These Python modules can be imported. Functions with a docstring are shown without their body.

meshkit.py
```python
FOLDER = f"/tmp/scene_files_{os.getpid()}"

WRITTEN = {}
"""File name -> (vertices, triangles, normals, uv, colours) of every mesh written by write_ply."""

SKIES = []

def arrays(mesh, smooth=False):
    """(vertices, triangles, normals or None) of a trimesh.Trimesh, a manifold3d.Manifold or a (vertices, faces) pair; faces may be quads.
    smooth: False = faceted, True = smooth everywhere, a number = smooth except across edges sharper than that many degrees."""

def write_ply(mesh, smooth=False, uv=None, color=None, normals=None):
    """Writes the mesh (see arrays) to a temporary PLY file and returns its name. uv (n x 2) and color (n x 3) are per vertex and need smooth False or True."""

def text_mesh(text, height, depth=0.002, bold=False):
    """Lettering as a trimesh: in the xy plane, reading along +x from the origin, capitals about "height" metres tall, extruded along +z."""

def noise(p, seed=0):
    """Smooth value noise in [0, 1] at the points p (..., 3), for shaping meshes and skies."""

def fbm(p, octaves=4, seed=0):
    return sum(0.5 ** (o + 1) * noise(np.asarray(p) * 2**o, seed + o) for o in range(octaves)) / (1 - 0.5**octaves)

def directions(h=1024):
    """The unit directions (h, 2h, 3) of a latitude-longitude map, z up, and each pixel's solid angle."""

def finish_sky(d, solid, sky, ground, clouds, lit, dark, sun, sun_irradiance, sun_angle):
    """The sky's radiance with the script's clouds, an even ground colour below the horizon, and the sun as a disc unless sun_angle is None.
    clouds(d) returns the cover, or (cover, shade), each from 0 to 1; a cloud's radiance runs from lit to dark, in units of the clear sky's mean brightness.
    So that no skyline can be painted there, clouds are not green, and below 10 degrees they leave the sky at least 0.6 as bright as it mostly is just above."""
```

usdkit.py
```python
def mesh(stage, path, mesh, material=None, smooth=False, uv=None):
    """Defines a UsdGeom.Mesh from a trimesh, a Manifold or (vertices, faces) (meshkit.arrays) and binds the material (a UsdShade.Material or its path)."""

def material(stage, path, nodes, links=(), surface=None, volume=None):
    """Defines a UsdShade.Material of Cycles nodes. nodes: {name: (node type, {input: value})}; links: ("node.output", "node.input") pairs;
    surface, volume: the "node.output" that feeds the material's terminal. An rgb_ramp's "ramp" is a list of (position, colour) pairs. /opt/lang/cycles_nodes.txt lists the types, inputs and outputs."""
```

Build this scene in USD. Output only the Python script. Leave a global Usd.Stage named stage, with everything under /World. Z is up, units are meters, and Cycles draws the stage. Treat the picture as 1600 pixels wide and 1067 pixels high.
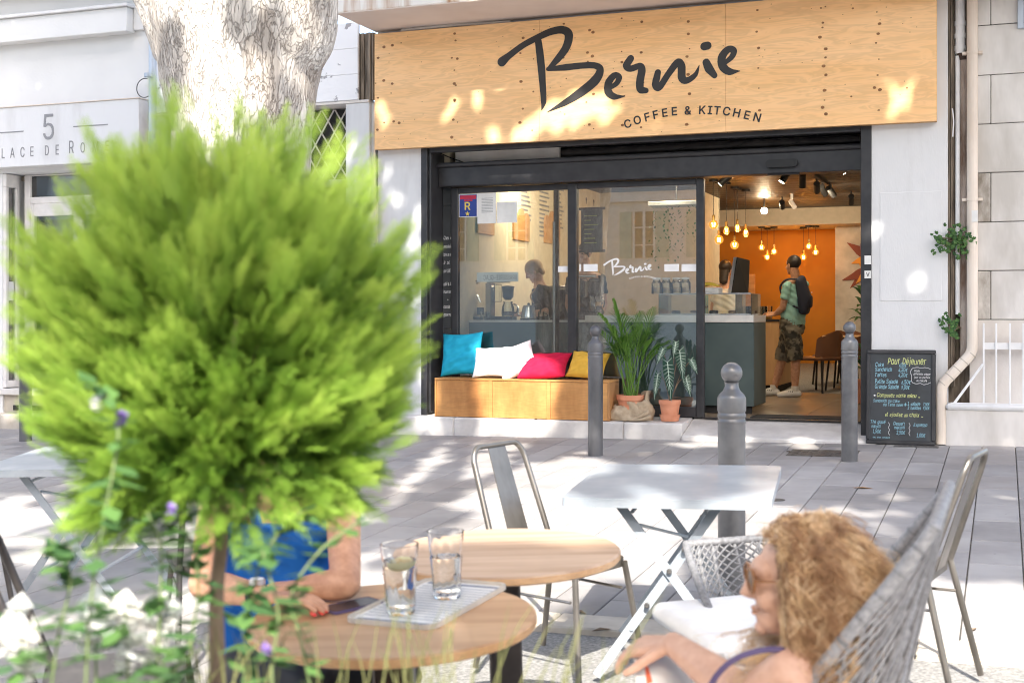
import math, random
import numpy as np
import trimesh
import manifold3d as m3
from manifold3d import Manifold
from shapely.geometry import Polygon, Point, LineString, box as sbox
from shapely.ops import unary_union
import usdkit, meshkit
from pxr import Usd, UsdGeom, UsdLux, UsdShade, Gf, Sdf, Vt

stage = Usd.Stage.CreateInMemory()
UsdGeom.Xform.Define(stage, '/World')
UsdGeom.Scope.Define(stage, '/World/Looks')
rnd = random.Random(7)
nr = np.random.default_rng(7)
V = lambda *a: np.array(a, float)

# ------------------------------------------------------------------ camera, sky, sun, exposure
YAW = math.atan(768 / 2036)
CAM = V(0, -12.56, .95)
cam = UsdGeom.Camera.Define(stage, '/World/camera')
cam.CreateHorizontalApertureAttr(36.0)
cam.CreateFocalLengthAttr(36.0 * 2036 / 1600)
cam.CreateVerticalApertureOffsetAttr(-36.0 * 33.5 / 1600)
cam.CreateFStopAttr(4.7)
cam.CreateFocusDistanceAttr(11.0)
cam.CreateExposureAttr(1.74)
xf = cam.AddTransformOp()
cR, cF = V(math.cos(YAW), math.sin(YAW), 0), V(-math.sin(YAW), math.cos(YAW), 0)
xf.Set(Gf.Matrix4d(*cR, 0, 0, 0, 1, 0, *(-cF), 0, *CAM, 1))

SUN = V(.27, -.777, .703); SUN /= np.linalg.norm(SUN)
ELEV, ROT = math.asin(SUN[2]), math.atan2(SUN[0], SUN[1])
sky = UsdLux.DomeLight.Define(stage, '/World/sky')
sky.GetPrim().SetCustomDataByKey('kind', 'structure')
sky.GetPrim().SetCustomDataByKey('label', 'bright blue daytime sky above the street')
skym = usdkit.material(stage, '/World/Looks/sky_material', {
    's': ('sky_texture', {'sky_type': 'single_scattering', 'sun_disc': False, 'sun_elevation': ELEV, 'sun_rotation': ROT, 'air_density': 1.0, 'aerosol_density': 3.0, 'ozone_density': .6}),
    'b': ('background_shader', {'strength': .15})}, [('s.color', 'b.color')], surface='b.background')
UsdShade.MaterialBindingAPI.Apply(sky.GetPrim()).Bind(skym)
sun = UsdLux.DistantLight.Define(stage, '/World/sun')
sun.CreateNormalizeAttr(True); sun.CreateIntensityAttr(.95); sun.CreateAngleAttr(.53)
sun.CreateColorAttr(Gf.Vec3f(1.0, .95, .86))
zax = SUN; xax = np.cross(V(0, 0, 1), zax); xax /= np.linalg.norm(xax); yax = np.cross(zax, xax)
sun.AddTransformOp().Set(Gf.Matrix4d(*xax, 0, *yax, 0, *zax, 0, 0, 0, 12, 1))

# ------------------------------------------------------------------ helpers: measuring
def ray(x, y): return cF + (x - 800) / 2036 * cR + V(0, 0, (500 - y) / 2036)
def onY(x, y, Y): r = ray(x, y); return CAM + r * (Y - CAM[1]) / r[1]
def onZ(x, y, Z): r = ray(x, y); return CAM + r * (Z - CAM[2]) / r[2]
def onX(x, y, X): r = ray(x, y); return CAM + r * (X - CAM[0]) / r[0]
def atd(x, y, d): return CAM + ray(x, y) * d
GA, GB, GC = -.128, .0135, .04                        # the pavement climbs to the shop and a little to the right
def gz(X, Y): return GA + GB * X + GC * Y
def ong(x, y, h=0):
    r = ray(x, y); return CAM + r * ((CAM[2] - GA - h - GC * CAM[1]) / (GB * r[0] + GC * r[1] - r[2]))
GN = V(-GB, -GC, 1); GN /= np.linalg.norm(GN)

# ------------------------------------------------------------------ helpers: prims
used = {}
def numbered(parent, name):
    k = used.get((parent, name), -1) + 1; used[(parent, name)] = k
    return f'{parent}/{name}' if k == 0 else f'{parent}/{name}_{k:03d}'
def tag(path, label=None, cat=None, group=None, kind=None):
    p = stage.GetPrimAtPath(path)
    for k, v in (('label', label), ('category', cat), ('group', group), ('kind', kind)):
        if v: p.SetCustomDataByKey(k, v)
    return path
def fix(m):
    if isinstance(m, Manifold):
        q = m.to_mesh(); return trimesh.Trimesh(q.vert_properties[:, :3], q.tri_verts, process=False)
    if isinstance(m, (list, tuple)) and not (len(m) == 2 and isinstance(m[0], np.ndarray)):
        return trimesh.util.concatenate([fix(a) for a in m])
    if isinstance(m, tuple): return trimesh.Trimesh(m[0], m[1], process=False)
    return m
def add(name, mesh, mat, parent='/World', smooth=False, label=None, cat=None, group=None, kind=None, prim=None):
    path = numbered(parent, name)
    usdkit.mesh(stage, path, fix(mesh), MAT[mat] if isinstance(mat, str) else mat, smooth)
    if prim is not None:
        UsdGeom.PrimvarsAPI(stage.GetPrimAtPath(path)).CreatePrimvar('tint', Sdf.ValueTypeNames.FloatArray, 'vertex').Set(Vt.FloatArray.FromNumpy(np.asarray(prim, np.float32)))
    tag(path, label, cat, group, kind)
    return path
def thing(name, label, cat, mtx=None, group=None, kind=None):
    path = numbered('/World', name)
    x = UsdGeom.Xform.Define(stage, path)
    if mtx is not None: x.AddTransformOp().Set(Gf.Matrix4d(*np.asarray(mtx).T.ravel().tolist()))
    tag(path, label, cat, group, kind)
    return path
def copy(src, name, label, cat, mtx, group=None):
    path = thing(name, label, cat, mtx, group)
    p = stage.GetPrimAtPath(path); p.GetReferences().AddInternalReference(src); p.SetInstanceable(True)
    return path
def sub(name, parent):                                   # a part that has parts of its own and no mesh
    path = numbered(parent, name); UsdGeom.Xform.Define(stage, path); return path
def T(x=0, y=0, z=0, yaw=0):
    c, s = math.cos(yaw), math.sin(yaw)
    return np.array([[c, -s, 0, x], [s, c, 0, y], [0, 0, 1, z], [0, 0, 0, 1.]])
def gframe(X, Y, yaw=0, dz=0):                           # stands on the sloping pavement, square to it
    u = V(math.cos(yaw), math.sin(yaw), 0); u -= GN * (u @ GN); u /= np.linalg.norm(u); v = np.cross(GN, u)
    m = np.eye(4); m[:3, 0], m[:3, 1], m[:3, 2], m[:3, 3] = u, v, GN, (X, Y, gz(X, Y) + dz)
    return m

# ------------------------------------------------------------------ helpers: shapes
def hullpts(p): return trimesh.convex.convex_hull(np.asarray(p, float))
def bx(x0, x1, y0, y1, z0, z1, b=0.0):
    x0, x1 = sorted((x0, x1)); y0, y1 = sorted((y0, y1)); z0, z1 = sorted((z0, z1))
    if b <= 0:
        return trimesh.creation.box(bounds=[[x0, y0, z0], [x1, y1, z1]])
    b = min(b, .45 * min(x1 - x0, y1 - y0, z1 - z0)); p = []
    for sx, X in ((1, x0), (-1, x1)):
        for sy, Y in ((1, y0), (-1, y1)):
            for sz, Z in ((1, z0), (-1, z1)):
                p += [(X + sx * b, Y + sy * b, Z), (X + sx * b, Y, Z + sz * b), (X, Y + sy * b, Z + sz * b)]
    return hullpts(p)
def tube(pts, r, n=8, closed=False, caps=True):
    P = np.asarray(pts, float); m = len(P); rr = np.broadcast_to(np.asarray(r, float), (m,))
    d = np.gradient(P, axis=0) if not closed else np.roll(P, -1, 0) - np.roll(P, 1, 0)
    d /= np.maximum(np.linalg.norm(d, axis=1, keepdims=True), 1e-9)
    a = np.cross(d[0], V(0, 0, 1) if abs(d[0][2]) < .9 else V(1, 0, 0)); a /= np.linalg.norm(a)
    ang = np.arange(n) * 2 * math.pi / n; vs = []
    for i in range(m):
        a = a - d[i] * (a @ d[i]); a /= max(np.linalg.norm(a), 1e-9); b = np.cross(d[i], a)
        vs.append(P[i] + rr[i] * (np.cos(ang)[:, None] * a + np.sin(ang)[:, None] * b))
    v = np.vstack(vs); f = []
    for i in range(m if closed else m - 1):
        j = (i + 1) % m
        for k in range(n):
            l = (k + 1) % n; f += [(i * n + k, i * n + l, j * n + l), (i * n + k, j * n + l, j * n + k)]
    if caps and not closed:
        for c0, rev in ((0, True), ((m - 1) * n, False)):
            for k in range(1, n - 1): f.append((c0, c0 + k + 1, c0 + k) if rev else (c0, c0 + k, c0 + k + 1))
    return trimesh.Trimesh(v, f, process=False)
def lathe(prof, n=24, c=(0, 0, 0)):
    prof = np.asarray(prof, float); ang = np.arange(n) * 2 * math.pi / n; m = len(prof)
    v = np.array([(r * math.cos(t), r * math.sin(t), z) for r, z in prof for t in ang]) + np.asarray(c); f = []
    for i in range(m - 1):
        for k in range(n):
            l = (k + 1) % n; f += [(i * n + k, i * n + l, (i + 1) * n + l), (i * n + k, (i + 1) * n + l, (i + 1) * n + k)]
    return trimesh.Trimesh(v, f, process=False)
def bend(pts, r=.05, n=6):                                # rounds the corners of a polyline
    P = [np.asarray(p, float) for p in pts]; out = [P[0]]
    for a, b, c in zip(P[:-2], P[1:-1], P[2:]):
        u, w = a - b, c - b; lu, lw = np.linalg.norm(u), np.linalg.norm(w); k = min(r, .45 * lu, .45 * lw)
        s, e = b + u / lu * k, b + w / lw * k
        out += [(1 - t) ** 2 * s + 2 * t * (1 - t) * b + t * t * e for t in np.linspace(0, 1, n)]
    return np.array(out + [P[-1]])
def spl(pts, n=40):                                       # Catmull-Rom through the points
    P = np.asarray(pts, float); P = np.vstack([2 * P[0] - P[1], P, 2 * P[-1] - P[-2]]); out = []
    for t in np.linspace(0, len(P) - 3 - 1e-9, n):
        i = int(t); u = t - i; a, b, c, d = P[i:i + 4]
        out.append(.5 * (2 * b + (c - a) * u + (2 * a - 5 * b + 4 * c - d) * u * u + (3 * b - a - 3 * c + d) * u ** 3))
    return np.array(out)
def ext(poly, depth):                                     # polygon(s) in xy, extruded along +z
    g = [x for x in getattr(poly, 'geoms', [poly]) if x.area > 1e-9]
    return trimesh.util.concatenate([trimesh.creation.extrude_polygon(x, depth, engine='earcut') for x in g])
def mv(m, M): m = fix(m).copy(); m.apply_transform(M); return m
def frame(o, x, y):                                       # xy drawing -> world: origin, x axis, y axis
    x, y = V(*x), V(*y); M = np.eye(4); M[:3, 0], M[:3, 1], M[:3, 2], M[:3, 3] = x, y, np.cross(x, y), o; return M
FRONT = lambda X, Y, Z: frame((X, Y, Z), (1, 0, 0), (0, 0, 1))     # drawing upright, facing the street
def rbox2(w, h, r): return sbox(-w / 2 + r, -h / 2 + r, w / 2 - r, h / 2 - r).buffer(r, quad_segs=5)
def brush(pts, ws, n=60):                                 # a pen stroke of changing width
    P = spl(pts, n); W = np.interp(np.linspace(0, 1, n), np.linspace(0, 1, len(ws)), ws)
    return unary_union([Point(*P[i]).buffer(W[i] / 2, quad_segs=6).union(Point(*P[i + 1]).buffer(W[i + 1] / 2, quad_segs=6)).convex_hull for i in range(n - 1)])
def text(s, h, depth=.002, squash=1.0, shear=0.0, center=False, bold=False):
    m = meshkit.text_mesh(s, h, depth, bold); M = np.eye(4); M[0, 0] = squash; M[0, 1] = shear; m.apply_transform(M)
    if center: m.apply_translation([-m.bounds[:, 0].mean(), 0, 0])
    return m
def handw(s, h, depth=.0015, seed=0, squash=.82):         # chalk handwriting: uneven, leaning letters
    q = random.Random(seed); x, out = 0., []
    for ch in s:
        if ch == ' ': x += h * .45; continue
        m = meshkit.text_mesh(ch, h * q.uniform(.9, 1.12), depth); M = np.eye(4); M[0, 0] = squash; M[0, 1] = q.uniform(.08, .25)
        m.apply_transform(M); m.apply_translation([x - m.bounds[0, 0], q.uniform(-.06, .06) * h, 0]); out.append(m); x = m.bounds[1, 0] + h * .07
    return trimesh.util.concatenate(out)

# ------------------------------------------------------------------ materials
MAT = {}
def noisy(name, c1, c2, scale=6., rough=.6, metal=0., stretch=(1, 1, 1), lo=.35, hi=.65, bump=0., bscale=40., detail=5., coord='object', spec=.5, extra=None, sss=0):
    n = {'tc': ('texture_coordinate', {}), 'mp': ('mapping', {'scale': stretch}),
         'n': ('noise_texture', {'scale': float(scale), 'detail': float(detail), 'roughness': .6}),
         'r': ('rgb_ramp', {'ramp': [(lo, c1), (hi, c2)]}),
         'p': ('principled_bsdf', {'roughness': float(rough), 'metallic': float(metal), 'specular_ior_level': float(spec)})}
    l = [(f'tc.{coord}', 'mp.vector'), ('mp.vector', 'n.vector'), ('n.fac', 'r.fac'), ('r.color', 'p.base_color')]
    if bump:
        n['n2'] = ('noise_texture', {'scale': float(bscale), 'detail': 4.}); n['b'] = ('bump', {'strength': float(bump), 'distance': .01})
        l += [('mp.vector', 'n2.vector'), ('n2.fac', 'b.height'), ('b.normal', 'p.normal')]
    if extra: extra(n, l)
    MAT[name] = usdkit.material(stage, f'/World/Looks/{name}', n, l, surface='p.BSDF')
def plain(name, c, rough=.5, metal=0., spec=.5, **kw):
    k = [x * .88 for x in c]; noisy(name, k, c, 9., rough, metal, spec=spec, **kw)
def emit(name, c, s):
    MAT[name] = usdkit.material(stage, f'/World/Looks/{name}', {'e': ('emission', {'color': c, 'strength': float(s)})}, surface='e.emission')
def leafmat(name, c1, c2, scale=9., trans=.35, rough=.5, mid=None):
    MAT[name] = usdkit.material(stage, f'/World/Looks/{name}', {
        'a': ('attribute', {'attribute': 'tint'}), 'r': ('rgb_ramp', {'ramp': [(0., c1)] + ([(.45, mid)] if mid else []) + [(1., c2)]}),
        'p': ('principled_bsdf', {'roughness': rough, 'specular_ior_level': .3}), 't': ('translucent_bsdf', {}), 'm': ('mix_closure', {'fac': trans})},
        [('a.fac', 'r.fac'), ('r.color', 'p.base_color'), ('r.color', 't.color'), ('p.BSDF', 'm.closure1'), ('t.BSDF', 'm.closure2')], surface='m.closure')

noisy('white_plaster', (.56, .555, .55), (.66, .66, .66), 2.2, .75, bump=.15, bscale=60, stretch=(1.4, 1, .35), lo=.28, hi=.5, detail=9)
noisy('side_plaster', (.64, .64, .635), (.70, .70, .69), .8, .8, bump=.15, bscale=30)
noisy('dirty_plaster', (.55, .5, .45), (.74, .7, .66), 1.6, .8, bump=.3, bscale=25, stretch=(1, 1, .5))
noisy('soffit_plaster', (.64, .55, .5), (.72, .64, .59), 1.2, .8, bump=.2)
noisy('rusty_edge', (.42, .22, .1), (.8, .77, .72), 2.5, .8, stretch=(2, 2, .25), lo=.33, hi=.52, bump=.3)
noisy('peeling_paint', (.34, .33, .34), (.82, .82, .83), 4.5, .75, stretch=(1, 1, 1.3), lo=.385, hi=.41, bump=.35, bscale=12)
noisy('old_timber', (.07, .055, .04), (.3, .24, .18), 6, .8, stretch=(4, 4, .4), bump=.5)
noisy('concrete_step', (.48, .45, .43), (.66, .63, .6), 3., .8, bump=.2, bscale=50)
def stains(n, l):                                          # gum spots and darker dirt patches
    n['v'] = ('voronoi_texture', {'scale': 7.0, 'randomness': 1.0}); n['vr'] = ('rgb_ramp', {'ramp': [(0., (.62, .6, .58)), (.035, (.66, .64, .62)), (.05, (1, 1, 1)), (1., (1, 1, 1))]})
    n['d'] = ('noise_texture', {'scale': .9, 'detail': 6.}); n['dr'] = ('rgb_ramp', {'ramp': [(.35, (.8, .78, .76)), (.6, (1.05, 1.04, 1.03))]}); n['m1'] = ('mix_color', {'blend_type': 'multiply', 'fac': 1.0}); n['m2'] = ('mix_color', {'blend_type': 'multiply', 'fac': 1.0})
    l[:] = [x for x in l if x[1] != 'p.base_color'] + [('tc.object', 'v.vector'), ('v.distance', 'vr.fac'), ('tc.object', 'd.vector'), ('d.fac', 'dr.fac'), ('r.color', 'm1.a'), ('vr.color', 'm1.b'), ('m1.result', 'm2.a'), ('dr.color', 'm2.b'), ('m2.result', 'p.base_color')]
for i, (a, b) in enumerate((((.27, .26, .258), (.37, .355, .35)), ((.32, .308, .302), (.405, .39, .382)), ((.23, .22, .217), (.33, .315, .31)), ((.30, .28, .268), (.375, .352, .34)))):
    noisy(f'paver_{"abcd"[i]}', a, b, 2.6, .8, bump=.3, bscale=120, detail=12, lo=.3, hi=.7, extra=stains)
noisy('joint_sand', (.06, .055, .05), (.15, .14, .12), 30, .95)
noisy('asphalt', (.16, .155, .15), (.34, .33, .31), 60, .95, bump=.7, bscale=140, detail=8)
noisy('curb_stone', (.4, .35, .29), (.52, .47, .4), 5, .8, bump=.3)
noisy('iron_cover', (.07, .065, .06), (.16, .15, .14), 20, .6, .5, bump=.4)
noisy('limestone', (.48, .45, .41), (.76, .73, .70), 1.7, .8, bump=.2, bscale=30, stretch=(1, 1, .35))
noisy('stained_stone', (.2, .17, .13), (.64, .6, .55), 5., .85, bump=.35, lo=.3, hi=.6, stretch=(1, 1, .4))
noisy('cream_pipe', (.62, .52, .43), (.74, .66, .57), 4, .45, stretch=(1, 1, .3))
noisy('white_pipe', (.7, .7, .7), (.82, .82, .82), 4, .4)
noisy('rusty_pipe', (.12, .06, .03), (.5, .42, .36), 6, .7, stretch=(1, 1, .3), bump=.4)
noisy('zinc_pipe', (.36, .41, .47), (.5, .55, .62), 4, .4, .4, stretch=(1, 1, .3))
noisy('bollard_paint', (.085, .085, .09), (.14, .14, .15), 5, .38, .35, bump=.06, stretch=(1, 1, .5))
noisy('bollard_worn', (.11, .11, .115), (.18, .18, .185), 5, .36, .4, bump=.06)
noisy('black_frame', (.016, .016, .018), (.032, .031, .033), 7, .38, bump=.05)
noisy('black_board', (.028, .032, .035), (.055, .06, .065), 3, .7)
noisy('dark_void', (.012, .011, .011), (.03, .028, .026), 5, .8)
def grain(n, l):
    n['w'] = ('noise_texture', {'scale': 2.0, 'detail': 3.0, 'distortion': 1.4}); n['mp2'] = ('mapping', {'scale': (1.0, 1.0, 7.0)}); n['wv'] = ('math', {'math_type': 'multiply', 'value2': 26.0})
    n['sn'] = ('math', {'math_type': 'sine'}); n['mr'] = ('map_range', {'from_min': -1., 'from_max': 1., 'to_min': .9, 'to_max': 1.03}); n['mx'] = ('mix_color', {'blend_type': 'multiply', 'fac': 1.0})
    l[:] = [x for x in l if x[1] != 'p.base_color'] + [('tc.object', 'mp2.vector'), ('mp2.vector', 'w.vector'), ('w.fac', 'wv.value1'), ('wv.value', 'sn.value1'), ('sn.value', 'mr.value'), ('r.color', 'mx.a'), ('mr.result', 'mx.b'), ('mx.result', 'p.base_color')]
noisy('plywood', (.89, .53, .24), (.93, .59, .30), 1.1, .5, stretch=(.6, 1, 4), extra=grain, spec=.35)
noisy('plywood_edge', (.45, .24, .09), (.66, .4, .18), 30, .6, stretch=(1, 1, 6))
noisy('wood_knot', (.2, .085, .03), (.3, .13, .045), 30, .6)
noisy('sign_black', (.02, .018, .017), (.03, .027, .026), 4, .45)
noisy('bench_wood', (.36, .15, .04), (.58, .29, .095), 2.2, .5, stretch=(1.5, 1, .5), extra=grain)
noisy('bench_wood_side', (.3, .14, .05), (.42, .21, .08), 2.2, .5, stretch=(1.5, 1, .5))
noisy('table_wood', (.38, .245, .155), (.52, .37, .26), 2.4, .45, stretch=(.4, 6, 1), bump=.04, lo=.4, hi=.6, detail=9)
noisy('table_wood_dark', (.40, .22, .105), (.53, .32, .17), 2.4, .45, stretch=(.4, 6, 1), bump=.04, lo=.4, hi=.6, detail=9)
noisy('white_metal', (.27, .31, .35), (.36, .39, .42), 6, .35)
noisy('raw_steel', (.13, .118, .104), (.24, .22, .2), 5, .34, .8, stretch=(1, 1, .4))
noisy('dark_steel', (.05, .045, .045), (.1, .09, .085), 5, .35, .7)
noisy('grey_rope', (.2, .2, .21), (.34, .34, .35), 90, .5, bump=.3, bscale=300)
noisy('chair_rope', (.12, .12, .125), (.22, .22, .23), 90, .5, bump=.3, bscale=300); noisy('dark_rope', (.13, .13, .14), (.24, .24, .25), 90, .5, bump=.3, bscale=300)
noisy('skin', (.5, .27, .18), (.64, .385, .27), 34, .45, spec=.35, bump=.12, bscale=420)
noisy('skin_tan', (.44, .22, .13), (.58, .32, .2), 30, .45, spec=.35, bump=.12, bscale=420)
noisy('skin_front', (.49, .29, .205), (.57, .355, .26), 34, .48, spec=.35, bump=.15, bscale=420)  # skin of the curly haired woman in front
plain('red_nail', (.75, .06, .05), .25); plain('mint_cotton', (.36, .64, .56), .85, spec=.1); plain('navy_cloth', (.02, .024, .045), .75)
noisy('camouflage', (.035, .032, .024), (.17, .15, .11), 11, .85, lo=.44, hi=.54, detail=2)
plain('white_leather', (.74, .73, .7), .45); plain('black_cloth', (.025, .025, .028), .85); plain('white_cotton', (.74, .71, .66), .85); plain('blue_cotton', (.012, .1, .36), .8, spec=.15); plain('purple_cotton', (.1, .075, .16), .8)
noisy('floral_cotton', (.09, .07, .18), (.75, .73, .72), 32, .8, lo=.5, hi=.55, detail=1)
plain('dark_hair', (.025, .017, .013), .5); plain('fair_hair', (.42, .27, .15), .5); plain('lens_brown', (.09, .035, .012), .1); plain('tortoise', (.24, .1, .03), .25)
plain('turquoise_cloth', (.02, .36, .52), .8, spec=.15); plain('pink_cloth', (.8, .66, .68), .85, spec=.1); plain('red_cloth', (.5, .012, .05), .8, spec=.15); plain('yellow_cloth', (.65, .38, .055), .8, spec=.15); plain('white_cushion', (.8, .8, .8), .85)
noisy('terracotta', (.55, .21, .11), (.66, .3, .18), 7, .75); noisy('burlap', (.36, .27, .18), (.5, .4, .28), 14, .95, bump=.5, bscale=220); noisy('soil', (.04, .03, .02), (.1, .07, .05), 30, .95, bump=.5)
MAT['bark'] = usdkit.material(stage, '/World/Looks/bark', {'tc': ('texture_coordinate', {}), 'mp': ('mapping', {'scale': (1, 1, .26)}), 'w': ('noise_texture', {'scale': 9., 'detail': 6.}), 'ad': ('mix_color', {'blend_type': 'add', 'fac': .3}),
    'v': ('voronoi_texture', {'feature': 'distance_to_edge', 'scale': 24.}), 'v2': ('voronoi_texture', {'scale': 4.5}), 'vr': ('rgb_ramp', {'ramp': [(0., (.66, .63, .6)), (.03, (.86, .84, .83)), (.1, (1, 1, 1)), (1., (1, 1, 1))]}),
    'bw': ('rgb_to_bw', {}), 'pr': ('rgb_ramp', {'ramp': [(.15, (.47, .42, .375)), (.4, (.6, .55, .5)), (.75, (.72, .68, .63))]}), 'n': ('noise_texture', {'scale': 30., 'detail': 8.}), 'nr': ('map_range', {'from_min': .3, 'from_max': .7, 'to_min': .72, 'to_max': 1.08}), 'm': ('mix_color', {'blend_type': 'multiply', 'fac': 1.}), 'm2': ('mix_color', {'blend_type': 'multiply', 'fac': 1.}),
    'b': ('bump', {'strength': .9, 'distance': .03}), 'b2': ('bump', {'strength': .5, 'distance': .01}), 'p': ('principled_bsdf', {'roughness': .9, 'specular_ior_level': .2})},
    [('tc.object', 'mp.vector'), ('mp.vector', 'w.vector'), ('mp.vector', 'ad.a'), ('w.color', 'ad.b'), ('ad.result', 'v.vector'), ('ad.result', 'v2.vector'), ('v.distance', 'vr.fac'), ('v2.color', 'bw.color'), ('bw.val', 'pr.fac'), ('mp.vector', 'n.vector'), ('n.fac', 'nr.value'), ('pr.color', 'm.a'), ('vr.color', 'm.b'), ('m.result', 'm2.a'), ('nr.result', 'm2.b'), ('m2.result', 'p.base_color'), ('vr.color', 'b.height'), ('n.fac', 'b2.height'), ('b.normal', 'b2.normal'), ('b2.normal', 'p.normal')], surface='p.BSDF')
noisy('twig_bark', (.12, .08, .05), (.25, .18, .12), 12, .9)
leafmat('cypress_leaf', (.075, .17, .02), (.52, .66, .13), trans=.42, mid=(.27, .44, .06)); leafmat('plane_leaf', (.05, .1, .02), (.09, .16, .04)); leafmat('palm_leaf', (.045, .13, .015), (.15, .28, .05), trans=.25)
leafmat('vine_leaf', (.05, .12, .05), (.13, .25, .07)); leafmat('grass_blade', (.10, .11, .04), (.2, .2, .085), trans=.3); leafmat('white_petal', (.74, .72, .66), (.82, .82, .8), trans=.3); leafmat('violet_petal', (.2, .12, .4), (.35, .25, .55))
leafmat('alocasia_leaf', (.02, .055, .035), (.035, .08, .05), trans=.08, rough=.3); plain('alocasia_vein', (.5, .6, .48), .5)
noisy('counter_paint', (.05, .075, .075), (.075, .105, .1), 2, .5); plain('marble', (.72, .7, .66), .3); plain('cream_wall', (.74, .64, .47), .8); noisy('orange_wall', (.38, .145, .004), (.5, .205, .008), .8, .7); plain('beige_wall', (.5, .42, .32), .8)
noisy('ceiling_wood', (.014, .010, .007), (.034, .025, .016), 3, .5, stretch=(6, .5, 1)); noisy('floor_tile', (.19, .145, .10), (.27, .21, .15), 2.5, .35, bump=.05); noisy('concrete_wall', (.36, .34, .31), (.58, .55, .5), 2.5, .8)
plain('black_metal', (.02, .02, .02), .45, .3); plain('steel', (.6, .59, .57), .22, .95); plain('brass', (.5, .32, .1), .3, .8); noisy('oak', (.4, .22, .09), (.52, .31, .14), 3, .5, stretch=(4, 4, .5)); noisy('copper_wood', (.5, .26, .1), (.62, .36, .16), 3, .5, stretch=(1, 1, 5))
plain('paper', (.76, .75, .72), .7); plain('orange_print', (.8, .16, .07), .6); plain('ink', (.03, .03, .03), .6); plain('grey_ink', (.25, .25, .26), .6); plain('sign_blue', (.02, .05, .28), .4); plain('sign_red', (.55, .02, .06), .4); plain('sign_yellow', (.8, .62, .1), .4); plain('lemon', (.75, .68, .36), .4)
plain('chalk_white', (.78, .78, .78), .9); plain('chalk_blue', (.3, .58, .68), .9); plain('chalk_yellow', (.7, .75, .28), .9); plain('film_white', (.82, .82, .82), .5); plain('window_frame', (.74, .71, .68), .4); plain('dark_brown', (.06, .035, .025), .6); plain('leather_brown', (.16, .07, .035), .4)
plain('mural_red', (.22, .05, .03), .7); plain('mural_orange', (.7, .3, .04), .7); plain('mural_violet', (.18, .1, .14), .7)
plain('shutter_green', (.2, .34, .28), .6); noisy('far_plaster', (.5, .47, .42), (.58, .55, .5), 1, .85); plain('far_trim', (.62, .6, .56), .8); plain('banana', (.7, .5, .05), .5); plain('tray_print', (.1, .13, .2), .4); plain('silver_watch', (.65, .66, .68), .2, .9); plain('phone_black', (.015, .015, .02), .12)
def pane(name, tint=(1, 1, 1), refl=1.0, ior=1.5):
    n = {'f': ('fresnel', {'IOR': ior}), 's': ('math', {'math_type': 'multiply', 'value2': refl, 'use_clamp': True}), 't': ('transparent_bsdf', {'color': tint}), 'g': ('glossy_bsdf', {'color': (1, 1, 1), 'roughness': 0.0}), 'm': ('mix_closure', {})}
    MAT[name] = usdkit.material(stage, f'/World/Looks/{name}', n, [('f.fac', 's.value1'), ('s.value', 'm.fac'), ('t.BSDF', 'm.closure1'), ('g.BSDF', 'm.closure2')], surface='m.closure')
pane('pane_glass', (.93, .96, .95), 3.2); pane('case_glass', (.95, .97, .96), 1.3)
MAT['drink_glass'] = usdkit.material(stage, '/World/Looks/drink_glass', {'p': ('principled_bsdf', {'base_color': (1, 1, 1), 'roughness': 0.0, 'transmission_weight': 1.0, 'ior': 1.45})}, surface='p.BSDF')
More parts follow.
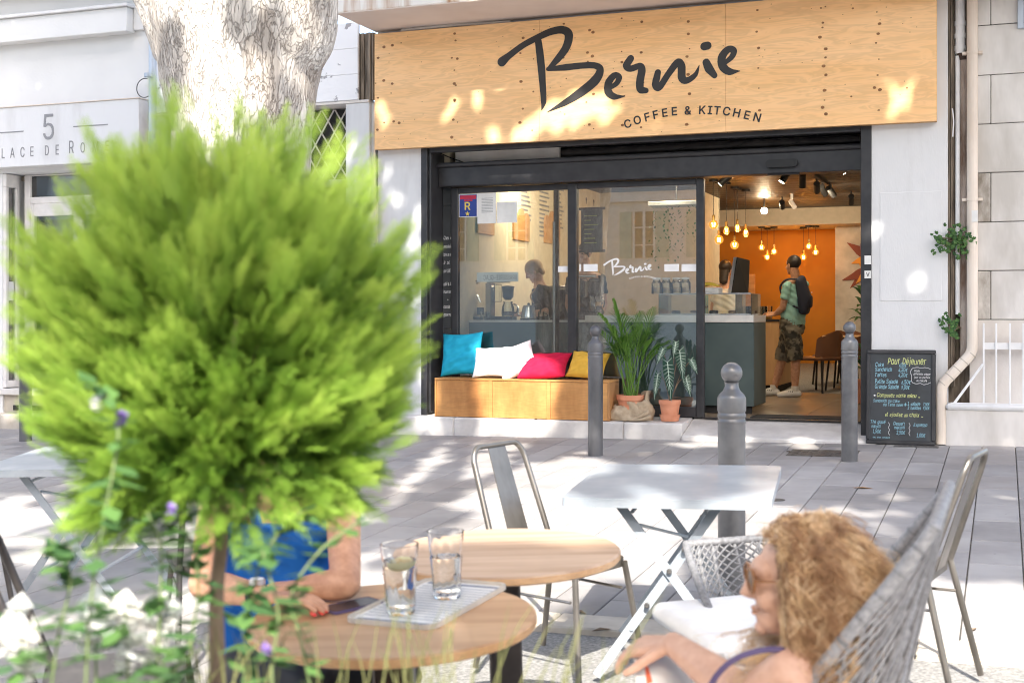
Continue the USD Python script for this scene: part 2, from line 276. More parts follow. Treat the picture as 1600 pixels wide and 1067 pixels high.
MAT['water'] = usdkit.material(stage, '/World/Looks/water', {'p': ('principled_bsdf', {'base_color': (.97, .98, .95), 'roughness': 0.0, 'transmission_weight': 1.0, 'ior': 1.33})}, surface='p.BSDF')
MAT['amber_glass'] = usdkit.material(stage, '/World/Looks/amber_glass', {'t': ('transparent_bsdf', {'color': (1, .72, .36)}), 'g': ('glossy_bsdf', {'roughness': .02}), 'm': ('mix_closure', {}), 'f': ('fresnel', {'IOR': 1.5}), 'e': ('emission', {'color': (1., .42, .08), 'strength': .11}), 'ad': ('add_closure', {})}, [('f.fac', 'm.fac'), ('t.BSDF', 'm.closure1'), ('g.BSDF', 'm.closure2'), ('m.closure', 'ad.closure1'), ('e.emission', 'ad.closure2')], surface='ad.closure')
emit('filament', (1., .48, .12), 60); emit('spot_face', (1., .86, .62), 30); emit('bright_bulb', (1., .8, .5), 70)
# ------------------------------------------------------------------ ground: pavement, curb, street
def gsheet(x0, x1, y0, y1, dz, nx=2, ny=2):
    xs, ys = np.linspace(x0, x1, nx), np.linspace(y0, y1, ny); v = np.array([(x, y, gz(x, y) + dz) for y in ys for x in xs]); f = []
    for j in range(ny - 1):
        for i in range(nx - 1):
            a = j * nx + i; f += [(a, a + 1, a + nx + 1), (a, a + nx + 1, a + nx)]
    return trimesh.Trimesh(v, f, process=False)
st = thing('street', None, None, kind='structure')
add('road_surface', gsheet(-120, 120, -140, 12, -.030), 'asphalt', st)
pav = thing('pavement', None, None, kind='structure')
add('bedding', trimesh.util.concatenate([gsheet(-60, 60, -6.98, .6, -.012), gsheet(-60, -2.75, -8.6, -6.982, -.012)]), 'joint_sand', pav)
def slab(x0, x1, y0, y1, dz):
    g, b = .0035, .004; P = []
    for (i, z) in ((0, -.011), (0, dz - b), (b, dz)):
        for X, Y in ((x0 + g + i, y0 + g + i), (x1 - g - i, y0 + g + i), (x1 - g - i, y1 - g - i), (x0 + g + i, y1 - g - i)): P.append((X, Y, gz(X, Y) + z))
    f = [(8, 9, 10), (8, 10, 11)]
    for l in (0, 4):
        for k in range(4): a, c = l + k, l + (k + 1) % 4; f += [(a, c, c + 4), (a, c + 4, a + 4)]
    return trimesh.Trimesh(np.array(P), f, process=False)
PW, X0 = .2695, -.1745
slabs = []
for i in range(-52, 22):
    x0 = X0 + i * PW; y = -.45 - (.21 if i % 2 else .5) - rnd.uniform(0, .06)
    ylow = -8.55 if x0 + PW < -2.75 else -6.75
    ys = [-.45]
    while y > ylow + .2: ys.append(y); y -= .61 + rnd.uniform(-.012, .012)
    ys.append(ylow)
    for a, b in zip(ys[:-1], ys[1:]):
        c = V(x0 + PW / 2, (a + b) / 2, gz(x0, a)); d = (c - CAM) @ cF; u = 800 + 2036 * ((c - CAM) @ cR) / d
        size = (2036 / d) ** 2 if -60 < u < 1660 and not (60 < u < 600 and d > 5.5 and d < 11) else 0
        slabs.append((size, x0, x0 + PW, b, a))
slabs.sort(key=lambda s: -s[0]); rest = []
for k, (s, x0, x1, y0, y1) in enumerate(slabs):
    dz = rnd.uniform(-.0012, .0012); m = slab(x0, x1, y0, y1, dz)
    if k < 300 and s > 0: add('paving_slab', m, 'paver_' + rnd.choice('aabbcd'), pav)
    else: rest.append(m)
add('far_paving_slabs', rest, 'paver_b', pav, kind='stuff')
for k in range(24):                                        # curb stones along the pavement's edge
    x0 = -2.74 + k * .8; y1, y0 = -6.752, -6.98
    m = bx(x0 + .003, x0 + .797, y0, y1, -.1, 0, .008); v = m.vertices; v[:, 2] += [gz(p[0], p[1]) + .002 for p in v]; m.vertices = v
    add('curb_stone', m, 'curb_stone', pav)
    if x0 > 4: break
def cover(x0, x1, y0, y1):
    ms = [bx(x0, x1, y0, y1, -.004, .0035, .002)]
    for i in range(7):
        for j in range(4): ms.append(bx(x0 + .04 + i * (x1 - x0 - .08) / 7, x0 + .04 + (i + .7) * (x1 - x0 - .08) / 7, y0 + .03 + j * (y1 - y0 - .06) / 4, y0 + .03 + (j + .65) * (y1 - y0 - .06) / 4, .003, .0065, .001))
    m = trimesh.util.concatenate(ms); v = m.vertices; v[:, 2] += [gz(p[0], p[1]) for p in v]; m.vertices = v; return m
p = ong(1290, 708); t = thing('manhole_cover', 'dark cast iron access cover set in the paving beside the bollard by the door', 'manhole cover')
add('lid', cover(p[0] - .31, p[0] + .27, p[1] - .2, p[1] + .2), 'iron_cover', t)
p = ong(1213, 781); t = thing('valve_cover', 'small round iron cover in the paving right of the white table', 'valve cover')
m = lathe([(.0, .006), (.045, .006), (.06, .004), (.065, -.004)], 18, p); add('lid', m, 'iron_cover', t)
p = ong(1400, 697); t = thing('drain_cover', 'narrow dark cover in the paving at the foot of the menu board', 'drain cover')
add('lid', cover(p[0] - .02, p[0] + .36, p[1] - .06, p[1] + .06), 'iron_cover', t)
for k, (px, py) in enumerate(((1348, 763), (1520, 985), (905, 957), (940, 985), (1232, 706), (1448, 846))):   # stray dry leaves
    p = ong(px, py); L = .05 if k else .075; m = trimesh.Trimesh(np.array([(-L, 0, .004), (0, -L * .3, .012), (L, 0, .004), (0, L * .3, .01)]), [(0, 1, 2), (0, 2, 3)], process=False)
    m = trimesh.util.concatenate([m, mv(m, T(0, 0, -.002))]); m.apply_transform(T(*p, yaw=k * 1.3))
    add('dry_leaf', m, 'twig_bark' if k else 'oak', label=['curled tan leaf on the sunlit paving right of the white table', 'small dark twig-like leaf on the paving by the steel chair leg at right', 'thin dry leaf on the curb under the pale round table', 'thin dry leaf on the road under the pale round table', 'pale leaf scrap on the iron access cover', 'small dark leaf scrap between the grey lounge chair and steel chair'][k], cat='leaf')

# ------------------------------------------------------------------ the cafe building
YW = -.33
XL0, XL1 = onY(590, 400, YW)[0], onY(659, 400, YW)[0]
XJL = onY(668, 400, YW)[0]
XJR = onY(1345, 400, YW)[0]; XR0 = onY(1361, 400, YW)[0]; XR1 = onY(1481, 400, YW)[0]
ZT = 2.71
cafe = thing('cafe_building', 'white rendered ground floor of the cafe with a wide black framed shopfront opening', 'building')
add('wall', bx(XL0, XL1, YW, .3, gz(XL0, YW) - .05, 4.3, .006), 'white_plaster', cafe, label='white pillar left of the shopfront')
add('wall', bx(XR0, XR1, YW, .3, gz(XR0, YW) - .05, 4.3, .006), 'white_plaster', cafe, label='white pillar right of the doorway')
add('wall', bx(XL1 + .002, XR0 - .002, YW + .004, .3, ZT + .03, 4.298), 'white_plaster', cafe)
add('upper_wall', bx(-6.3, 1.5, YW + .01, .6, 4.302, 9.0), 'dirty_plaster', cafe)
a, b = onY(1375, 282, YW - .004), onY(1471, 470, YW - .004)
add('blank_panel', bx(a[0], b[0], YW - .006, YW + .002, b[2], 2.10, .002), 'white_plaster', cafe)
add('balcony_slab', bx(-6.13, 1.2, -1.22, YW - .002, 3.955, 4.16, .01), 'rusty_edge', cafe)
add('soffit', bx(-6.125, 1.195, -1.215, YW - .003, 3.948, 3.9545), 'soffit_plaster', cafe)
add('wall_pipe', tube([(-5.8, -.40, 3.93), (-5.2, -.40, 3.935), (-4.6, -.39, 3.925)], .014, 6), 'dirty_plaster', cafe)
# step stones
def wedge(x0, x1, y0, y1, zf, zb, b=.012):
    m = bx(x0, x1, y0, y1, -1, 0, b); v = m.vertices; k = (v[:, 1] - y0) / (y1 - y0)
    v[:, 2] = np.where(v[:, 2] > -.5, v[:, 2] + zf + (zb - zf) * k, gz(v[:, 0], v[:, 1]) - .05); m.vertices = v; return m
xs = [-6.1, -5.2, onY(690, 670, -.45)[0] + 1.0, onY(974, 670, -.45)[0], onY(1066, 670, -.45)[0]]
for x0, x1 in zip(xs[:-1], xs[1:]): add('step_stone', wedge(x0 + .002, x1 - .002, -.45, .02, -.035, -.003), 'concrete_step', cafe)
XS = xs[-1]
zr = gz(-2, -.5) + .035
add('entrance_ramp', wedge(XS + .002, XR0 + .06, -.5, .02, zr, -.004), 'concrete_step', cafe)
# interior shell
XA, XB, YB, ZC = -5.45, -.75, 10.2, 2.78
fl = sub('floor', cafe)
add('screed', bx(XA - .3, XB + .2, .021, YB + .2, -.1, -.006), 'joint_sand', fl)
n = 0
for i in range(8):
    for j in range(17):
        x0, y0 = XA + i * .6, .025 + j * .6
        add('floor_tile', bx(x0 + .0015, x0 + .5985, y0 + .0015, y0 + .5985, -.02, 0, .0015), 'floor_tile', fl)
add('ceiling', bx(XA - .3, XB + .3, .03, YB + .2, ZC + .03, ZC + .2), 'dark_void', cafe)
cs = sub('ceiling_boards', cafe)
for j in range(34): add('ceiling_board', bx(XA - .2, XB + .2, .05 + j * .3, .34 + j * .3, ZC, ZC + .028, .004), 'ceiling_wood', cs)
add('left_wall', bx(XA - .3, XA, .03, 5.5, 0.001, ZC - .002), 'cream_wall', cafe)
add('jog_wall', bx(XA - .3, -4.0, 5.502, 6.9, 0.001, ZC - .002), 'cream_wall', cafe)
add('jog_panel', bx(XA + .002, -4.002, 5.46, 5.498, 0.001, ZC - .002), 'beige_wall', cafe, label='added dull panel that keeps the wall dark behind the window reflections')  # added sheet, darkens the cream wall so the pane's reflections show
add('side_wall', bx(XA - .6, XA - .3, 6.9, YB, 0.001, ZC - .002), 'orange_wall', cafe)
add('back_wall', bx(XA - .3, -2.62, YB, YB + .2, .001, 2.5), 'orange_wall', cafe)
add('bulkhead', bx(XA - .3, XB + .2, YB - 1.2, YB + .2, 2.502, ZC - .002), 'beige_wall', cafe)
add('mural_wall', bx(-2.618, XB + .2, YB - .6, YB + .2, .001, 2.5), 'concrete_wall', cafe)
add('right_wall', bx(XB, XB + .3, .3, YB - .6, 0.001, ZC - .002), 'beige_wall', cafe)
add('panel_strip', bx(-4.45, -4.05, YB - .03, YB - .002, .9, 1.75, .01), 'copper_wood', cafe)
# mural: a big loose flower painted on the wall
md = {'mural_red': [], 'mural_orange': [], 'mural_violet': []}
qm = random.Random(3)
for k in range(30):
    a0 = qm.uniform(0, 6.283); L = qm.uniform(.18, .62); c = V(-2.0, 1.9); d = V(math.cos(a0), math.sin(a0)); nn = V(-d[1], d[0]) * qm.uniform(-.14, .14)
    md[['mural_red', 'mural_orange', 'mural_violet', 'mural_orange'][k % 4]].append(mv(ext(brush([c, c + d * L * .5 + nn, c + d * L], [.03, qm.uniform(.08, .17), .01], 14), .002), FRONT(0, YB - .602 - .0021 * k, 0)))
for k, v in md.items(): add('mural_petals', v, k, cafe, label='painted petals of the wall mural')
fg = [mv(ext(rbox2(.42, .085, .042), .002), FRONT(-1.8, YB - .605, 1.3 - .15 * i)) for i in range(2)]
add('mural_fingers', fg, 'limestone', cafe)

# ------------------------------------------------------------------ shopfront: black steel frame, panes, header
sf = thing('shopfront', 'black steel shopfront frame with two tall glass panes and an open sliding doorway', 'shopfront')
zl = lambda X: gz(X, YW)
add('jamb', bx(XL1 - .004, XJL, YW - .012, .06, -.03, ZT + .02, .004), 'black_frame', sf)
add('jamb', bx(XJR, XR0 + .004, YW - .012, .06, gz(XR0, YW), ZT + .02, .004), 'black_frame', sf)
add('jamb_lining', bx(XJL + .001, XJL + .03, YW + .02, .058, -.002, ZT - .03, .004), 'black_frame', sf)
XG0 = onY(686, 400, 0)[0]
xt = [XJL + .031, onY(706, 400, 0)[0]]
for z0, z1 in ((0, .43), (.43, .86), (.86, 1.29), (1.29, 1.72), (1.72, 2.15), (2.15, 2.53)): add('tile', bx(xt[0], xt[1], -.012, .04, z0 + .0015, z1 - .0015, .003), 'black_board', sf)
xf0, xf1 = xt[1] + .001, onY(717, 400, 0)[0]
m1, m2 = onY(862, 400, 0)[0], onY(870, 400, 0)[0]
s1, s2 = onY(889, 400, 0)[0], onY(903, 400, 0)[0]
e1, e2 = onY(1089, 400, 0)[0], onY(1101, 400, 0)[0]
XD1 = XJR
add('stile', bx(xf0, xf1, -.03, .035, .0, 2.33, .006), 'black_frame', sf)
add('stile', bx(m1, m2, .05, .09, .0, 2.33, .006), 'black_frame', sf)
add('stile', bx(s1, s2, -.05, .04, .0, 2.33, .008), 'black_frame', sf)
add('stile', bx(e1, e2, -.045, .03, .0, 2.33, .008), 'black_frame', sf)
add('pull_handle', tube([(m1 + .02, .02, .45), (m1 + .02, .02, 1.95)], .018, 10), 'steel', sf)
zt0, zt1 = 2.27, 2.33
for x0, x1, y in ((xf1, s1, 0), (s2, e1, -.015)):
    add('rail', bx(x0 + .001, x1 - .001, y - .025, y + .025, zt0, zt1, .005), 'black_frame', sf)
    add('rail', bx(x0 + .001, x1 - .001, y - .025, y + .025, .002, .10, .005), 'black_frame', sf)
    add('pane', bx(x0, x1, y - .004, y + .004, .101, zt0 - .001), 'pane_glass', sf)
add('header', bx(xt[0], XD1 - .001, -.14, .058, 2.335, 2.535, .008), 'black_frame', sf)
add('header_roll', tube([(xt[0] + .002, -.15, 2.555), (XD1 - .003, -.15, 2.555)], .026, 14), 'black_frame', sf)
add('header_shelf', bx(xt[0], XD1 - .001, -.14, .30, 2.537, 2.548), 'black_frame', sf)
add('shutter_box_back', bx(xt[0], XD1 - .001, .28, .298, 2.549, ZT + .029), 'dark_void', sf)
add('shutter_tube', tube([(xt[0] + .3, .12, 2.655), (XD1 - .05, .12, 2.655)], .045, 12), 'dark_steel', sf)
add('top_bar', bx(xt[0], XD1 - .001, YW - .02, YW + .06, ZT - .045, ZT + .028, .006), 'black_frame', sf)
a, b = onY(716, 240, .1), onY(878, 240, .1)
add('plaster_patch', bx(a[0], b[0], .02, .06, 2.552, ZT + .02, .004), 'dirty_plaster', sf)
cb = [(a[0] - .16, .0, 2.70), (a[0] - .02, .01, 2.64), (a[0] + .2, .0, 2.575), (a[0] + .5, -.02, 2.57)]
add('loose_cable', tube(spl(cb, 16), .006, 6), 'black_metal', sf)
for q in range(3):
    x0 = -3.6 + q * .55; add('loose_cable', tube(spl([(x0, .1, 2.6), (x0 + .2, -.02, 2.565), (x0 + .5, -.03, 2.60), (x0 + .7, .1, 2.66)], 16), .005, 6), 'black_metal', sf)
c = onY(1222, 268, -.15)
cap = mv(ext(rbox2(.30, .075, .037), .05), frame((c[0], -.141, 2.425), (1, 0, 0), (0, 0, 1)))
add('door_sensor', cap, 'black_metal', sf)
add('sensor_lip', bx(c[0] - .14, c[0] + .16, -.16, -.10, 2.318, 2.334, .006), 'black_metal', sf)
add('threshold', bx(e2, XD1, -.06, .02, -.004, .004, .002), 'dark_steel', sf)
c = onY(1356, 408, YW - .02); add('door_sticker', bx(c[0] - .03, c[0] + .028, YW - .017, YW - .013, c[2] - .03, c[2] + .05), 'paper', sf)
c = onY(1356, 429, YW - .02); add('door_sticker', bx(c[0] - .03, c[0] + .028, YW - .017, YW - .013, c[2] - .035, c[2] + .035), 'paper', sf)
add('sticker_print', mv(text('V', .035, .001, .9, center=True, bold=True), FRONT(c[0], YW - .0175, c[2] - .017)), 'ink', sf)
# chalk writing on the black tiles beside the window
xc = xt[0] + .012; zc = onY(690, 372, 0)[2]
for i, s in enumerate(('Chez nous', 'possible de', 'boire un noisette', 'à 1€ ici', 'café 1,50€ 1,20€')):
    m = handw(s, .034, .001, 20 + i, .62); m.apply_scale([min(1, .125 / m.bounds[1, 0]), 1, 1]); add('chalk_writing', mv(m, FRONT(xc, -.0135, zc - .02 - i * .086)), 'chalk_white', sf)
for i, s in enumerate(('café & bonne', 'humeur', '~', 'chocolat + thé', 'gourmands')):
    m = handw(s, .034, .001, 30 + i, .62); m.apply_scale([min(1, .125 / m.bounds[1, 0]), 1, 1]); add('chalk_writing', mv(m, FRONT(xc + (.04 if s == '~' else 0), -.0135, zc - .50 - i * .08)), 'chalk_white', sf)
# marks on the glass
def glassrect(name, x0, y0, x1, y1, mat, y=-.006, d=.001, par=sf, **k):
    a, b = onY(x0, y0, y), onY(x1, y1, y); return add(name, bx(a[0], b[0], y - d, y, b[2], a[2]), mat, par, **k)
for x0, x1 in ((905, 908), (912, 934), (1038, 1061), (1065, 1089)): glassrect('glass_band', x0, 413, x1, 424, 'film_white', -.0205)
for x0, x1 in ((872, 889),): glassrect('glass_band', x0, 416, x1, 425, 'film_white')
poster = thing('window_poster', 'blue and red sticker with a yellow letter R and a star in the window corner', 'poster')
glassrect('card', 717, 304, 746, 339, 'film_white', -.006, .001, poster); glassrect('blue_field', 718, 305, 745, 338, 'sign_blue', -.0075, .0008, poster)
glassrect('red_band', 719, 306, 744, 311, 'sign_red', -.0088, .0008, poster); glassrect('red_band', 725, 312.5, 738, 314.5, 'sign_red', -.0088, .0008, poster)
c = onY(731, 328, 0); add('letter', mv(text('R', .078, .001, 1.05, center=True, bold=True), FRONT(c[0], -.0088, c[2] + .0)), 'sign_yellow', poster)
star = Polygon([(math.sin(i * math.pi / 5) * (.028 if i % 2 == 0 else .012), math.cos(i * math.pi / 5) * (.028 if i % 2 == 0 else .012)) for i in range(10)])
add('star', mv(ext(star, .001), FRONT(c[0], -.0088, c[2] - .042)), 'sign_yellow', poster)
for k, (x0, y0, x1, y1) in enumerate(((746, 302, 775, 349), (776, 316, 808, 348))):
    t = thing('window_notice', ['printed white notice sheet taped inside the window beside the blue sticker', 'blank bright white sheet taped inside the window, the right one of two'][k], 'notice')
    glassrect('sheet', x0, y0, x1, y1, 'paper', -.006, .001, t)
    if k == 0:
        a, b = onY(x0, y0, 0), onY(x1, y1, 0)
        add('print', [bx(a[0] + .05, b[0] - .03, -.0085, -.0072, a[2] - .06 - .016 * i, a[2] - .056 - .016 * i) for i in range(10)], 'grey_ink', t)

# lettering of the cafe's name, drawn with a brush
def nm(zx, zy): p = onY(800 + zx / 4, zy / 4, -.45); return V(p[0], p[2])
U = 1 / 652
STROKES = [([(-62, 388), (-20, 352), (70, 285), (170, 232), (250, 198), (320, 190), (356, 222), (338, 300), (285, 372), (230, 432)], [62, 44, 40, 42, 46, 50, 56, 54, 46, 26]),
           ([(225, 434), (330, 424), (440, 412), (520, 412), (552, 440), (520, 505), (430, 580), (330, 645), (222, 702)], [26, 42, 40, 40, 46, 62, 58, 40, 4]),
           ([(165, 262), (176, 350), (186, 450), (194, 560), (198, 640), (186, 690)], [46, 52, 50, 42, 36, 5]),
           ([(618, 548), (655, 522), (670, 485), (640, 474), (604, 518), (602, 575), (640, 606), (706, 604)], [28, 34, 38, 40, 48, 50, 40, 4]),
           ([(742, 368), (716, 412), (742, 432), (800, 414), (812, 445), (800, 510), (804, 560), (838, 568)], [44, 48, 40, 38, 50, 50, 48, 34]),
           ([(912, 455), (898, 530), (922, 548), (975, 468), (1035, 392), (1060, 418), (1062, 488), (1092, 506), (1146, 470), (1171, 410)], [40, 48, 40, 40, 44, 50, 50, 40, 30, 4]),
           ([(1214, 392), (1232, 432), (1266, 474)], [46, 54, 36]), ([(1202, 292), (1222, 288)], [50, 50]),
           ([(1328, 398), (1374, 358), (1386, 318), (1350, 312), (1312, 360), (1318, 418), (1360, 450), (1425, 446)], [26, 34, 40, 42, 50, 52, 44, 4])]
NAME = unary_union([brush([nm(*p) for p in pts], [w * U for w in ws], 56) for pts, ws in STROKES]).simplify(.0015)
ARC = [('C', 723, 775), ('O', 783, 752), ('F', 845, 733), ('F', 898, 718), ('E', 955, 706), ('E', 1015, 697), ('&', 1100, 692), ('K', 1190, 689), ('I', 1238, 690), ('T', 1283, 692), ('C', 1342, 697), ('H', 1405, 707), ('E', 1470, 721), ('N', 1533, 735)]
def arcletters(depth):
    out = []
    P = [nm(x, y) for _, x, y in ARC]
    for i, (ch, _, _) in enumerate(ARC):
        a, b = P[max(i - 1, 0)], P[min(i + 1, len(P) - 1)]; an = math.atan2(*(b - a)[::-1])
        m = text(ch, .076, depth, 1.0, bold=True); m.apply_translation([-m.bounds[:, 0].mean(), -.038, 0]); m.apply_transform(T(yaw=an)); m.apply_translation([*P[i], 0]); out.append(m)
    return out
ss = thing('shop_sign', 'long plywood fascia sign with the black brush lettering Bernie coffee & kitchen', 'sign')
SX0, SX1 = -6.089, -.552; j1, j2 = onY(843.3, 100, -.45)[0], onY(1133.8, 100, -.45)[0]
for x0, x1 in ((SX0, j1), (j1, j2), (j2, SX1)):
    add('plywood_panel', bx(x0 + .001, x1 - .001, -.45, -.432, ZT, 3.905, .0015), 'plywood', ss)
    add('panel_backing', bx(x0 + .004, x1 - .004, -.431, YW - .002, ZT + .004, 3.90), 'plywood_edge', ss)
for g_ in NAME.geoms: add('script_letter', mv(ext(g_, .003), FRONT(0, -.4505, 0)), 'sign_black', ss)
for g_ in arcletters(.003): add('capital_letter', mv(g_, FRONT(0, -.4505, 0)), 'sign_black', ss)
qk = random.Random(11); kn = []
cols = [(590, 4), (601, 3), (614, 4), (625, 2), (708, 7), (712, 5), (815, 5), (832, 4), (882, 5), (919, 6), (925, 4), (973, 6), (1003, 4), (1075, 8), (1184, 6), (1288, 9), (1284, 4), (1373, 7), (1368, 3), (1330, 2), (1420, 1)]
for cx_, n_ in cols:
    for k in range(n_):
        X = onY(cx_ + qk.uniform(-3, 3), 100, -.45)[0]; Z = ZT + .05 + (k + qk.uniform(.1, .9)) / n_ * 1.12; r = qk.choice((.007, .009, .011, .014, .016))
        kn.append(mv(ext(Polygon([(r * (1 + .25 * qk.random()) * math.cos(t), r * .8 * (1 + .25 * qk.random()) * math.sin(t)) for t in np.linspace(0, 6, 11)]), .0007), FRONT(X, -.4502, Z)))
for k in range(90):
    X, Z, r = qk.uniform(SX0 + .05, SX1 - .05), qk.uniform(ZT + .03, 3.88), .0035
    kn.append(mv(ext(rbox2(r * 3, r * 1.6, r * .5), .0006), FRONT(X, -.4502, Z)))
add('knots', kn, 'wood_knot', ss, kind='stuff')
# the small name on the window
b0 = NAME.bounds; k = .205; c = onY(943, 404, -.02); M = FRONT(c[0], -.0200, c[2]) @ np.diag([k, k, 1, 1]) @ np.array([[1, 0, 0, -b0[0]], [0, 1, 0, -b0[3]], [0, 0, 1, 0], [0, 0, 0, 1.]])
wl = thing('window_lettering', 'small white script name Bernie stuck on the middle window pane', 'lettering')
[add('script_letter', mv(ext(g_.buffer(.006), .004), M), 'film_white', wl) for g_ in NAME.geoms]; [add('capital_letter', mv(g_, M), 'film_white', wl) for g_ in arcletters(.004)]
bm = text('BRASSERIE - GLACIER', .062, .001, .85); wb = onY(812, 437, .0)
bw = thing('glass_lettering', 'faint strip with mirrored grey brasserie lettering inside the left pane', 'lettering')
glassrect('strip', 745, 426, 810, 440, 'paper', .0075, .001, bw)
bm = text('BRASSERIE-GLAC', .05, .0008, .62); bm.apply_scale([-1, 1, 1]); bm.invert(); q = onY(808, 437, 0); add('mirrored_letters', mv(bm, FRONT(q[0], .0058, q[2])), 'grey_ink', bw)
# ------------------------------------------------------------------ between the buildings on the left: old fascia, lattice window, white pier
FY = -.43
ow = thing('old_shopfront', 'old white shopfront with peeling board fascia and lattice window behind the tree trunk', 'building')
fx0, fx1 = onY(238, 100, FY)[0], onY(559, 100, FY)[0]
fz0, fz1 = onY(559, 156, FY)[2], onY(559, 35, FY)[2]
for k in range(3):
    h = (fz1 - fz0) / 3; add('fascia_board', bx(fx0, fx1, FY, FY + .05, fz0 + k * h + .0015, fz0 + (k + 1) * h - .0015, .003), 'peeling_paint', ow)
add('fascia_underside', bx(fx0, fx1 + .12, FY + .01, .3, fz0 - .03, fz0 - .002, .004), 'dirty_plaster', ow)
for k, (u0, u1) in enumerate(((560, 563), (564, 569), (570, 575), (576, 580), (581, 584))):
    add('timber_strip', bx(onY(u0, 90, FY + .05)[0], onY(u1, 90, FY + .05)[0], FY + .03 + .012 * (k % 3), FY + .12, fz0 - .002, 3.94, .004), 'old_timber', ow)
px0, px1 = onY(540, 200, FY + .02)[0], onY(577, 200, FY + .02)[0]
add('pier', bx(px0, px1, FY + .02, .3, gz(px0, -.4) - .05, fz0 - .032, .006), 'white_plaster', ow)
add('pier_strip', bx(px1 + .001, XL0 - .03, FY + .06, .3, gz(px0, -.4) - .05, fz0 - .032, .003), 'side_plaster', ow)
add('conduit', tube([(px1 + .045, FY + .045, 3.2), (px1 + .05, FY + .045, 2.2)], .010, 6), 'cream_pipe', ow)
add('conduit_box', bx(px1 + .01, px1 + .085, FY + .0, FY + .06, 1.75, 2.2, .006), 'cream_pipe', ow)
wz0, wz1 = onY(520, 280, -.25)[2], onY(520, 170, -.25)[2]
lx0 = fx0 + .1
add('recess_wall', bx(fx0, px0 - .002, -.1, .3, gz(fx0, -.1) - .05, fz0 - .032), 'dirty_plaster', ow)
add('window_void', bx(px0 - 1.5, px0 - .03, -.14, -.102, wz0, wz1), 'dark_void', ow)
add('sill', bx(px0 - 1.55, px0 - .004, -.24, -.102, wz0 - .07, wz0 - .004, .008), 'dirty_plaster', ow)
add('lower_panel', bx(px0 - 1.5, px0 - .03, -.16, -.102, .1, wz0 - .075, .006), 'dark_brown', ow)
lat = sub('lattice', ow); W_, H_ = 1.47, wz1 - wz0
for s in (1, -1):
    for k in range(-6, 14):
        l = LineString([(k * .155, 0), (k * .155 + s * H_ * .62, H_)]).intersection(sbox(0, 0, W_, H_))
        if l.length < .05: continue
        (x0, z0), (x1, z1) = l.coords[0], l.coords[-1]
        add('lattice_bar', tube([(px0 - 1.5 + x0, -.17 - .008 * s, wz0 + z0), (px0 - 1.5 + x1, -.17 - .008 * s, wz0 + z1)], .009, 5), 'dirty_plaster', lat)

# ------------------------------------------------------------------ left building, number 5
LY = -.43
nb = thing('left_building', 'white rendered building at number 5 with a glazed white entrance', 'building')
lx1 = onY(233, 100, LY)[0]
dX0, dX1 = onY(4, 400, LY)[0], onY(226, 250, LY)[0] - .1
add('wall', bx(-24, lx1, LY, .3, 2.66, 9, .004), 'side_plaster', nb)
add('wall', bx(-24, dX0, LY, .3, -.6, 2.658, .004), 'side_plaster', nb)
add('wall', bx(dX1, lx1, LY, .3, -.6, 2.658, .004), 'side_plaster', nb)
q0, q1 = onY(0, 67, LY - .16), onY(0, 31, LY - .16)
ex = onY(198, 30, LY - .16)[0]
add('cornice_box', bx(-24, ex, LY - .16, LY - .002, q0[2], q1[2], .006), 'side_plaster', nb)
add('cornice_top', bx(-24, ex + .03, LY - .2, LY - .002, q1[2] + .002, q1[2] + .035, .006), 'white_plaster', nb)
add('cornice_band', bx(ex + .002, lx1, LY - .05, LY - .002, onY(215, 47, LY - .05)[2], onY(215, 10, LY - .05)[2], .006), 'side_plaster', nb)
add('upper_cornice', bx(-24, lx1, LY - .3, LY - .002, q1[2] + .32, q1[2] + .5, .02), 'dirty_plaster', nb)
sg = thing('building_sign', 'white box sign lettered 5 Place de Rome over the left entrance', 'sign')
SY = -.6; bx0 = onY(216, 200, SY)[0]
bz0, bz1 = 2.705, 3.385
add('sign_box', bx(-13.2, bx0, SY, LY - .002, bz0, bz1, .004), 'white_plaster', sg)
add('box_end', bx(bx0 + .001, bx0 + .006, SY + .004, LY - .003, bz0 + .004, bz1 - .004), 'window_frame', sg)
add('cap_strip', bx(-13.2, bx0 + .012, SY - .012, LY - .003, bz1 + .001, bz1 + .012, .002), 'cream_pipe', sg)
def lsp(zx, zy): return onY(zx / 6.667, 140 + zy / 6.667, SY)
for ch, zx, zy, h, sq in (('5', 508, 523, .285, .82), ('P', -62, 722, .148, .7), ('L', 35, 718, .112, .62), ('A', 130, 712, .112, .62), ('C', 235, 706, .112, .6), ('E', 333, 697, .112, .62), ('D', 490, 687, .112, .6), ('E', 597, 680, .112, .62), ('R', 745, 666, .142, .62), ('O', 863, 660, .112, .6), ('M', 996, 647, .112, .66), ('E', 1118, 640, .112, .62)):
    m = text(ch, h, .003, sq); m.apply_translation([-m.bounds[:, 0].mean(), -m.bounds[0, 1], 0]); p = lsp(zx, zy)
    add('letter', mv(m, FRONT(p[0], SY - .001, p[2])), 'grey_ink', sg)
for a, b in ((-160, 245), (765, 1125)):
    p, q = lsp(a, 458 if a < 0 else 395), lsp(b, 437 if a < 0 else 366); add('rule', bx(p[0], q[0], SY - .004, SY - .001, q[2] - .006, q[2] + .006), 'grey_ink', sg)
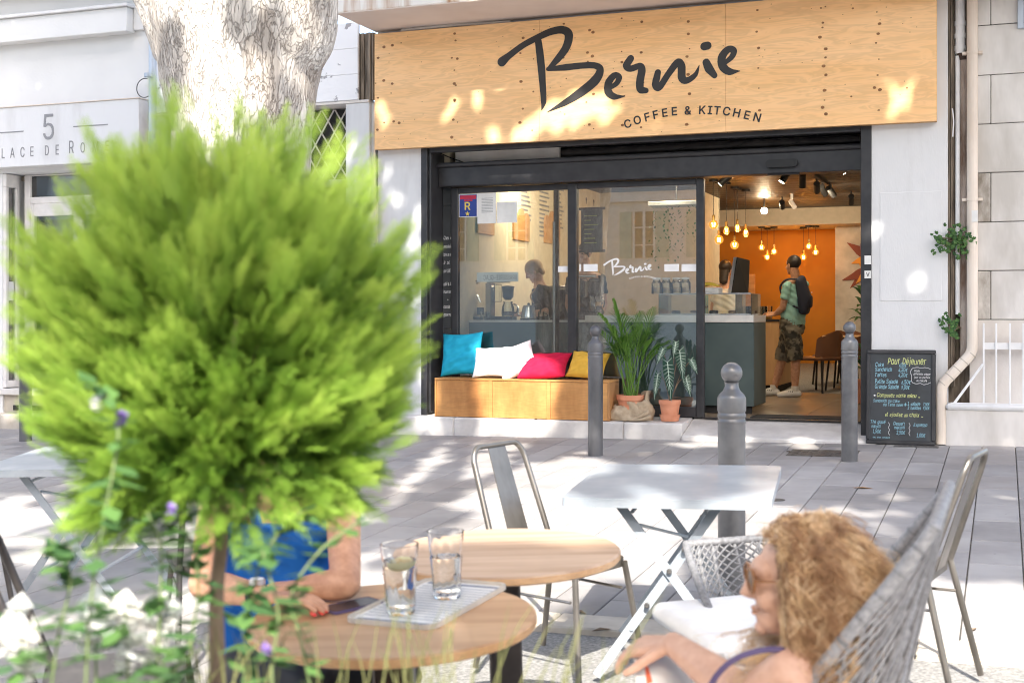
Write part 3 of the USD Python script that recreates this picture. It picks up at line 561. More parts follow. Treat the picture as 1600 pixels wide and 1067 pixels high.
# recessed entrance
ey = -.2
dn = thing('entrance_door', 'white framed glazed entrance with sidelight and transom under the left sign', 'door')
ex1 = dX1 - .004
def wf(x0, x1, z0, z1, y0, y1, par=dn): add('frame_bar', bx(x0, x1, y0, y1, z0, z1, .006), 'window_frame', par)
T0 = onY(60, 602, ey)[2]
xA = onY(40, 400, ey)[0]; xB = onY(47, 400, ey)[0]; zT1 = onY(60, 275, ey)[2]; zT2 = onY(60, 308, ey)[2]; zD = onY(60, 318, ey)[2]
wf(xA - .02, xB, T0, 2.655, ey, ey + .08); wf(xB + .001, ex1, zT1, 2.655, ey, ey + .07); wf(xB + .001, ex1, zD, zT2, ey, ey + .07)
xx = xB + .001
while xx < ex1 - .3:
    w = .62; wf(xx + w, xx + w + .07, T0, zD - .002, ey, ey + .06)
    wf(xx, xx + .05, T0, zD - .002, ey + .002, ey + .05); wf(xx + .051, xx + w - .001, zD - .15, zD - .002, ey + .002, ey + .05); wf(xx + .051, xx + w - .001, T0, T0 + .22, ey + .002, ey + .05); wf(xx + .051, xx + w - .001, 1.42, 1.55, ey + .002, ey + .05)
    add('pane', bx(xx + .02, xx + w, ey + .024, ey + .03, T0 + .1, zD - .05), 'pane_glass', dn); add('pane', bx(xx, xx + w + .06, ey + .032, ey + .038, zT2 + .001, zT1 - .001), 'pane_glass', dn); xx += w + .071
# the sidelight stands across the reveal
for z0, z1 in ((T0 - .02, T0 + .06), (2.5, 2.655)): add('frame_bar', bx(dX0 + .001, dX0 + .05, LY + .002, ey - .002, z0, z1, .006), 'window_frame', dn)
for y0, y1 in ((LY + .002, LY + .05), (ey - .06, ey - .002)): add('frame_bar', bx(dX0 + .001, dX0 + .05, y0, y1, T0 + .061, 2.499, .006), 'window_frame', dn)
add('pane', bx(dX0 + .02, dX0 + .026, LY + .05, ey - .06, T0 + .06, 2.5), 'pane_glass', dn)
c = V(dX0 + .028, LY + .12, onX(20, 455, dX0)[2]); add('notice', bx(c[0], c[0] + .002, c[1] - .05, c[1] + .03, c[2] - .11, c[2] + .11), 'paper', dn)
lob = sub('lobby', nb)
add('lobby_back', bx(-13.5, -8.4, 2.2, 2.3, -.3, 2.655), 'beige_wall', lob); add('lobby_floor', bx(-13.5, -8.4, ey + .081, 2.2, -.4, T0 - .03), 'floor_tile', lob); add('lobby_ceiling', bx(-13.5, -8.4, ey + .081, 2.2, 2.6, 2.65), 'beige_wall', lob); add('lobby_side', bx(-8.5, -8.4, ey + .081, 2.2, -.3, 2.6), 'beige_wall', lob)
for k in range(3): add('ceiling_lamp', tube([(-10.2 + .45 * k, .9, 2.1), (-10.2 + .45 * k, .9, 2.35)], .035, 10), 'paper', lob)
add('sill_stone', bx(dX0 - .3, ex1, LY - .05, ey + .08, T0 - .1, T0 - .032, .008), 'limestone', nb)
zs = onY(0, 645, -.5)[2]
add('plinth', bx(dX0 - .3, ex1, LY + .03, ey + .08, zs - .1, T0 - .102, .004), 'curb_stone', nb)
add('vent_grille', bx(dX0 + .15, dX0 + .75, LY + .0, LY + .028, zs + .03, zs + .09, .003), 'dark_void', nb)
add('entrance_step', wedge(-13, -8.95, -.62, LY + .029, zs - .005, zs + .0, .012), 'curb_stone', nb)
dp = thing('downpipe', 'blue-grey zinc downpipe at the corner of the left building, behind the tree', 'pipe')
pts = [onY(231, -60, LY - .2), onY(232, 22, LY - .2), onY(238.5, 42, LY - .12), onY(238.5, 300, LY - .12)]; pts[3] = V(pts[2][0], LY - .12, gz(-8.5, -.5))
add('pipe', tube(bend(pts, .07), .043, 14), 'zinc_pipe', dp)
for z in (onY(232, 25, LY - .2)[2], onY(238, 120, LY - .12)[2], 1.4): add('collar', lathe([(.043, -.02), (.048, -.02), (.048, .02), (.043, .02)], 16, (pts[2][0] if z < 3.6 else pts[1][0], LY - .12 if z < 3.6 else LY - .2, z)), 'zinc_pipe', dp)
lp = thing('cable_loop', 'thin black cable loop above the end of the white box sign', 'cable')
q = onY(226, 138, LY - .08); add('loop', tube([q + V(.105 * math.cos(a), 0, .105 * math.sin(a)) for a in np.linspace(1.2, 5.2, 24)], .005, 6), 'black_metal', lp)

# ------------------------------------------------------------------ right: pipes in the gap, stone building, plinth and railing
gap = thing('wall_gap', 'dark rusty gap with old pipes between the white pillar and the stone house', 'gap')
gx0, gx1 = XR1 + .001, onY(1513, 300, -.3)[0]
add('gap_back', bx(gx0, gx1 + .1, -.16, .1, -.2, 4.3), 'old_timber', gap)
for u0, u1, y in ((1481.5, 1484, -.31), (1485, 1488.5, -.29), (1489, 1491.5, -.27)): add('timber_strip', bx(onY(u0, 300, y)[0], onY(u1, 300, y)[0], y, -.161, .35, 4.3, .004), 'old_timber', gap)
def vpipe(name, u, z0, z1, r, mat, y, lab, v0=None):
    X = onY(u, 300, y)[0]; t = thing(name, lab, 'pipe'); add('pipe', tube([(X, y, z0), (X, y, z1)], r, 14), mat, t); return t, X
zj = onY(1500, 85, -.25)[2]
t, X = vpipe('wall_pipe', 1500.5, zj, 4.3, .043, 'white_pipe', -.26, 'white pipe high in the gap, above the rusty pipe')
for k in range(3): add('collar', lathe([(.043, -.02), (.049, -.02), (.049, .02), (.043, .02)], 16, (X, -.26, zj + .05 + k * .11)), 'white_pipe', t)
t, X = vpipe('wall_pipe', 1506.5, .55, zj - .06, .036, 'rusty_pipe', -.26, 'rusty brown old pipe in the gap left of the cream downpipe')
add('open_mouth', lathe([(.036, 0), (.05, .05), (.05, .06), (.03, .02)], 14, (X - .01, -.265, zj - .06)), 'dark_brown', t)
t, X = vpipe('wall_pipe', 1496.5, 1.0, zj - .02, .021, 'white_pipe', -.275, 'thin flaking white pipe beside the rusty pipe in the gap')
t = thing('gap_cable', 'loose white cable hanging in the gap beside the white pillar', 'cable'); add('cable', tube(spl([onY(1488, 170, -.33), onY(1490, 190, -.34), onY(1488.5, 214, -.34)], 12), .006, 6), 'white_pipe', t)
cp = thing('downpipe', 'cream downpipe with a slanting elbow beside the stone house', 'pipe')
Y0 = -.355; pts = [onY(1525, -200, Y0), onY(1519.3, 551, Y0), onY(1471, 602, Y0 - .05), onY(1469.5, 692, Y0 - .15)]; pts[0] = V(pts[1][0], Y0, 4.3); pts[3] = V(pts[2][0], Y0 - .07, gz(-.5, -.3))
add('pipe', tube(bend(pts, .06, 5), .047, 18), 'cream_pipe', cp)
for z in (onY(1521, 83, Y0)[2], onY(1521, 312, Y0)[2]):
    add('bracket', [lathe([(.047, -.012), (.053, -.012), (.053, .012), (.047, .012)], 18, (pts[1][0], Y0, z)), bx(pts[1][0] - .085, pts[1][0] - .053, Y0 - .01, Y0 + .05, z - .012, z + .012), bx(pts[1][0] + .053, pts[1][0] + .085, Y0 - .01, Y0 - .04 + .09, z - .012, z + .012)], 'cream_pipe', cp)
d_ = pts[2] - pts[1]; L = np.linalg.norm(d_); d_ = d_ / L
for k in range(5):
    c = pts[1] + d_ * L * (.04 + .23 * k); add('elbow_joint', tube([c - d_ * .004, c + d_ * .004], .0495, 18), 'curb_stone', cp)
a = onY(1522, 338, Y0 - .048); add('paper_scrap', bx(a[0] - .02, a[0] + .03, Y0 - .05, Y0 - .046, a[2] - .05, a[2] + .05), 'paper', cp)
sh = thing('stone_house', 'pale stone block house wall at the right edge with a white capped plinth', 'building')
SYW = -.3; sx0 = gx1 + .01
zz = [onY(1533, y, SYW)[2] for y in (499.5, 423.3, 347.3, 270.5, 194.3, 118, 40.3, -37, -114)]
vx = onY(1548, 300, SYW)[0]
for r, (a, b) in enumerate(zip(zz[:-1], zz[1:])):
    xs_ = [sx0, vx, vx + .95, vx + 1.9] if r % 2 == 0 else [sx0, vx + .5, vx + 1.45, vx + 1.9]
    for i, (x0, x1) in enumerate(zip(xs_[:-1], xs_[1:])):
        add('stone_block', bx(x0 + .003, x1 - .003, SYW + rnd.uniform(0, .004), .1, a + .004, b - .004, .006), 'stained_stone' if (i == 0 and r in (0, 2)) else 'limestone', sh)
add('mortar', bx(sx0 + .001, vx + 1.9, SYW + .012, .12, zz[0], 4.9), 'joint_sand', sh)
add('smooth_panel', bx(sx0, vx + 1.9, SYW + .012, .11, -.2, zz[0] - .003, .004), 'dirty_plaster', sh)
pz = onY(1478, 640, -.47)[2]; pzb = onY(1478, 629, -.5)[2]; plx = onY(1477.5, 680, -.45)[0]
add('plinth_block', bx(plx, plx + .70, -.45, SYW + .011, gz(plx, -.45) - .05, pz - .001, .006), 'limestone', sh); add('plinth_block', bx(plx + .704, plx + 2.1, -.45, SYW + .011, gz(plx, -.45) - .05, pz - .001, .006), 'limestone', sh)
add('plinth_cap', bx(plx - .0, plx + 2.1, -.475, SYW + .011, pz, pz + .055, .02), 'white_plaster', sh)
a = onY(1590, 45, SYW - .03); add('window_surround', [bx(a[0], a[0] + .05, SYW - .03, SYW - .001, a[2], 4.6, .004), bx(a[0] + .051, a[0] + 1.2, SYW - .03, SYW - .001, a[2], a[2] + .03, .004)], 'zinc_pipe', sh); add('window_shutter', bx(a[0] + .052, a[0] + 1.2, SYW - .015, SYW - .001, a[2] + .032, 4.6, .004), 'dark_steel', sh)
rl = thing('railing', 'white painted iron railing with a diagonal stay on the stone plinth', 'railing')
RY = -.42; zt = onY(1550, 505, RY)[2]; zb = pz + .055
for k, u in enumerate((1537, 1556.5, 1578, 1599, 1620, 1641, 1662)):
    X = onY(u, 560, RY)[0]; add('bar', bx(X - .0075, X + .0075, RY - .0075, RY + .0075, zb, zt, .002), 'white_pipe', rl)
a, b = onY(1536, 535.5, RY), onY(1670, 546, RY); add('flat_bar', bx(a[0], b[0], RY + .008, RY + .018, a[2] - .058, a[2], .002), 'white_pipe', rl)
a, b = onY(1536, 569, RY), onY(1491, 630, RY); b[2] = zb; add('stay', tube([a, b], .013, 6), 'white_pipe', rl); add('foot_plate', bx(b[0] - .03, a[0] + 1.2, RY - .02, RY + .02, zb + .001, zb + .007, .002), 'white_pipe', rl)

# ------------------------------------------------------------------ bollards
def bollard_parts(t, mat):
    add('post', lathe([(.066, -.06), (.066, .0), (.0645, .01), (.0645, .835), (.067, .84), (.067, .85), (.063, .856), (.063, .862), (.067, .868), (.067, .878), (.063, .884), (.063, .89), (.067, .896), (.067, .955), (.058, .972), (.04, .99), (.032, 1.01), (.0315, 1.025), (.036, 1.03)], 32), mat, t, smooth=40)
    add('ball', lathe([(.0005 + .050 * math.sin(a), 1.073 - .050 * math.cos(a)) for a in np.linspace(0.35, math.pi, 14)], 28), mat, t, smooth=True)
bl = []
for k, (px, py) in enumerate(((33, 690), (927, 713), (1139, 944), (1326, 722))):
    p = ong(px, py) + V(0, .065, 0); s = 1.02 if k != 2 else 1.02
    M = T(p[0], p[1], gz(p[0], p[1]), k * .7) @ np.diag([s, s, s, 1])
    lab = ['dark grey bollard at the far left behind the green shrub', 'grey bollard standing before the wooden bench and yellow cushion', 'nearest grey bollard, rising behind the white folding table', 'scuffed grey bollard standing before the cafe doorway beside the menu board'][k]
    t = thing('bollard', lab, 'bollard', M, 'bollards along the pavement'); bollard_parts(t, 'bollard_worn' if k in (2, 3) else 'bollard_paint')

# ------------------------------------------------------------------ street trees: the trunk in view and the canopies that shade the shop
def trunk(cx, cy, prof, limbs, seed, name, label):
    P = []
    z0 = gz(cx, cy)
    parts = []
    for (za, ra, xa), (zb_, rb, xb) in zip(prof[:-1], prof[1:]):
        parts.append(Manifold.batch_hull([Manifold.sphere(ra, 40).scale((1, 1, .25)).translate((cx + xa, cy, za)), Manifold.sphere(rb, 40).scale((1, 1, .25)).translate((cx + xb, cy, zb_))]))
    for pts in limbs:
        for (a, ra), (b, rb) in zip(pts[:-1], pts[1:]):
            parts.append(Manifold.batch_hull([Manifold.sphere(ra, 28).translate(tuple(a)), Manifold.sphere(rb, 28).translate(tuple(b))]))
    m = Manifold.batch_boolean(parts, m3.OpType.Add).refine_to_length(.05); m = fix(m); m.merge_vertices()
    trimesh.smoothing.filter_taubin(m, iterations=24)
    n = np.array(m.vertex_normals); v = np.array(m.vertices); q = v * V(1, 1, .35)
    d = .06 * (meshkit.fbm(q * 2.2, 3, seed) - .5) + .055 * (meshkit.fbm(q * 8, 3, seed + 5) - .5) + .03 * np.abs(meshkit.fbm(q * V(14, 14, 9), 2, seed + 9) - .5); m.vertices = v + n * d[:, None]
    t = thing(name, label, 'tree'); add('trunk', m, 'bark', t, smooth=True); return t
TA = V(-5.42, -4.0)
trA = trunk(*TA, [(gz(*TA) - .1, .62, 0), (gz(*TA) + .25, .5, 0), (1.0, .46, 0), (1.9, .475, .0), (2.4, .52, -.01), (2.9, .60, -.02), (3.35, .67, -.04)],
            [[((-5.75, -4, 3.2), .45), ((-6.3, -4.3, 4.6), .34), ((-7.2, -5.6, 6.8), .22), ((-7.6, -7.6, 8.8), .13), ((-7.4, -9.6, 9.9), .05)], [((-5.1, -4, 3.2), .45), ((-4.8, -4.5, 4.7), .32), ((-4.2, -5.9, 6.6), .22), ((-3.4, -8.2, 8.6), .13), ((-2.6, -10.6, 9.9), .05)], [((-5.2, -4, 3.6), .3), ((-5.3, -4.2, 5.4), .24), ((-5.6, -6.0, 7.8), .14), ((-5.2, -8.6, 9.6), .06)]], 4, 'plane_tree', 'massive pale plane tree trunk with flaky bark rising behind the green shrub')
TB = V(3.4, -9.2)
trB = trunk(*TB, [(gz(*TB) - .1, .4, 0), (gz(*TB) + .3, .3, 0), (2.0, .26, 0), (3.8, .25, 0)],
            [[((3.4, -9.2, 3.7), .2), ((2.2, -9.0, 5.3), .15), ((.8, -10.4, 7.6), .1), ((-.8, -12.4, 9.6), .05)], [((3.4, -9.2, 3.7), .2), ((3.6, -9.3, 5.8), .15), ((2.6, -9.4, 8.2), .09), ((1.6, -11.4, 9.8), .04)]], 9, 'plane_tree', 'plane tree shading the pavement from the right, outside the picture')
# leaves hang where they throw the shade seen on the shop and the paving
litpoly = Polygon([ong(*p)[:2] for p in ((-300, 1100), (-300, 865), (60, 868), (250, 862), (420, 850), (560, 905), (640, 850), (700, 786), (762, 758), (800, 735), (850, 718), (905, 703), (945, 712), (1000, 742), (1110, 760), (1210, 785), (1330, 800), (1400, 880), (1480, 905), (1610, 915), (1800, 930), (1800, 1100))])
lit2 = [Polygon([ong(*p)[:2] for p in q]) for q in (((595, 800), (600, 770), (640, 730), (690, 690), (712, 690), (700, 720), (672, 745), (640, 778), (612, 800)), ((750, 690), (842, 690), (800, 724), (760, 745), (700, 760)), ((1040, 690), (1190, 690), (1170, 702), (1050, 700)), ((1230, 692), (1275, 692), (1290, 704), (1250, 704)))]
lit2 += [Polygon([ong(*p)[:2] for p in q]).buffer(.02) for q in (((-100, 780), (90, 770), (70, 830), (-100, 850)), ((120, 740), (240, 720), (220, 780), (120, 800)))]
from shapely import contains_xy
def shade_ground(x, y):
    s = np.ones(len(x)) * .93
    w = (meshkit.fbm(np.stack([x * 1.1, y * 1.1, x * 0], 1), 3, 2) - .5)
    s[contains_xy(litpoly, x + w * .5, y + w * .5)] = 0
    for q in lit2: s[contains_xy(q, x, y)] = .0
    k_ = (x < -3.3) & (y < -4.4); s[k_] = np.where(w[k_] > -.01, .86, 0)
    d = contains_xy(Polygon([ong(*p)[:2] for p in ((1180, 770), (1420, 765), (1440, 870), (1300, 820))]), x, y); s[d & (w > 0)] = .25
    return s
def shade_wall(x, z):
    s = np.ones(len(x)) * .972
    w = meshkit.fbm(np.stack([x * 1.6, z * 1.0, x * 0], 1), 3, 8)
    for u_, v_, ru, rv in ((745, 150, 11, 30), (710, 170, 9, 11), (700, 186, 7, 10), (800, 126, 8, 15), (771, 130, 6, 12), (872, 184, 38, 28), (818, 205, 20, 24), (780, 213, 22, 12), (945, 168, 24, 24), (905, 150, 14, 20), (1012, 195, 22, 14), (600, 180, 12, 26), (1428, 33, 15, 16), (1402, 150, 15, 16), (1413, 172, 9, 9), (1075, 55, 10, 8), (1365, 345, 18, 14), (1440, 420, 12, 18), (640, 310, 12, 16), (612, 395, 16, 24), (640, 440, 14, 30), (600, 250, 10, 14)):
        e = onY(u_, v_, -.45); s[((x - e[0]) / (ru / 150 + .05)) ** 2 + ((z - e[2]) / (rv / 150 + .05)) ** 2 < 1] = 0
    s[(x < -5.45) & (z < 2.6) & (w > .50)] = .35
    s[(x < -6.2) & (w > .56)] = .35
    L = (x > -5.6) & (x < -4.02) & (z < .95 + .25 * np.sin(x * 5)); s[L] = 0
    s[(x > -5.33) & (x < -5.0) & (z < .9)] = .97
    s[(x > -4.6) & (x < -4.02) & (z < .5) & (w > .5)] = .6
    return s
N = 34000
tx = np.where(nr.random(N) < .5, 1, 0)
gx, gy = nr.uniform(-12.5, 2.2, N), nr.uniform(-8.4, -.5, N); wx, wz_ = nr.uniform(-12.5, 2.2, N), nr.uniform(-.1, 5.2, N)
keep = np.where(tx == 1, shade_wall(wx, wz_), shade_ground(gx, gy)) ** 1.0 > nr.random(N)
base = np.where(tx[:, None] == 1, np.stack([wx, np.full(N, -.45), wz_], 1), np.stack([gx, gy, gz(gx, gy)], 1))
tq = (-4.4 - base[:, 1]) / SUN[1]; hit = base + SUN * tq[:, None]; keep &= ~((np.abs(hit[:, 0] + 5.42) < .78) & (hit[:, 2] > .8) & (hit[:, 2] < 4.2) & (meshkit.fbm(hit * V(4.2, 0, 3.0), 3, 17) > .42))
hz = 9.6 + 1.3 * (meshkit.noise(np.stack([base[:, 0] * .7, base[:, 1] * .7, base[:, 2] * .5], 1), 3) - .3) + nr.normal(0, .35, N)
pos = base + SUN * ((hz - base[:, 2]) / SUN[2])[:, None]
ta = nr.uniform(0, 6.283, 900); tr_ = np.sqrt(nr.random(900)) * .52; tb = np.stack([-1.36 + tr_ * np.cos(ta), -9.66 + tr_ * np.sin(ta), np.full(900, .22)], 1)
tk = meshkit.fbm(tb * 5, 3, 12) < .56; tb = tb[tk]; tb = tb[:190]
def spots(n, c, r): return V(*c) + nr.normal(0, 1, (n, 3)) * V(*r)
tb = np.concatenate([tb, spots(26, (-.42, -9.9, .42), (.12, .12, .1)), spots(26, (-.30, -9.86, .30), (.12, .14, .2)), spots(16, (-.80, -9.6, .1), (.14, .1, .05)), spots(40, (-1.22, -6.34, .35), (.05, .03, .3)), spots(20, (-.95, -6.9, .3), (.12, .12, .02)), spots(70, (-.14, -9.72, .36), (.11, .13, .26)), spots(24, (-1.95, -9.3, .3), (.14, .1, .16)), spots(22, (-.42, -9.95, .2), (.1, .08, .04)), spots(50, (-.70, -8.35, .1), (.13, .1, .07)), np.stack([nr.uniform(-1.6, -.85, 46), nr.uniform(-7.75, -6.9, 46), np.full(46, .27)], 1)])
pos = np.concatenate([pos[keep], tb + SUN * ((nr.uniform(9.2, 10.4, len(tb)) - .22) / SUN[2])[:, None]]); M_ = len(pos); tint = nr.random(M_)
# the trunk already shades what lies behind it; leaves face roughly the sun
nrm = SUN + nr.normal(0, .45, (M_, 3)); nrm /= np.linalg.norm(nrm, axis=1, keepdims=True)
ua = np.cross(nrm, nr.normal(0, 1, (M_, 3))); ua /= np.linalg.norm(ua, axis=1, keepdims=True); va = np.cross(nrm, ua)
sz = nr.uniform(.09, .15, M_)[:, None]
shape = [(0, -1), (.95, -.35), (.6, .3), (0, 1.1), (-.6, .3), (-.95, -.35)]
vv = np.stack([pos + sz * (a * ua + b * va) + nrm * sz * (.25 if abs(a) > .9 else 0) for a, b in shape], 1)
idx = np.arange(M_)[:, None] * 6
ff = np.concatenate([idx + np.array(t) for t in ((0, 1, 2), (0, 2, 3), (0, 3, 4), (0, 4, 5))], 0)
right = pos[:, 0] > -1.6 + .12 * (pos[:, 1] + 4)
for t, sel in ((trA, ~right), (trB, right)):
    k = np.where(sel)[0]; v = vv[k].reshape(-1, 3); f = np.concatenate([np.arange(len(k))[:, None] * 6 + np.array(q) for q in ((0, 1, 2), (0, 2, 3), (0, 3, 4), (0, 4, 5))], 0)
    add('crown', trimesh.Trimesh(v, f, process=False), 'plane_leaf', t, prim=np.repeat(tint[k], 6), kind='stuff')

# ------------------------------------------------------------------ the house across the street, seen only in the glass
ob = thing('opposite_house', 'cream house with green shutters across the street, mirrored in the shop window', 'building')
OY = -34.0
add('wall', bx(-45, 30, OY - 1, OY, -3, 11.5), 'far_plaster', ob)
for z in (.3 + 5.0, 9.6): add('string_course', bx(-45, 30, OY + .002, OY + .15, z, z + .25), 'far_trim', ob)
wc = onY(1007, 367, 34)
for j in (0, 1):
    for i in range(-6, 10):
        x, z = wc[0] + i * 2.5, wc[2] + j * 3.4; w_, h_ = .42, .85
        w = sub('window', ob)
        add('glazing', bx(x - w_, x + w_, OY + .002, OY + .02, z - h_, z + h_), 'dark_void', w)
        add('window_frame', [bx(x - w_, x - w_ + .07, OY + .021, OY + .05, z - h_, z + h_), bx(x + w_ - .07, x + w_, OY + .021, OY + .05, z - h_, z + h_), bx(x - .05, x + .05, OY + .021, OY + .05, z - h_, z + h_)] + [bx(x - w_ + .071, x + w_ - .071, OY + .021, OY + .045, z + q, z + q + .04) for q in (-.4, .25)], 'far_trim', w)
        for s in (-1, 1): add('shutter', bx(x + s * (w_ + .05), x + s * (w_ + .5), OY + .002, OY + .06, z - h_, z + h_), 'shutter_green', w)
# ------------------------------------------------------------------ tables and chairs on the terrace
def round_table(X, Y, mat, label, r=.36, h=.74, yaw=.36):
    t = thing('round_table', label, 'table', gframe(X, Y, yaw), 'round wooden tables')
    add('tabletop', lathe([(.0003, h), (r - .004, h), (r, h - .004), (r, h - .022), (r - .004, h - .026), (.0003, h - .026)], 64), mat, t, smooth=30)
    for k in range(3): add('ply_line', lathe([(r + .0004, h - .006 - .006 * k), (r + .0008, h - .0075 - .006 * k), (r + .0004, h - .009 - .006 * k)], 64), 'plywood_edge', t)
    add('bracket', bx(-.2, .2, -.03, .03, h - .046, h - .0265, .003), 'dark_steel', t)
    add('post', bx(-.05, .05, -.05, .05, .025, h - .047, .006), 'dark_steel', t)
    for a in (0, 1): add('foot', bx(*((-.26, .26, -.035, .035) if a == 0 else (-.035, .035, -.26, .26)), .0 + .0 * a, .024 - .001 * a, .004), 'dark_steel', t)
    return t
TT1, TT2 = (-1.42, -9.585), (-1.43, -8.79)
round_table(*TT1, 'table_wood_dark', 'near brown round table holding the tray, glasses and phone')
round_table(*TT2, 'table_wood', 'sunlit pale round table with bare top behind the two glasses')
def folding_parts(t, w=.795, d=.9, h=.73):
    top = rbox2(w, d, .035); rim = top.difference(rbox2(w - .012, d - .012, .03))
    add('tabletop', mv(ext(top, .006), T(0, 0, h - .006)), 'white_metal', t); add('rim', mv(ext(rim, .028), T(0, 0, h - .0345)), 'white_metal', t)
    for y in (-d * .36, d * .36):
        s = 1 if y < 0 else -1
        for sx, off in ((1, 0), (-1, .014 * s)):
            a, b = V(-.2 * sx, y + off, h - .03), V(.3 * sx, y + off, .006); dd = (b - a) / np.linalg.norm(b - a); n_ = V(-dd[2], 0, dd[0]) * .0175; e = V(0, .005, 0)
            add('leg', hullpts([p + i * n_ + j * e for p in (a, b) for i in (-1, 1) for j in (-1, 1)]), 'white_metal', t)
        for kx, kz in ((.0, .435), (.06, .52), (-.09, .30)): add('rivet', tube([(kx if kz > .43 else kx, y - .022 * s * 1, kz), (kx, y + .008 * s, kz)], .011, 10), 'steel', t)
    for x, z in ((.155, .2), (-.155, .2), (.14, .66), (-.14, .66)): add('cross_bar', tube([(x * 1.0, -d * .36, z), (x, d * .36, z)], .008, 8), 'white_metal', t)
    add('stay', tube([(.0, -.3, .44), (.12, .28, .60)], .007, 6), 'white_metal', t); add('stay', tube([(-.0, .3, .44), (-.12, -.28, .60)], .007, 6), 'white_metal', t)
wt = thing('folding_table', 'white metal folding table, empty, before the nearest grey bollard', 'table', gframe(-1.237, -7.30, .117), 'white folding tables'); folding_parts(wt)
copy(wt, 'folding_table', 'white metal folding table with coffee cups behind the shrub at far left', 'table', gframe(-4.35, -7.10, .30), 'white folding tables')
def tolix_parts(t, mat, slat=True):
    zs = .45
    for s in (-1, 1):
        add('leg', tube(bend([(.2, .15 * s, zs - .01), (.205, .155 * s, zs - .05), (.25, .20 * s, .004)], .03), .0125, 10), mat, t)
        add('leg', tube([(-.2, .17 * s, zs), (-.30, .205 * s, .004)], .0125, 10), mat, t)
    pts = [(-.2, -.17, zs), (-.335, -.15, .84), (-.35, -.12, .885), (-.35, .12, .885), (-.335, .15, .84), (-.2, .17, zs)]
    add('back_frame', tube(bend(pts, .05, 6), .0125, 12), mat, t, smooth=40)
    if slat:
        P = [(-.347, -.05, .88), (-.347, .05, .88), (-.205, .06, zs), (-.205, -.06, zs)]; P = [V(*p) for p in P]
        add('back_slat', hullpts(P + [p + V(-.004, 0, -.001) for p in P]), mat, t)
    ss_ = rbox2(.40, .37, .06); add('seat', mv(ext(ss_, .003), T(0, 0, zs)), mat, t); add('seat_rim', mv(ext(ss_.difference(rbox2(.393, .363, .057)), .03), T(0, 0, zs - .0305)), mat, t)
    add('stretcher', tube([(.18, -.155, .33), (-.22, -.17, .33)], .006, 6), mat, t); add('stretcher', tube([(.18, .155, .33), (-.22, .17, .33)], .006, 6), mat, t)
ch = thing('steel_chair', 'bare steel chair with a flat back slat behind the pale round table', 'chair', gframe(-1.65, -7.59, -.40), 'steel terrace chairs'); tolix_parts(ch, 'raw_steel')
copy(ch, 'steel_chair', 'bare steel chair seen from the side at the right edge', 'chair', gframe(-.418, -7.37, 2.93), 'steel terrace chairs')
dc = thing('dark_chair', 'dark steel tube chair cut off by the left edge, before the far white table', 'chair', gframe(-4.55, -7.85, 1.0), 'dark terrace chairs'); tolix_parts(dc, 'dark_steel', False)
copy(dc, 'dark_chair', 'dark steel tube chair right of the far white table, behind the shrub', 'chair', gframe(-3.1, -7.85, 2.3), 'dark terrace chairs')
copy(dc, 'dark_chair', 'dark steel tube chair low at the left behind the white flowers', 'chair', gframe(-2.45, -9.35, .6), 'dark terrace chairs')
# cups on the far table
fm = gframe(-4.35, -7.10, .30)
for k, (x, y) in enumerate(((-.05, .12), (.2, .05), (.1, -.25))):
    t = thing('coffee_cup', ['white coffee cup tipped on a saucer, leftmost on the far white table', 'white coffee cup behind the shrub edge on the far white table', 'white coffee cup nearest the front edge of the far white table'][k], 'cup', fm @ T(x, y, .731), 'cups on the far white table')
    add('saucer', lathe([(.0005, .004), (.045, .004), (.068, .014), (.07, .012), (.045, .0), (.0005, .0)], 24), 'white_cushion', t, smooth=40)
    add('cup', lathe([(.022, .006), (.026, .008), (.038, .045), (.041, .062), (.038, .062), (.034, .045), (.02, .012), (.0005, .012)], 24), 'white_cushion', t, smooth=40)
    add('handle', tube(spl([(.036, 0, .05), (.056, 0, .048), (.054, 0, .026), (.033, 0, .024)], 10), .004, 6), 'white_cushion', t)
t = thing('serving_tray', 'round metal tray under the cups on the far white table', 'tray', fm @ T(.05, .02, .7308)); add('plate', lathe([(.0005, .0), (.15, .0), (.17, .012)], 32), 'steel', t)

# things on the near table
f1 = gframe(*TT1, 0)
inv1 = np.linalg.inv(f1)
def on1(px, py, h=.741):
    p = onZ(px, py, .215); q = inv1 @ np.append(p, 1); q[2] = h; return q[:3]
c4 = [on1(*q) for q in ((575, 966), (648, 974), (762, 926), (692, 914))]
ax = (c4[2] - c4[1]) + (c4[3] - c4[0]); yw = math.atan2(ax[1], ax[0]); ct = sum(c4) / 4
tl, tw = np.linalg.norm(ax) / 2, .235
t = thing('serving_tray', 'white tray with thin dark stripes under the two glasses on the near table', 'tray', f1 @ T(ct[0], ct[1], .7405, yw))
tray = rbox2(tl + .03, tw, .03)
add('tray_base', ext(tray, .004), 'paper', t); add('tray_rim', ext(rbox2(tl + .046, tw + .016, .036).difference(tray), .012), 'curb_stone', t)
for k in range(14): add('stripe', bx(-tl / 2 + .05 + k * (tl - .1) / 13, -tl / 2 + .054 + k * (tl - .1) / 13, -tw / 2 + .012, tw / 2 - .012, .0042, .0048), 'tray_print', t)
for s in (-1, 1): add('end_band', bx(s * (tl / 2 - .012) - .008, s * (tl / 2 - .012) + .008, -tw / 2 + .012, tw / 2 - .012, .0042, .0048), 'tray_print', t)
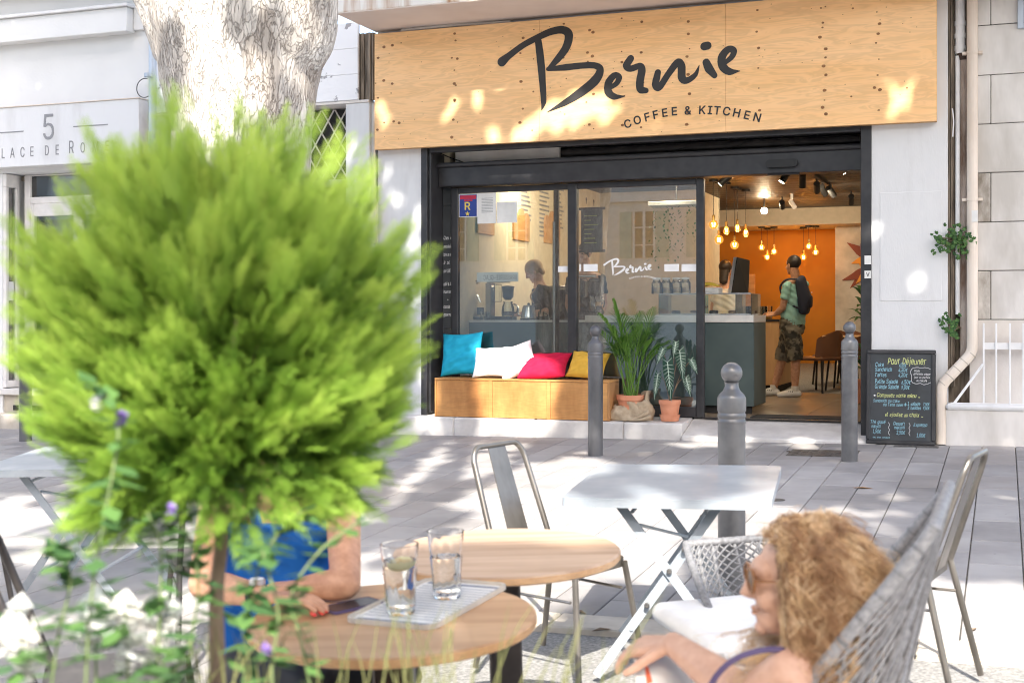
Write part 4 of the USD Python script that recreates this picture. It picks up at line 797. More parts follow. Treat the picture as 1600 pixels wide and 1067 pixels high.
def tumbler(px, py, label, fill, lemon):
    p = on1(px, py, .7456); t = thing('drinking_glass', label, 'glass', f1 @ T(*p) @ np.diag([1.18, 1.18, 1.2, 1]), 'glasses on the tray')
    n = 40; ang = np.arange(n) * 2 * math.pi / n
    prof = [(.0005, .0), (.028, .0), (.031, .006), (.032, .05), (.036, .088), (.0365, .095), (.041, .142), (.0415, .145), (.0385, .145), (.0345, .097), (.033, .088), (.029, .05), (.027, .014), (.0005, .012)]
    m = lathe(prof, n); v = m.vertices; rr = np.linalg.norm(v[:, :2], axis=1); out = (v[:, 2] > .004) & (v[:, 2] < .092) & (rr > .0305)
    k = 1 + np.where(out, .035 * np.cos(np.arctan2(v[:, 1], v[:, 0]) * 10), 0); v[:, :2] *= k[:, None]; m.vertices = v
    add('tumbler', m, 'drink_glass', t, smooth=50)
    z1 = fill; r1 = np.interp(z1, [.014, .05, .088, .097, .145], [.0272, .0292, .0332, .0347, .0387])
    wp = [(.0005, .0121)] + [(np.interp(z, [.014, .05, .088, .097, .145], [.0271, .0291, .0331, .0346, .0386]), z) for z in np.linspace(.0141, z1, 8)] + [(.0005, z1)]
    add('water', lathe(wp, 32), 'water', t, smooth=50)
    if lemon: add('lemon_slice', [mv(lathe([(.0005, -.003), (.024, -.003), (.024, .003), (.0005, .003)], 18), T(.004, 0, z1 - .008) @ trimesh.transformations.rotation_matrix(.35, [1, 0, 0]))], 'lemon', t)
tumbler(627, 957, 'half full tumbler of lemon water, nearer the phone', .112, True)
tumbler(699, 937, 'clear tumbler of water farther right on the striped tray', .09, False)
p = on1(508, 952); q = on1(590, 938); d_ = q - p
t = thing('smartphone', 'black smartphone lying under the fingers with red nails', 'phone', f1 @ T(*((p + q) / 2), math.atan2(d_[1], d_[0])))
add('body', mv(ext(rbox2(.15, .074, .01), .007), T(0, 0, .0)), 'phone_black', t); add('screen', mv(ext(rbox2(.142, .067, .007), .0006), T(0, 0, .0071)), 'phone_black', t); add('case_edge', mv(ext(rbox2(.154, .078, .012).difference(rbox2(.1505, .0745, .01)), .0078), T(0, 0, 0)), 'purple_cotton', t)

# ------------------------------------------------------------------ woven chairs
def woven_chair(t, zt, zs, w, rim_x, rope='grey_rope', dense=15):
    """Bucket of woven rope: zt top, zs seat height, w half width, rim_x how far the front rim runs forward at seat height. Faces +x."""
    def P(s, u):                                     # s across 0..1, u up 0..1
        z = zs - .04 + (zt - zs + .04) * u; xb = -.225 - .17 * u; xr = rim_x * (1 - u) ** 1.15 + xb * (1 - (1 - u) ** 1.15) + .0
        ww = w * (1 - .16 * u ** 3); a = (s - .5) * math.pi
        return V(xb + (xr - xb) * (1 - math.cos(a) ** .8 if abs(a) < 1.5707 else 1), ww * math.copysign(abs(math.sin(a)) ** .8, a), z)
    wv = []
    for k in range(-dense, dense * 2 + 1):
        for sg in (1, -1):
            pts = []
            for u in np.linspace(0, 1, 26):
                s = (k / dense) + sg * u * .55
                if 0 <= s <= 1: pts.append(P(s, u) + V(.004 * sg, 0, 0))
            if len(pts) > 2: wv.append(tube(pts, .0037, 5, caps=False))
    add('weave', wv, rope, t, smooth=True, kind='stuff')
    for s in np.linspace(.14, .86, 7): add('rod', tube([P(s, u) - V(.008, 0, 0) for u in np.linspace(0, 1, 14)], .0065, 8), 'dark_rope', t, smooth=True)
    rim = [P(0, u) for u in np.linspace(0, 1, 14)] + [P(s, 1) for s in np.linspace(.06, .94, 12)] + [P(1, u) for u in np.linspace(1, 0, 14)]
    add('rim', tube(bend(rim, .05, 4), .0132, 12), rope, t, smooth=True)
    wr = []
    R_ = spl(rim, 150)
    for a, b in zip(R_[:-1:3], R_[1::3]): wr.append(tube([a, a + (b - a) * .35], .0143, 10, caps=False))
    add('rim_wrapping', wr, 'dark_rope', t, smooth=True, kind='stuff')
    seat = [P(s, 0) for s in np.linspace(0, 1, 20)]; xf_ = rim_x + .16
    base = [V(xf_, -w * .92, zs - .03)] + seat + [V(xf_, w * .92, zs - .03)]
    add('seat_rim', tube(bend(base + [base[0]], .05, 4), .014, 10), rope, t, smooth=True)
    sw = []
    for k in range(22):
        y = -w * .9 + k * w * 1.8 / 21; xb = -.27 + .3 * (1 - math.sqrt(max(0, 1 - (y / w) ** 2))); sw.append(tube([(xb, y, zs - .035), (.0, y, zs - .05), (xf_, y, zs - .03)], .0055, 5, caps=False))
    for k in range(20): x = -.2 + k * (xf_ + .2) / 20; sw.append(tube([(x, -w * .88, zs - .04), (x, 0, zs - .048), (x, w * .88, zs - .04)], .0055, 5, caps=False))
    add('seat', sw, rope, t, smooth=True, kind='stuff')
    for x, y, fx, fy in ((xf_ - .03, -w * .8, xf_ + .02, -w * .86), (xf_ - .03, w * .8, xf_ + .02, w * .86), (-.2, -w * .62, -.33, -w * .74), (-.2, w * .62, -.33, w * .74)):
        add('leg', tube([(x, y, zs - .04), (fx, fy, .004)], .0125, 10), 'white_metal', t)
fwd_w = -cR * .93 + cF * .37                            # the way the woman in front faces
yw_w = math.atan2(fwd_w[1], fwd_w[0])
LC = atd(1335, 900, 2.78)
LCM = gframe(LC[0] + fwd_w[0] * .20, LC[1] + fwd_w[1] * .20, yw_w); LCI = np.linalg.inv(LCM)
lc = thing('lounge_chair', 'high backed grey woven rope chair in which the curly haired woman sits', 'chair', gframe(LC[0] + fwd_w[0] * .20, LC[1] + fwd_w[1] * .20, yw_w), 'grey woven chairs')
woven_chair(lc, 1.09, .40, .30, .12, dense=24)
C3 = atd(1232, 985, 4.2); d3 = -cF + cR * .25; yw3 = math.atan2(d3[1], d3[0])
lc2 = thing('lounge_chair', 'lower grey woven rope chair with a white seat cushion under the white folding table', 'chair', gframe(C3[0], C3[1], yw3), 'grey woven chairs')
woven_chair(lc2, .64, .42, .215, .02, 'chair_rope', dense=18)
cu = thing('seat_cushion', 'plain white cushion on the lower woven chair beside the woman', 'cushion', gframe(C3[0] - .10, C3[1] - .04, yw3))
add('cushion', mv(fix(Manifold.batch_hull([Manifold.sphere(.035, 20).translate((x, y, 0)) for x in (-.2, .24) for y in (-.23, .23)]).refine_to_length(.06)), T(0, 0, .455)), 'white_cushion', cu, smooth=True)

# ------------------------------------------------------------------ bench, cushions, pots before the window
BY = -.42
B0, B1 = onY(679, 600, BY)[0], onY(952, 600, BY)[0]
be = thing('bench', 'long low plywood bench of three closed boxes under the shop window', 'bench')
zb0, zb1 = -.028, .362
ds = [B0, onY(766, 600, BY)[0], onY(857, 600, BY)[0], B1]
add('seat_board', bx(B0, B1, BY, -.07, zb1 - .02, zb1, .003), 'bench_wood', be)
for x0, x1 in zip(ds[:-1], ds[1:]):
    add('front_panel', bx(x0 + .021, x1 - .021, BY + .006, BY + .024, zb0 + .002, zb1 - .024, .002), 'bench_wood', be)
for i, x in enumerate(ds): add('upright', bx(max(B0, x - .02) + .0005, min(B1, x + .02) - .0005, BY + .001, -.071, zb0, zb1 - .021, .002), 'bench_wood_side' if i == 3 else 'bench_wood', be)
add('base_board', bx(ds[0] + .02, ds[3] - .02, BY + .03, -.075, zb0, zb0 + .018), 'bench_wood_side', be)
def pillow(w, h, t_, seed, n=26):
    u = np.linspace(-1, 1, n); X, Y = np.meshgrid(u, u, indexing='ij')
    e = np.clip((1 - np.abs(X) ** 2.6) * (1 - np.abs(Y) ** 2.6), 0, 1) ** .5
    px_, py_ = X * (1 - .09 * (1 - Y ** 2)) * w / 2, Y * (1 - .09 * (1 - X ** 2)) * h / 2
    wr = (meshkit.fbm(np.stack([X * 2.2 + seed, Y * 2.2, X * 0], -1), 3, seed) - .5) * .075 * e + .020 * np.sin((X * 1.3 + Y) * 7 + seed) * e * (1 - e) + .006 * np.sin((X * .6 - Y * 1.6) * 11 + seed * 2) * e
    top = np.stack([px_, py_, e * t_ / 2 + wr], -1).reshape(-1, 3); bot = np.stack([px_, py_, -e * t_ / 2], -1).reshape(-1, 3); f = []
    for i in range(n - 1):
        for j in range(n - 1):
            a = i * n + j; f += [(a, a + n, a + n + 1), (a, a + n + 1, a + 1)]; b = a + n * n; f += [(b, b + n + 1, b + n), (b, b + 1, b + n + 1)]
    m = trimesh.Trimesh(np.vstack([top, bot]), f, process=False); m.merge_vertices(); return m
RX = lambda a: trimesh.transformations.rotation_matrix(a, [1, 0, 0]); RZ = lambda a: trimesh.transformations.rotation_matrix(a, [0, 0, 1]); RY_ = lambda a: trimesh.transformations.rotation_matrix(a, [0, 1, 0])
def cushion(px0, px1, y, label, mat, w, h, t_, lean, roll, seed, zoff=0):
    c = onY((px0 + px1) / 2, 570, y); M = T(c[0], y, 0) @ RX(math.pi / 2 - lean) @ RZ(roll); m = mv(pillow(w, h, t_, seed), M); m.apply_translation([0, 0, zb1 + .004 - m.bounds[0, 2] + zoff])
    t = thing('cushion', label, 'cushion', None, 'cushions on the bench'); add('cover', m, mat, t, smooth=True)
    add('piping', tube([m.vertices[i] for i in np.argsort(np.arctan2(*(m.vertices[:, [2, 0]] - m.vertices[:, [2, 0]].mean(0)).T))[::23]], .003, 5, closed=True), mat, t) if False else None
cushion(686, 757, -.20, 'turquoise cushion leaning at the left end of the bench', 'turquoise_cloth', .45, .46, .17, .28, .06, 1)
cushion(742, 790, -.29, 'white cushion between the turquoise and the pink cushion', 'white_cushion', .36, .33, .13, .42, .05, 2)
cushion(776, 838, -.24, 'pale pink cushion tilted on its corner beside the red cushion', 'pink_cloth', .40, .36, .15, .5, .42, 3, -.045)
cushion(812, 890, -.24, 'crimson red cushion lying back on the bench', 'red_cloth', .50, .40, .16, .98, .08, 4)
cushion(888, 949, -.22, 'mustard yellow cushion at the right end of the bench, behind the bollard', 'yellow_cloth', .40, .33, .14, .7, -.08, 5)
# plants in pots
def pot_parts(t, s, r, h, X, Y, Z=-.025, saucer=True):
    add('pot', lathe([(.001, .0), (r * .68, .0), (r * .93, h * .8), (r, h * .8), (r * 1.02, h), (r * .93, h), (r * .9, h * .85), (.001, h * .85)], 32, (X, Y, Z + (.01 if saucer else 0))), 'terracotta', t, smooth=35)
    add('soil', lathe([(.001, h * .86), (r * .9, h * .86)], 24, (X, Y, Z + .011)), 'soil', t)
    if saucer: add('saucer', lathe([(.001, .0), (r * .8, .0), (r * .95, h * .32), (r * .9, h * .32), (r * .76, .008), (.001, .008)], 32, (X, Y, Z)), 'terracotta', t, smooth=35)
def leafstrip(path, w, n=6, up=V(0, 0, 1), fold=.25):      # a narrow leaf along a path
    P = spl(path, n + 1); d = np.gradient(P, axis=0); v, f = [], []
    for i in range(n + 1):
        s = np.cross(d[i], up); s /= max(np.linalg.norm(s), 1e-9); k = w * math.sin(math.pi * (.12 + .88 * i / n)) ** .7 if i < n else 0
        v += [P[i] - s * k, P[i] + V(0, 0, -fold * k), P[i] + s * k]
    for i in range(n):
        a = i * 3; f += [(a, a + 1, a + 4), (a, a + 4, a + 3), (a + 1, a + 2, a + 5), (a + 1, a + 5, a + 4)]
    return np.array(v), np.array(f)
class Leaves:
    def __init__(s): s.v, s.f, s.t, s.n = [], [], [], 0
    def put(s, vf, tint): v, f = vf; s.v.append(v); s.f.append(f + s.n); s.t.append(np.full(len(v), tint)); s.n += len(v)
    def mesh(s): return trimesh.Trimesh(np.vstack(s.v), np.vstack(s.f), process=False)
    def tint(s): return np.concatenate(s.t)
pc = onY(985, 640, -.24)
pm = thing('palm_plant', 'bushy green areca palm in a terracotta pot wrapped in burlap', 'plant')
pot_parts(pm, 1, .135, .24, pc[0], -.24, -.02, False)
q = random.Random(5); stems = []; L = Leaves()
for k in range(22):
    a = q.uniform(0, 2 * math.pi); r = q.uniform(.1, .42); h = q.uniform(.55, 1.0); b = V(pc[0] + q.uniform(-.07, .07), -.24 + q.uniform(-.06, .06), .18)
    tip = V(pc[0] + .03 + r * math.cos(a) * 1.15, min(-.06, -.24 + r * math.sin(a) * .75), .2 + h - r * .35)
    P = spl([b, b * .45 + tip * .55 + V(0, 0, .12), tip], 16); stems.append(tube(P, np.linspace(.006, .002, 16), 5))
    d = np.gradient(P, axis=0)
    for i in range(6, 16):
        for s in (-1, 1):
            side = np.cross(d[i], V(0, 0, 1)); side /= np.linalg.norm(side); ln = .2 * math.sin(math.pi * (.25 + .7 * (i - 6) / 10)) * q.uniform(.8, 1.2); fw = d[i] / np.linalg.norm(d[i])
            e = P[i] + side * s * ln * .62 + fw * ln * .7; e[1] = min(e[1], -.045)
            L.put(leafstrip([P[i], (P[i] + e) / 2 + V(0, 0, .015), e - V(0, 0, .05 * q.random())], .0075, 5), q.random() * (.5 + .5 * i / 16))
add('fronds', L.mesh(), 'palm_leaf', pm, prim=L.tint(), kind='stuff', label='arching palm fronds')
add('stems', stems, 'palm_leaf', pm, prim=np.full(len(fix(stems).vertices), .9), kind='stuff')
# burlap sack slumped round the pot
def sack(X, Y, Z):
    nu, nv = 44, 16; v = []
    for j in range(nv):
        w = j / (nv - 1)
        for i in range(nu):
            a = 2 * math.pi * i / nu; rim = .17 + .10 * math.exp(-((a - .35) / .8) ** 2) - .03 * math.cos(a - 3.1)
            r = .2 * (1 - .24 * w ** 1.5) + .035 * math.sin(math.pi * w) * math.cos(3 * a + 1) + .05 * math.exp(-((a - 3.0) / 1.1) ** 2) * math.sin(math.pi * min(1, w * 1.3)) + (.018 * math.sin(7 * a + 6 * w) + .01 * math.sin(17 * a + 9 * w)) * (.4 + w)
            v.append((X + 1.05 * r * math.cos(a), Y + .72 * r * math.sin(a), Z + rim * w - .012 * math.sin(5 * a) * w))
    f = []
    for j in range(nv - 1):
        for i in range(nu): a, b = j * nu + i, j * nu + (i + 1) % nu; f += [(a, b, b + nu), (a, b + nu, a + nu)]
    return trimesh.Trimesh(np.array(v), f, process=False)
sk = thing('burlap_sack', 'beige burlap sack slumped around the palm pot', 'sack'); add('sack', sack(pc[0] + .01, -.25, -.022), 'burlap', sk, smooth=True)
add('fold', [tube(spl([(pc[0] + .06, -.41, -.012), (pc[0] + .14, -.40, .02), (pc[0] + .22, -.36, .07)], 12), np.linspace(.012, .02, 12), 8), tube(spl([(pc[0] + .02, -.42, -.014), (pc[0] + .15, -.42, -.005), (pc[0] + .24, -.38, .03)], 12), np.linspace(.008, .016, 12), 8)], 'burlap', sk, smooth=True)
ac = onY(1047, 640, -.27)
al = thing('alocasia_plant', 'dark arrow leaved plant with pale veins in a terracotta pot', 'plant'); pot_parts(al, 1, .105, .19, ac[0], -.28, -.02)
def arrow_leaf(base, tip, wd, nrm):
    ax_ = tip - base; Ln = np.linalg.norm(ax_); ax_ /= Ln; sd = np.cross(nrm, ax_); sd /= np.linalg.norm(sd); n_ = np.cross(ax_, sd)
    out = [(-.18, .28), (-.1, .42), (.08, .46), (.2, .5), (.3, .44), (.42, .42), (.5, .33), (.62, .3), (.72, .2), (.85, .12), (1, 0)]
    P = [base] + [base + ax_ * Ln * a + sd * wd * b + n_ * (-.12 * wd * b) for a, b in out]; Q = [base + ax_ * Ln * a - sd * wd * b + n_ * (-.12 * wd * b) for a, b in out]
    v = P + Q + [base + ax_ * Ln * .5]; c = len(v) - 1; n = len(out); f = []
    for k in range(1, n): f += [(c, k, k + 1), (c, n + k + 1, n + k)]
    f += [(c, 0, 1), (c, n + 1, 0)]
    ve = [tube([base + n_ * .002, tip + n_ * .002], [.0045, .001], 4)]
    for a, b in out[1:9:1]:
        for s in (1, -1): ve.append(tube([base + ax_ * Ln * max(0, a * .75) + n_ * .002, base + ax_ * Ln * a + sd * s * wd * b * .97 + n_ * (.003 - .11 * wd * b)], [.0026, .001], 4))
    return (np.array(v), np.array(f)), ve
lf = [((1043, 566), (1049, 628), .12), ((1062, 548), (1068, 598), .11), ((1072, 590), (1079, 620), .08), ((1028, 585), (1022, 625), .08), ((1056, 535), (1052, 560), .07), ((1080, 562), (1090, 585), .07), ((1036, 545), (1026, 570), .08)]
vn = []; st_ = []
for k, (a, b, w_) in enumerate(lf):
    y = -.36 if k == 0 else -.27 - .02 * (k % 3); A, B = onY(*a, y), onY(*b, y - .05); lfm, ve = arrow_leaf(A, B, w_ * 1.0, V(.15 * (k % 3 - 1), -1, .25)); L2 = Leaves(); L2.put(lfm, .3 + .1 * k); add('leaf', L2.mesh(), 'alocasia_leaf', al, prim=L2.tint()); vn += ve
    st_.append(tube(spl([V(ac[0], -.28, .15), (V(ac[0], -.28, .2) + A) / 2 + V(0, .02, .05), A], 10), .004, 5))
add('leaf_veins', vn, 'alocasia_vein', al, kind='stuff'); add('stems', st_, 'twig_bark', al, kind='stuff')

# ------------------------------------------------------------------ menu board
bl_, br_ = onY(1352.5, 689, -.52), onY(1461.5, 691, -.50); zt_ = onY(1462, 547, -.40)[2]; zb_ = gz(-.85, -.51) + .006
Wb = br_[0] - bl_[0]; Hb = zt_ - zb_; up = V(0, .12, Hb); Hl = np.linalg.norm(up); up /= Hl
mb = thing('menu_board', 'black framed chalkboard menu leaning by the doorway on the pavement', 'menu board', frame((bl_[0], -.51, zb_), (1, 0, 0), up))
fwid = .035
add('board', bx(fwid, Wb - fwid, fwid, Hl - fwid, -.02, -.008), 'black_board', mb)
for x0, x1, y0, y1 in ((0, Wb, 0, fwid), (0, Wb, Hl - fwid, Hl), (0, fwid, fwid + .0005, Hl - fwid - .0005), (Wb - fwid, Wb, fwid + .0005, Hl - fwid - .0005)): add('frame_bar', bx(x0, x1, y0, y1, -.025, .004, .006), 'black_frame', mb)
def chalk(s, zx, zy, h, mat, wmax=None, seed=0):
    m = handw(s, h, .001, seed + len(s), .8); x, y = (zx - 92) / 720 * Wb, (990 - zy) / 942 * Hl
    if wmax: k = wmax / 720 * Wb / m.bounds[1, 0]; m.apply_scale([k, 1, 1])
    m.apply_translation([x, y, -.0079]); add('chalk_text', m, mat, mb)
chalk('Pour Déjeuner', 312, 192, .058, 'chalk_yellow', 400, 1)
for s, y, w, pz, pw, px_ in (('Cake', 218, 92, '4,50€', 80, 430), ('Sandwich', 266, 178, '4,20€', 98, 424), ('Tartes', 318, 120, '4,20€', 98, 424), ('Petite Salade', 388, 240, '6,50€', 98, 458), ('Grande Salade', 440, 250, '9,00€', 86, 458)):
    chalk(s, 180, y, .036, 'chalk_blue', w, 2); chalk(pz, px_, y, .034, 'chalk_blue', pw, 3)
chalk('Composez votre menu ...', 202, 524, .036, 'chalk_yellow', 450, 4); chalk('Sandwich ou Cake', 165, 574, .027, 'chalk_blue', 275, 5); chalk('ou Tarte salée', 270, 612, .027, 'chalk_blue', 205, 6); chalk('+', 484, 614, .045, 'chalk_blue', 32, 6)
chalk('1 salade', 524, 602, .03, 'chalk_blue', 130, 7); chalk('7,50€', 684, 602, .03, 'chalk_blue', 66, 8); chalk('2 salades', 524, 640, .028, 'chalk_blue', 138, 7); chalk('9,50€', 684, 640, .028, 'chalk_blue', 66, 8)
chalk('et ajoutez au choix ...', 290, 714, .034, 'chalk_yellow', 395, 9)
for s, x, y, w in (('Thé glacé', 140, 788, 155), ('maison', 150, 832, 95), ('1,50€', 165, 884, 85), ('Dessert', 378, 800, 120), ('maison', 386, 838, 110), ('2,50€', 412, 890, 90), ('Expresso', 588, 808, 140), ('1,00€', 620, 912, 90)): chalk(s, x, y, .03, 'chalk_blue', w, 10)
chalk('ou thé chaud', 165, 932, .013, 'chalk_blue', 180, 11)
for i, (s, x, w) in enumerate((('Salades', 588, 60), ('différentes chaque', 580, 175), ('jour ou parfois', 588, 165), ('du marché', 612, 110))): chalk(s, x, 264 + i * 33, .018, 'chalk_white', w, 12)
for x in (333, 546): add('chalk_line', mv(ext(brush([((x + (6 if i % 2 else -6) - 92) / 720 * Wb, (990 - 775 - i * 25) / 942 * Hl) for i in range(6)], [.003, .003], 20), .001), T(0, 0, -.0079)), 'chalk_white', mb)
cl = [(560, 305), (548, 270), (566, 240), (590, 226), (625, 222), (660, 230), (700, 222), (740, 232), (756, 240)]; cl2 = [(560, 305), (556, 340), (575, 372), (610, 384), (650, 380), (690, 392), (730, 384), (754, 370)]
for c_ in (cl, cl2): add('chalk_cloud', mv(ext(brush([((x - 92) / 720 * Wb + .004 * math.sin(i * 2), (990 - y) / 942 * Hl) for i, (x, y) in enumerate(c_)], [.0035, .0035], 50), .001), T(0, 0, -.0079)), 'chalk_white', mb)
add('chalk_dot', mv(ext(Point(0, 0).buffer(.008), .001), T((178 - 92) / 720 * Wb, (990 - 508) / 942 * Hl, -.0079)), 'chalk_white', mb)
# ------------------------------------------------------------------ inside the cafe: counter, machines, lamps, furniture
XK0, XK1 = -4.12, onY(1178, 503, .55)[0]
co = thing('counter', 'dark teal service counter with a pale marble top running behind the window', 'counter')
add('front_panel', bx(XA + .001, XK1, .55, .59, .08, .925, .004), 'counter_paint', co); add('kick_board', bx(XA + .001, XK1 - .03, .60, .62, .002, .08), 'dark_void', co)
add('end_panel', bx(XK1 - .04, XK1 - .0005, .591, 1.25, .08, .925, .004), 'counter_paint', co)
add('worktop', bx(XA + .001, XK0 - .001, .54, 1.25, .927, .95, .003), 'marble', co); add('worktop', bx(XK0, XK1, .53, 1.25, .927, 1.0, .004), 'marble', co)
for x in (-4.6, -3.6, -2.9): add('panel_seam', bx(x - .002, x + .002, .5485, .5495, .1, .92), 'dark_void', co)
gx = (onY(1030, 480, .62)[0], onY(1174, 480, .62)[0]); zc0, zc1 = 1.0, onY(1100, 459.5, .6)[2]
dcs = thing('display_case', 'low glass display case on the right end of the counter', 'display case')
for n_, b in (('front_pane', (gx[0], gx[1], .60, .606)), ('back_pane', (gx[0], gx[1], 1.14, 1.146))): add(n_, bx(*b, zc0 + .001, zc1), 'case_glass', dcs)
for x in (gx[0], gx[1]): add('end_pane', bx(x - .003, x + .003, .607, 1.139, zc0 + .001, zc1), 'case_glass', dcs)
for x in (gx[0] + .4, gx[0] + .8): add('divider', bx(x - .004, x + .004, .607, 1.139, zc0 + .001, zc1 - .002), 'case_glass', dcs)
add('top_pane', bx(gx[0], gx[1], .6, 1.146, zc1 + .001, zc1 + .008), 'case_glass', dcs); add('edge_strip', [bx(gx[0], gx[1], .594, .5995, zc1 - .004, zc1 + .009), bx(gx[0], gx[1], .594, .5995, zc0 + .001, zc0 + .015)], 'steel', dcs)
for k in range(5):
    x = gx[0] + .12 + k * .2; t = thing('cake_plate', ['leftmost plate of cakes in the display case', 'second plate of cakes from the left in the display case', 'middle plate of cakes in the display case', 'plate of cakes right of the middle in the display case', 'rightmost plate of cakes in the display case'][k], 'plate', T(x, .86, zc0 + .001), 'cake plates')
    add('plate', lathe([(.0005, .002), (.05, .002), (.075, .012), (.077, .010), (.05, 0), (.0005, 0)], 20), 'white_cushion', t); add('cake', fix(Manifold.batch_hull([Manifold.sphere(.02, 12).translate((.03 * math.cos(a), .03 * math.sin(a), .03)) for a in range(0, 6)])), 'oak' if k % 2 else 'dark_brown', t)
def jar(px, base_y, y, r, h, lid, label, name='glass_jar', group='jars on the counter'):
    p = onY(px, base_y, y); z = zc1 + .009 if base_y < 470 else 1.0
    t = thing(name, label, 'jar', T(p[0], y, z), group)
    add('jar', lathe([(.0005, .001), (r * .95, .001), (r, .01), (r, h * .78), (r * .72, h * .9), (r * .72, h), (r * .68, h), (r * .68, h * .9), (r * .95, h * .77), (r * .95, .012), (.0005, .006)], 20), 'case_glass', t, smooth=40)
    add('lid', lathe([(r * .75, h), (r * .78, h + .02), (.0005, h + .025)], 20), lid, t); add('filling', lathe([(.0005, .013), (r * .93, .013), (r * .93, h * .45), (.0005, h * .45)], 16), 'oak', t)
for k, px in enumerate((1026, 1041, 1057, 1071)): jar(px, 459, .85, .055, .15, 'paper', ['first preserving jar from the left on the display case', 'second preserving jar from the left on the display case', 'third preserving jar from the left on the display case', 'rightmost preserving jar on the display case'][k])
bn = thing('fruit_bowl', 'white box of yellow bananas on the glass case by the door', 'fruit box'); p = onY(1108, 459, .85); add('box', bx(p[0] - .12, p[0] + .12, .75, .95, zc1 + .009, zc1 + .07, .004), 'paper', bn)
for k in range(4): add('banana', tube(spl([(p[0] - .1, .8 + .04 * k, zc1 + .08), (p[0], .78 + .04 * k, zc1 + .11), (p[0] + .1, .8 + .04 * k, zc1 + .09)], 9), [.006, .013, .016, .017, .017, .017, .016, .012, .005], 8), 'banana', bn)
# coffee grinder
p = onY(738, 503, .8); g = thing('coffee_grinder', 'chrome coffee grinder with bean hopper at the left end of the counter', 'grinder', T(p[0], .8, .95) @ np.diag([1.15, 1.15, 1.15, 1]))
add('base', mv(ext(rbox2(.17, .2, .03), .03), T()), 'black_metal', g); add('body', mv(fix(Manifold.batch_hull([Manifold.cylinder(.23, .05, .042, 24).translate((-.03, 0, .03)), Manifold.cylinder(.18, .035, .03, 24).translate((.0, .0, .03))])), T()), 'steel', g, smooth=30)
add('hopper', lathe([(.03, .26), (.045, .285), (.082, .36), (.082, .37), (.078, .37), (.042, .29), (.028, .265)], 24, (-.02, 0, 0)), 'case_glass', g, smooth=30); add('beans', lathe([(.0005, .27), (.045, .29), (.055, .31), (.0005, .32)], 18, (-.02, 0, 0)), 'dark_brown', g); add('hopper_lid', lathe([(.084, .371), (.084, .378), (.0005, .38)], 24, (-.02, 0, 0)), 'black_metal', g); add('spout', tube(spl([(.02, 0, .25), (.06, 0, .22), (.085, 0, .17)], 8), .012, 8), 'steel', g); add('catch_cup', lathe([(.0005, .05), (.033, .05), (.033, .12), (.03, .12), (.03, .055), (.0005, .055)], 20, (.085, 0, 0)), 'black_metal', g)
def brewer(px, y, z, label, tower=True):
    p = onY(px, 503, y); t = thing('coffee_maker', label, 'coffee maker', T(p[0], y, z) @ np.diag([1.1, 1.1, 1.1, 1]), 'coffee makers on the counter')
    add('base', mv(ext(rbox2(.3, .16, .02), .035), T()), 'black_metal', t); add('tower', bx(-.14, -.08, -.06, .06, .036, .37, .006), 'steel', t); add('tank', bx(-.079, -.0, -.05, .05, .18, .36, .008), 'case_glass', t); add('arm', bx(-.14, .1, -.02, .02, .371, .395, .005), 'steel', t)
    add('filter_basket', lathe([(.03, .2), (.055, .23), (.06, .32), (.066, .325), (.066, .335), (.0005, .345)], 24, (.08, 0, 0)), 'black_metal', t); add('carafe', lathe([(.0005, .037), (.06, .037), (.066, .07), (.06, .13), (.045, .17), (.048, .185), (.044, .185), (.041, .17), (.056, .13), (.062, .07), (.0005, .042)], 28, (.08, 0, 0)), 'case_glass', t, smooth=40); add('coffee', lathe([(.0005, .043), (.06, .045), (.061, .085), (.0005, .085)], 20, (.08, 0, 0)), 'dark_brown', t); add('carafe_handle', tube(spl([(.14, 0, .16), (.18, 0, .14), (.175, 0, .08), (.142, 0, .07)], 10), .008, 8), 'black_metal', t)
    return t
brewer(782, .82, .95, 'filter coffee machine with glass jug left of the bending barista'); brewer(916, .85, 1.0, 'filter coffee machine just right of the black window mullion')
p = onY(826, 503, .75); k = thing('kettle', 'steel gooseneck kettle before the bending barista', 'kettle', T(p[0], .75, .95) @ np.diag([1.1, 1.1, 1.1, 1]))
add('base', lathe([(.085, .0), (.085, .018), (.0005, .02)], 24), 'black_metal', k); add('body', lathe([(.078, .021), (.078, .03), (.06, .13), (.05, .145), (.0005, .15)], 28), 'steel', k, smooth=30); add('spout', tube(spl([(-.07, 0, .04), (-.11, 0, .06), (-.105, 0, .12), (-.14, 0, .15)], 12), .007, 8), 'steel', k); add('handle', tube(spl([(.05, 0, .135), (.12, 0, .15), (.125, 0, .1), (.11, 0, .05)], 12), .009, 8), 'black_metal', k); add('knob', lathe([(.012, .15), (.015, .165), (.0005, .172)], 12), 'black_metal', k)
p = onY(937, 500, .8); k = thing('coffee_carafe', 'hourglass glass coffee carafe beside the palm fronds on the counter', 'carafe', T(p[0], .75, 1.0)); add('carafe', lathe([(.0005, .002), (.055, .002), (.065, .03), (.05, .08), (.022, .12), (.05, .2), (.047, .2), (.019, .12), (.047, .078), (.06, .03), (.0005, .006)], 24), 'case_glass', k, smooth=40); add('collar', lathe([(.03, .1), (.025, .12), (.03, .14), (.034, .14), (.029, .12), (.034, .1)], 16), 'oak', k)
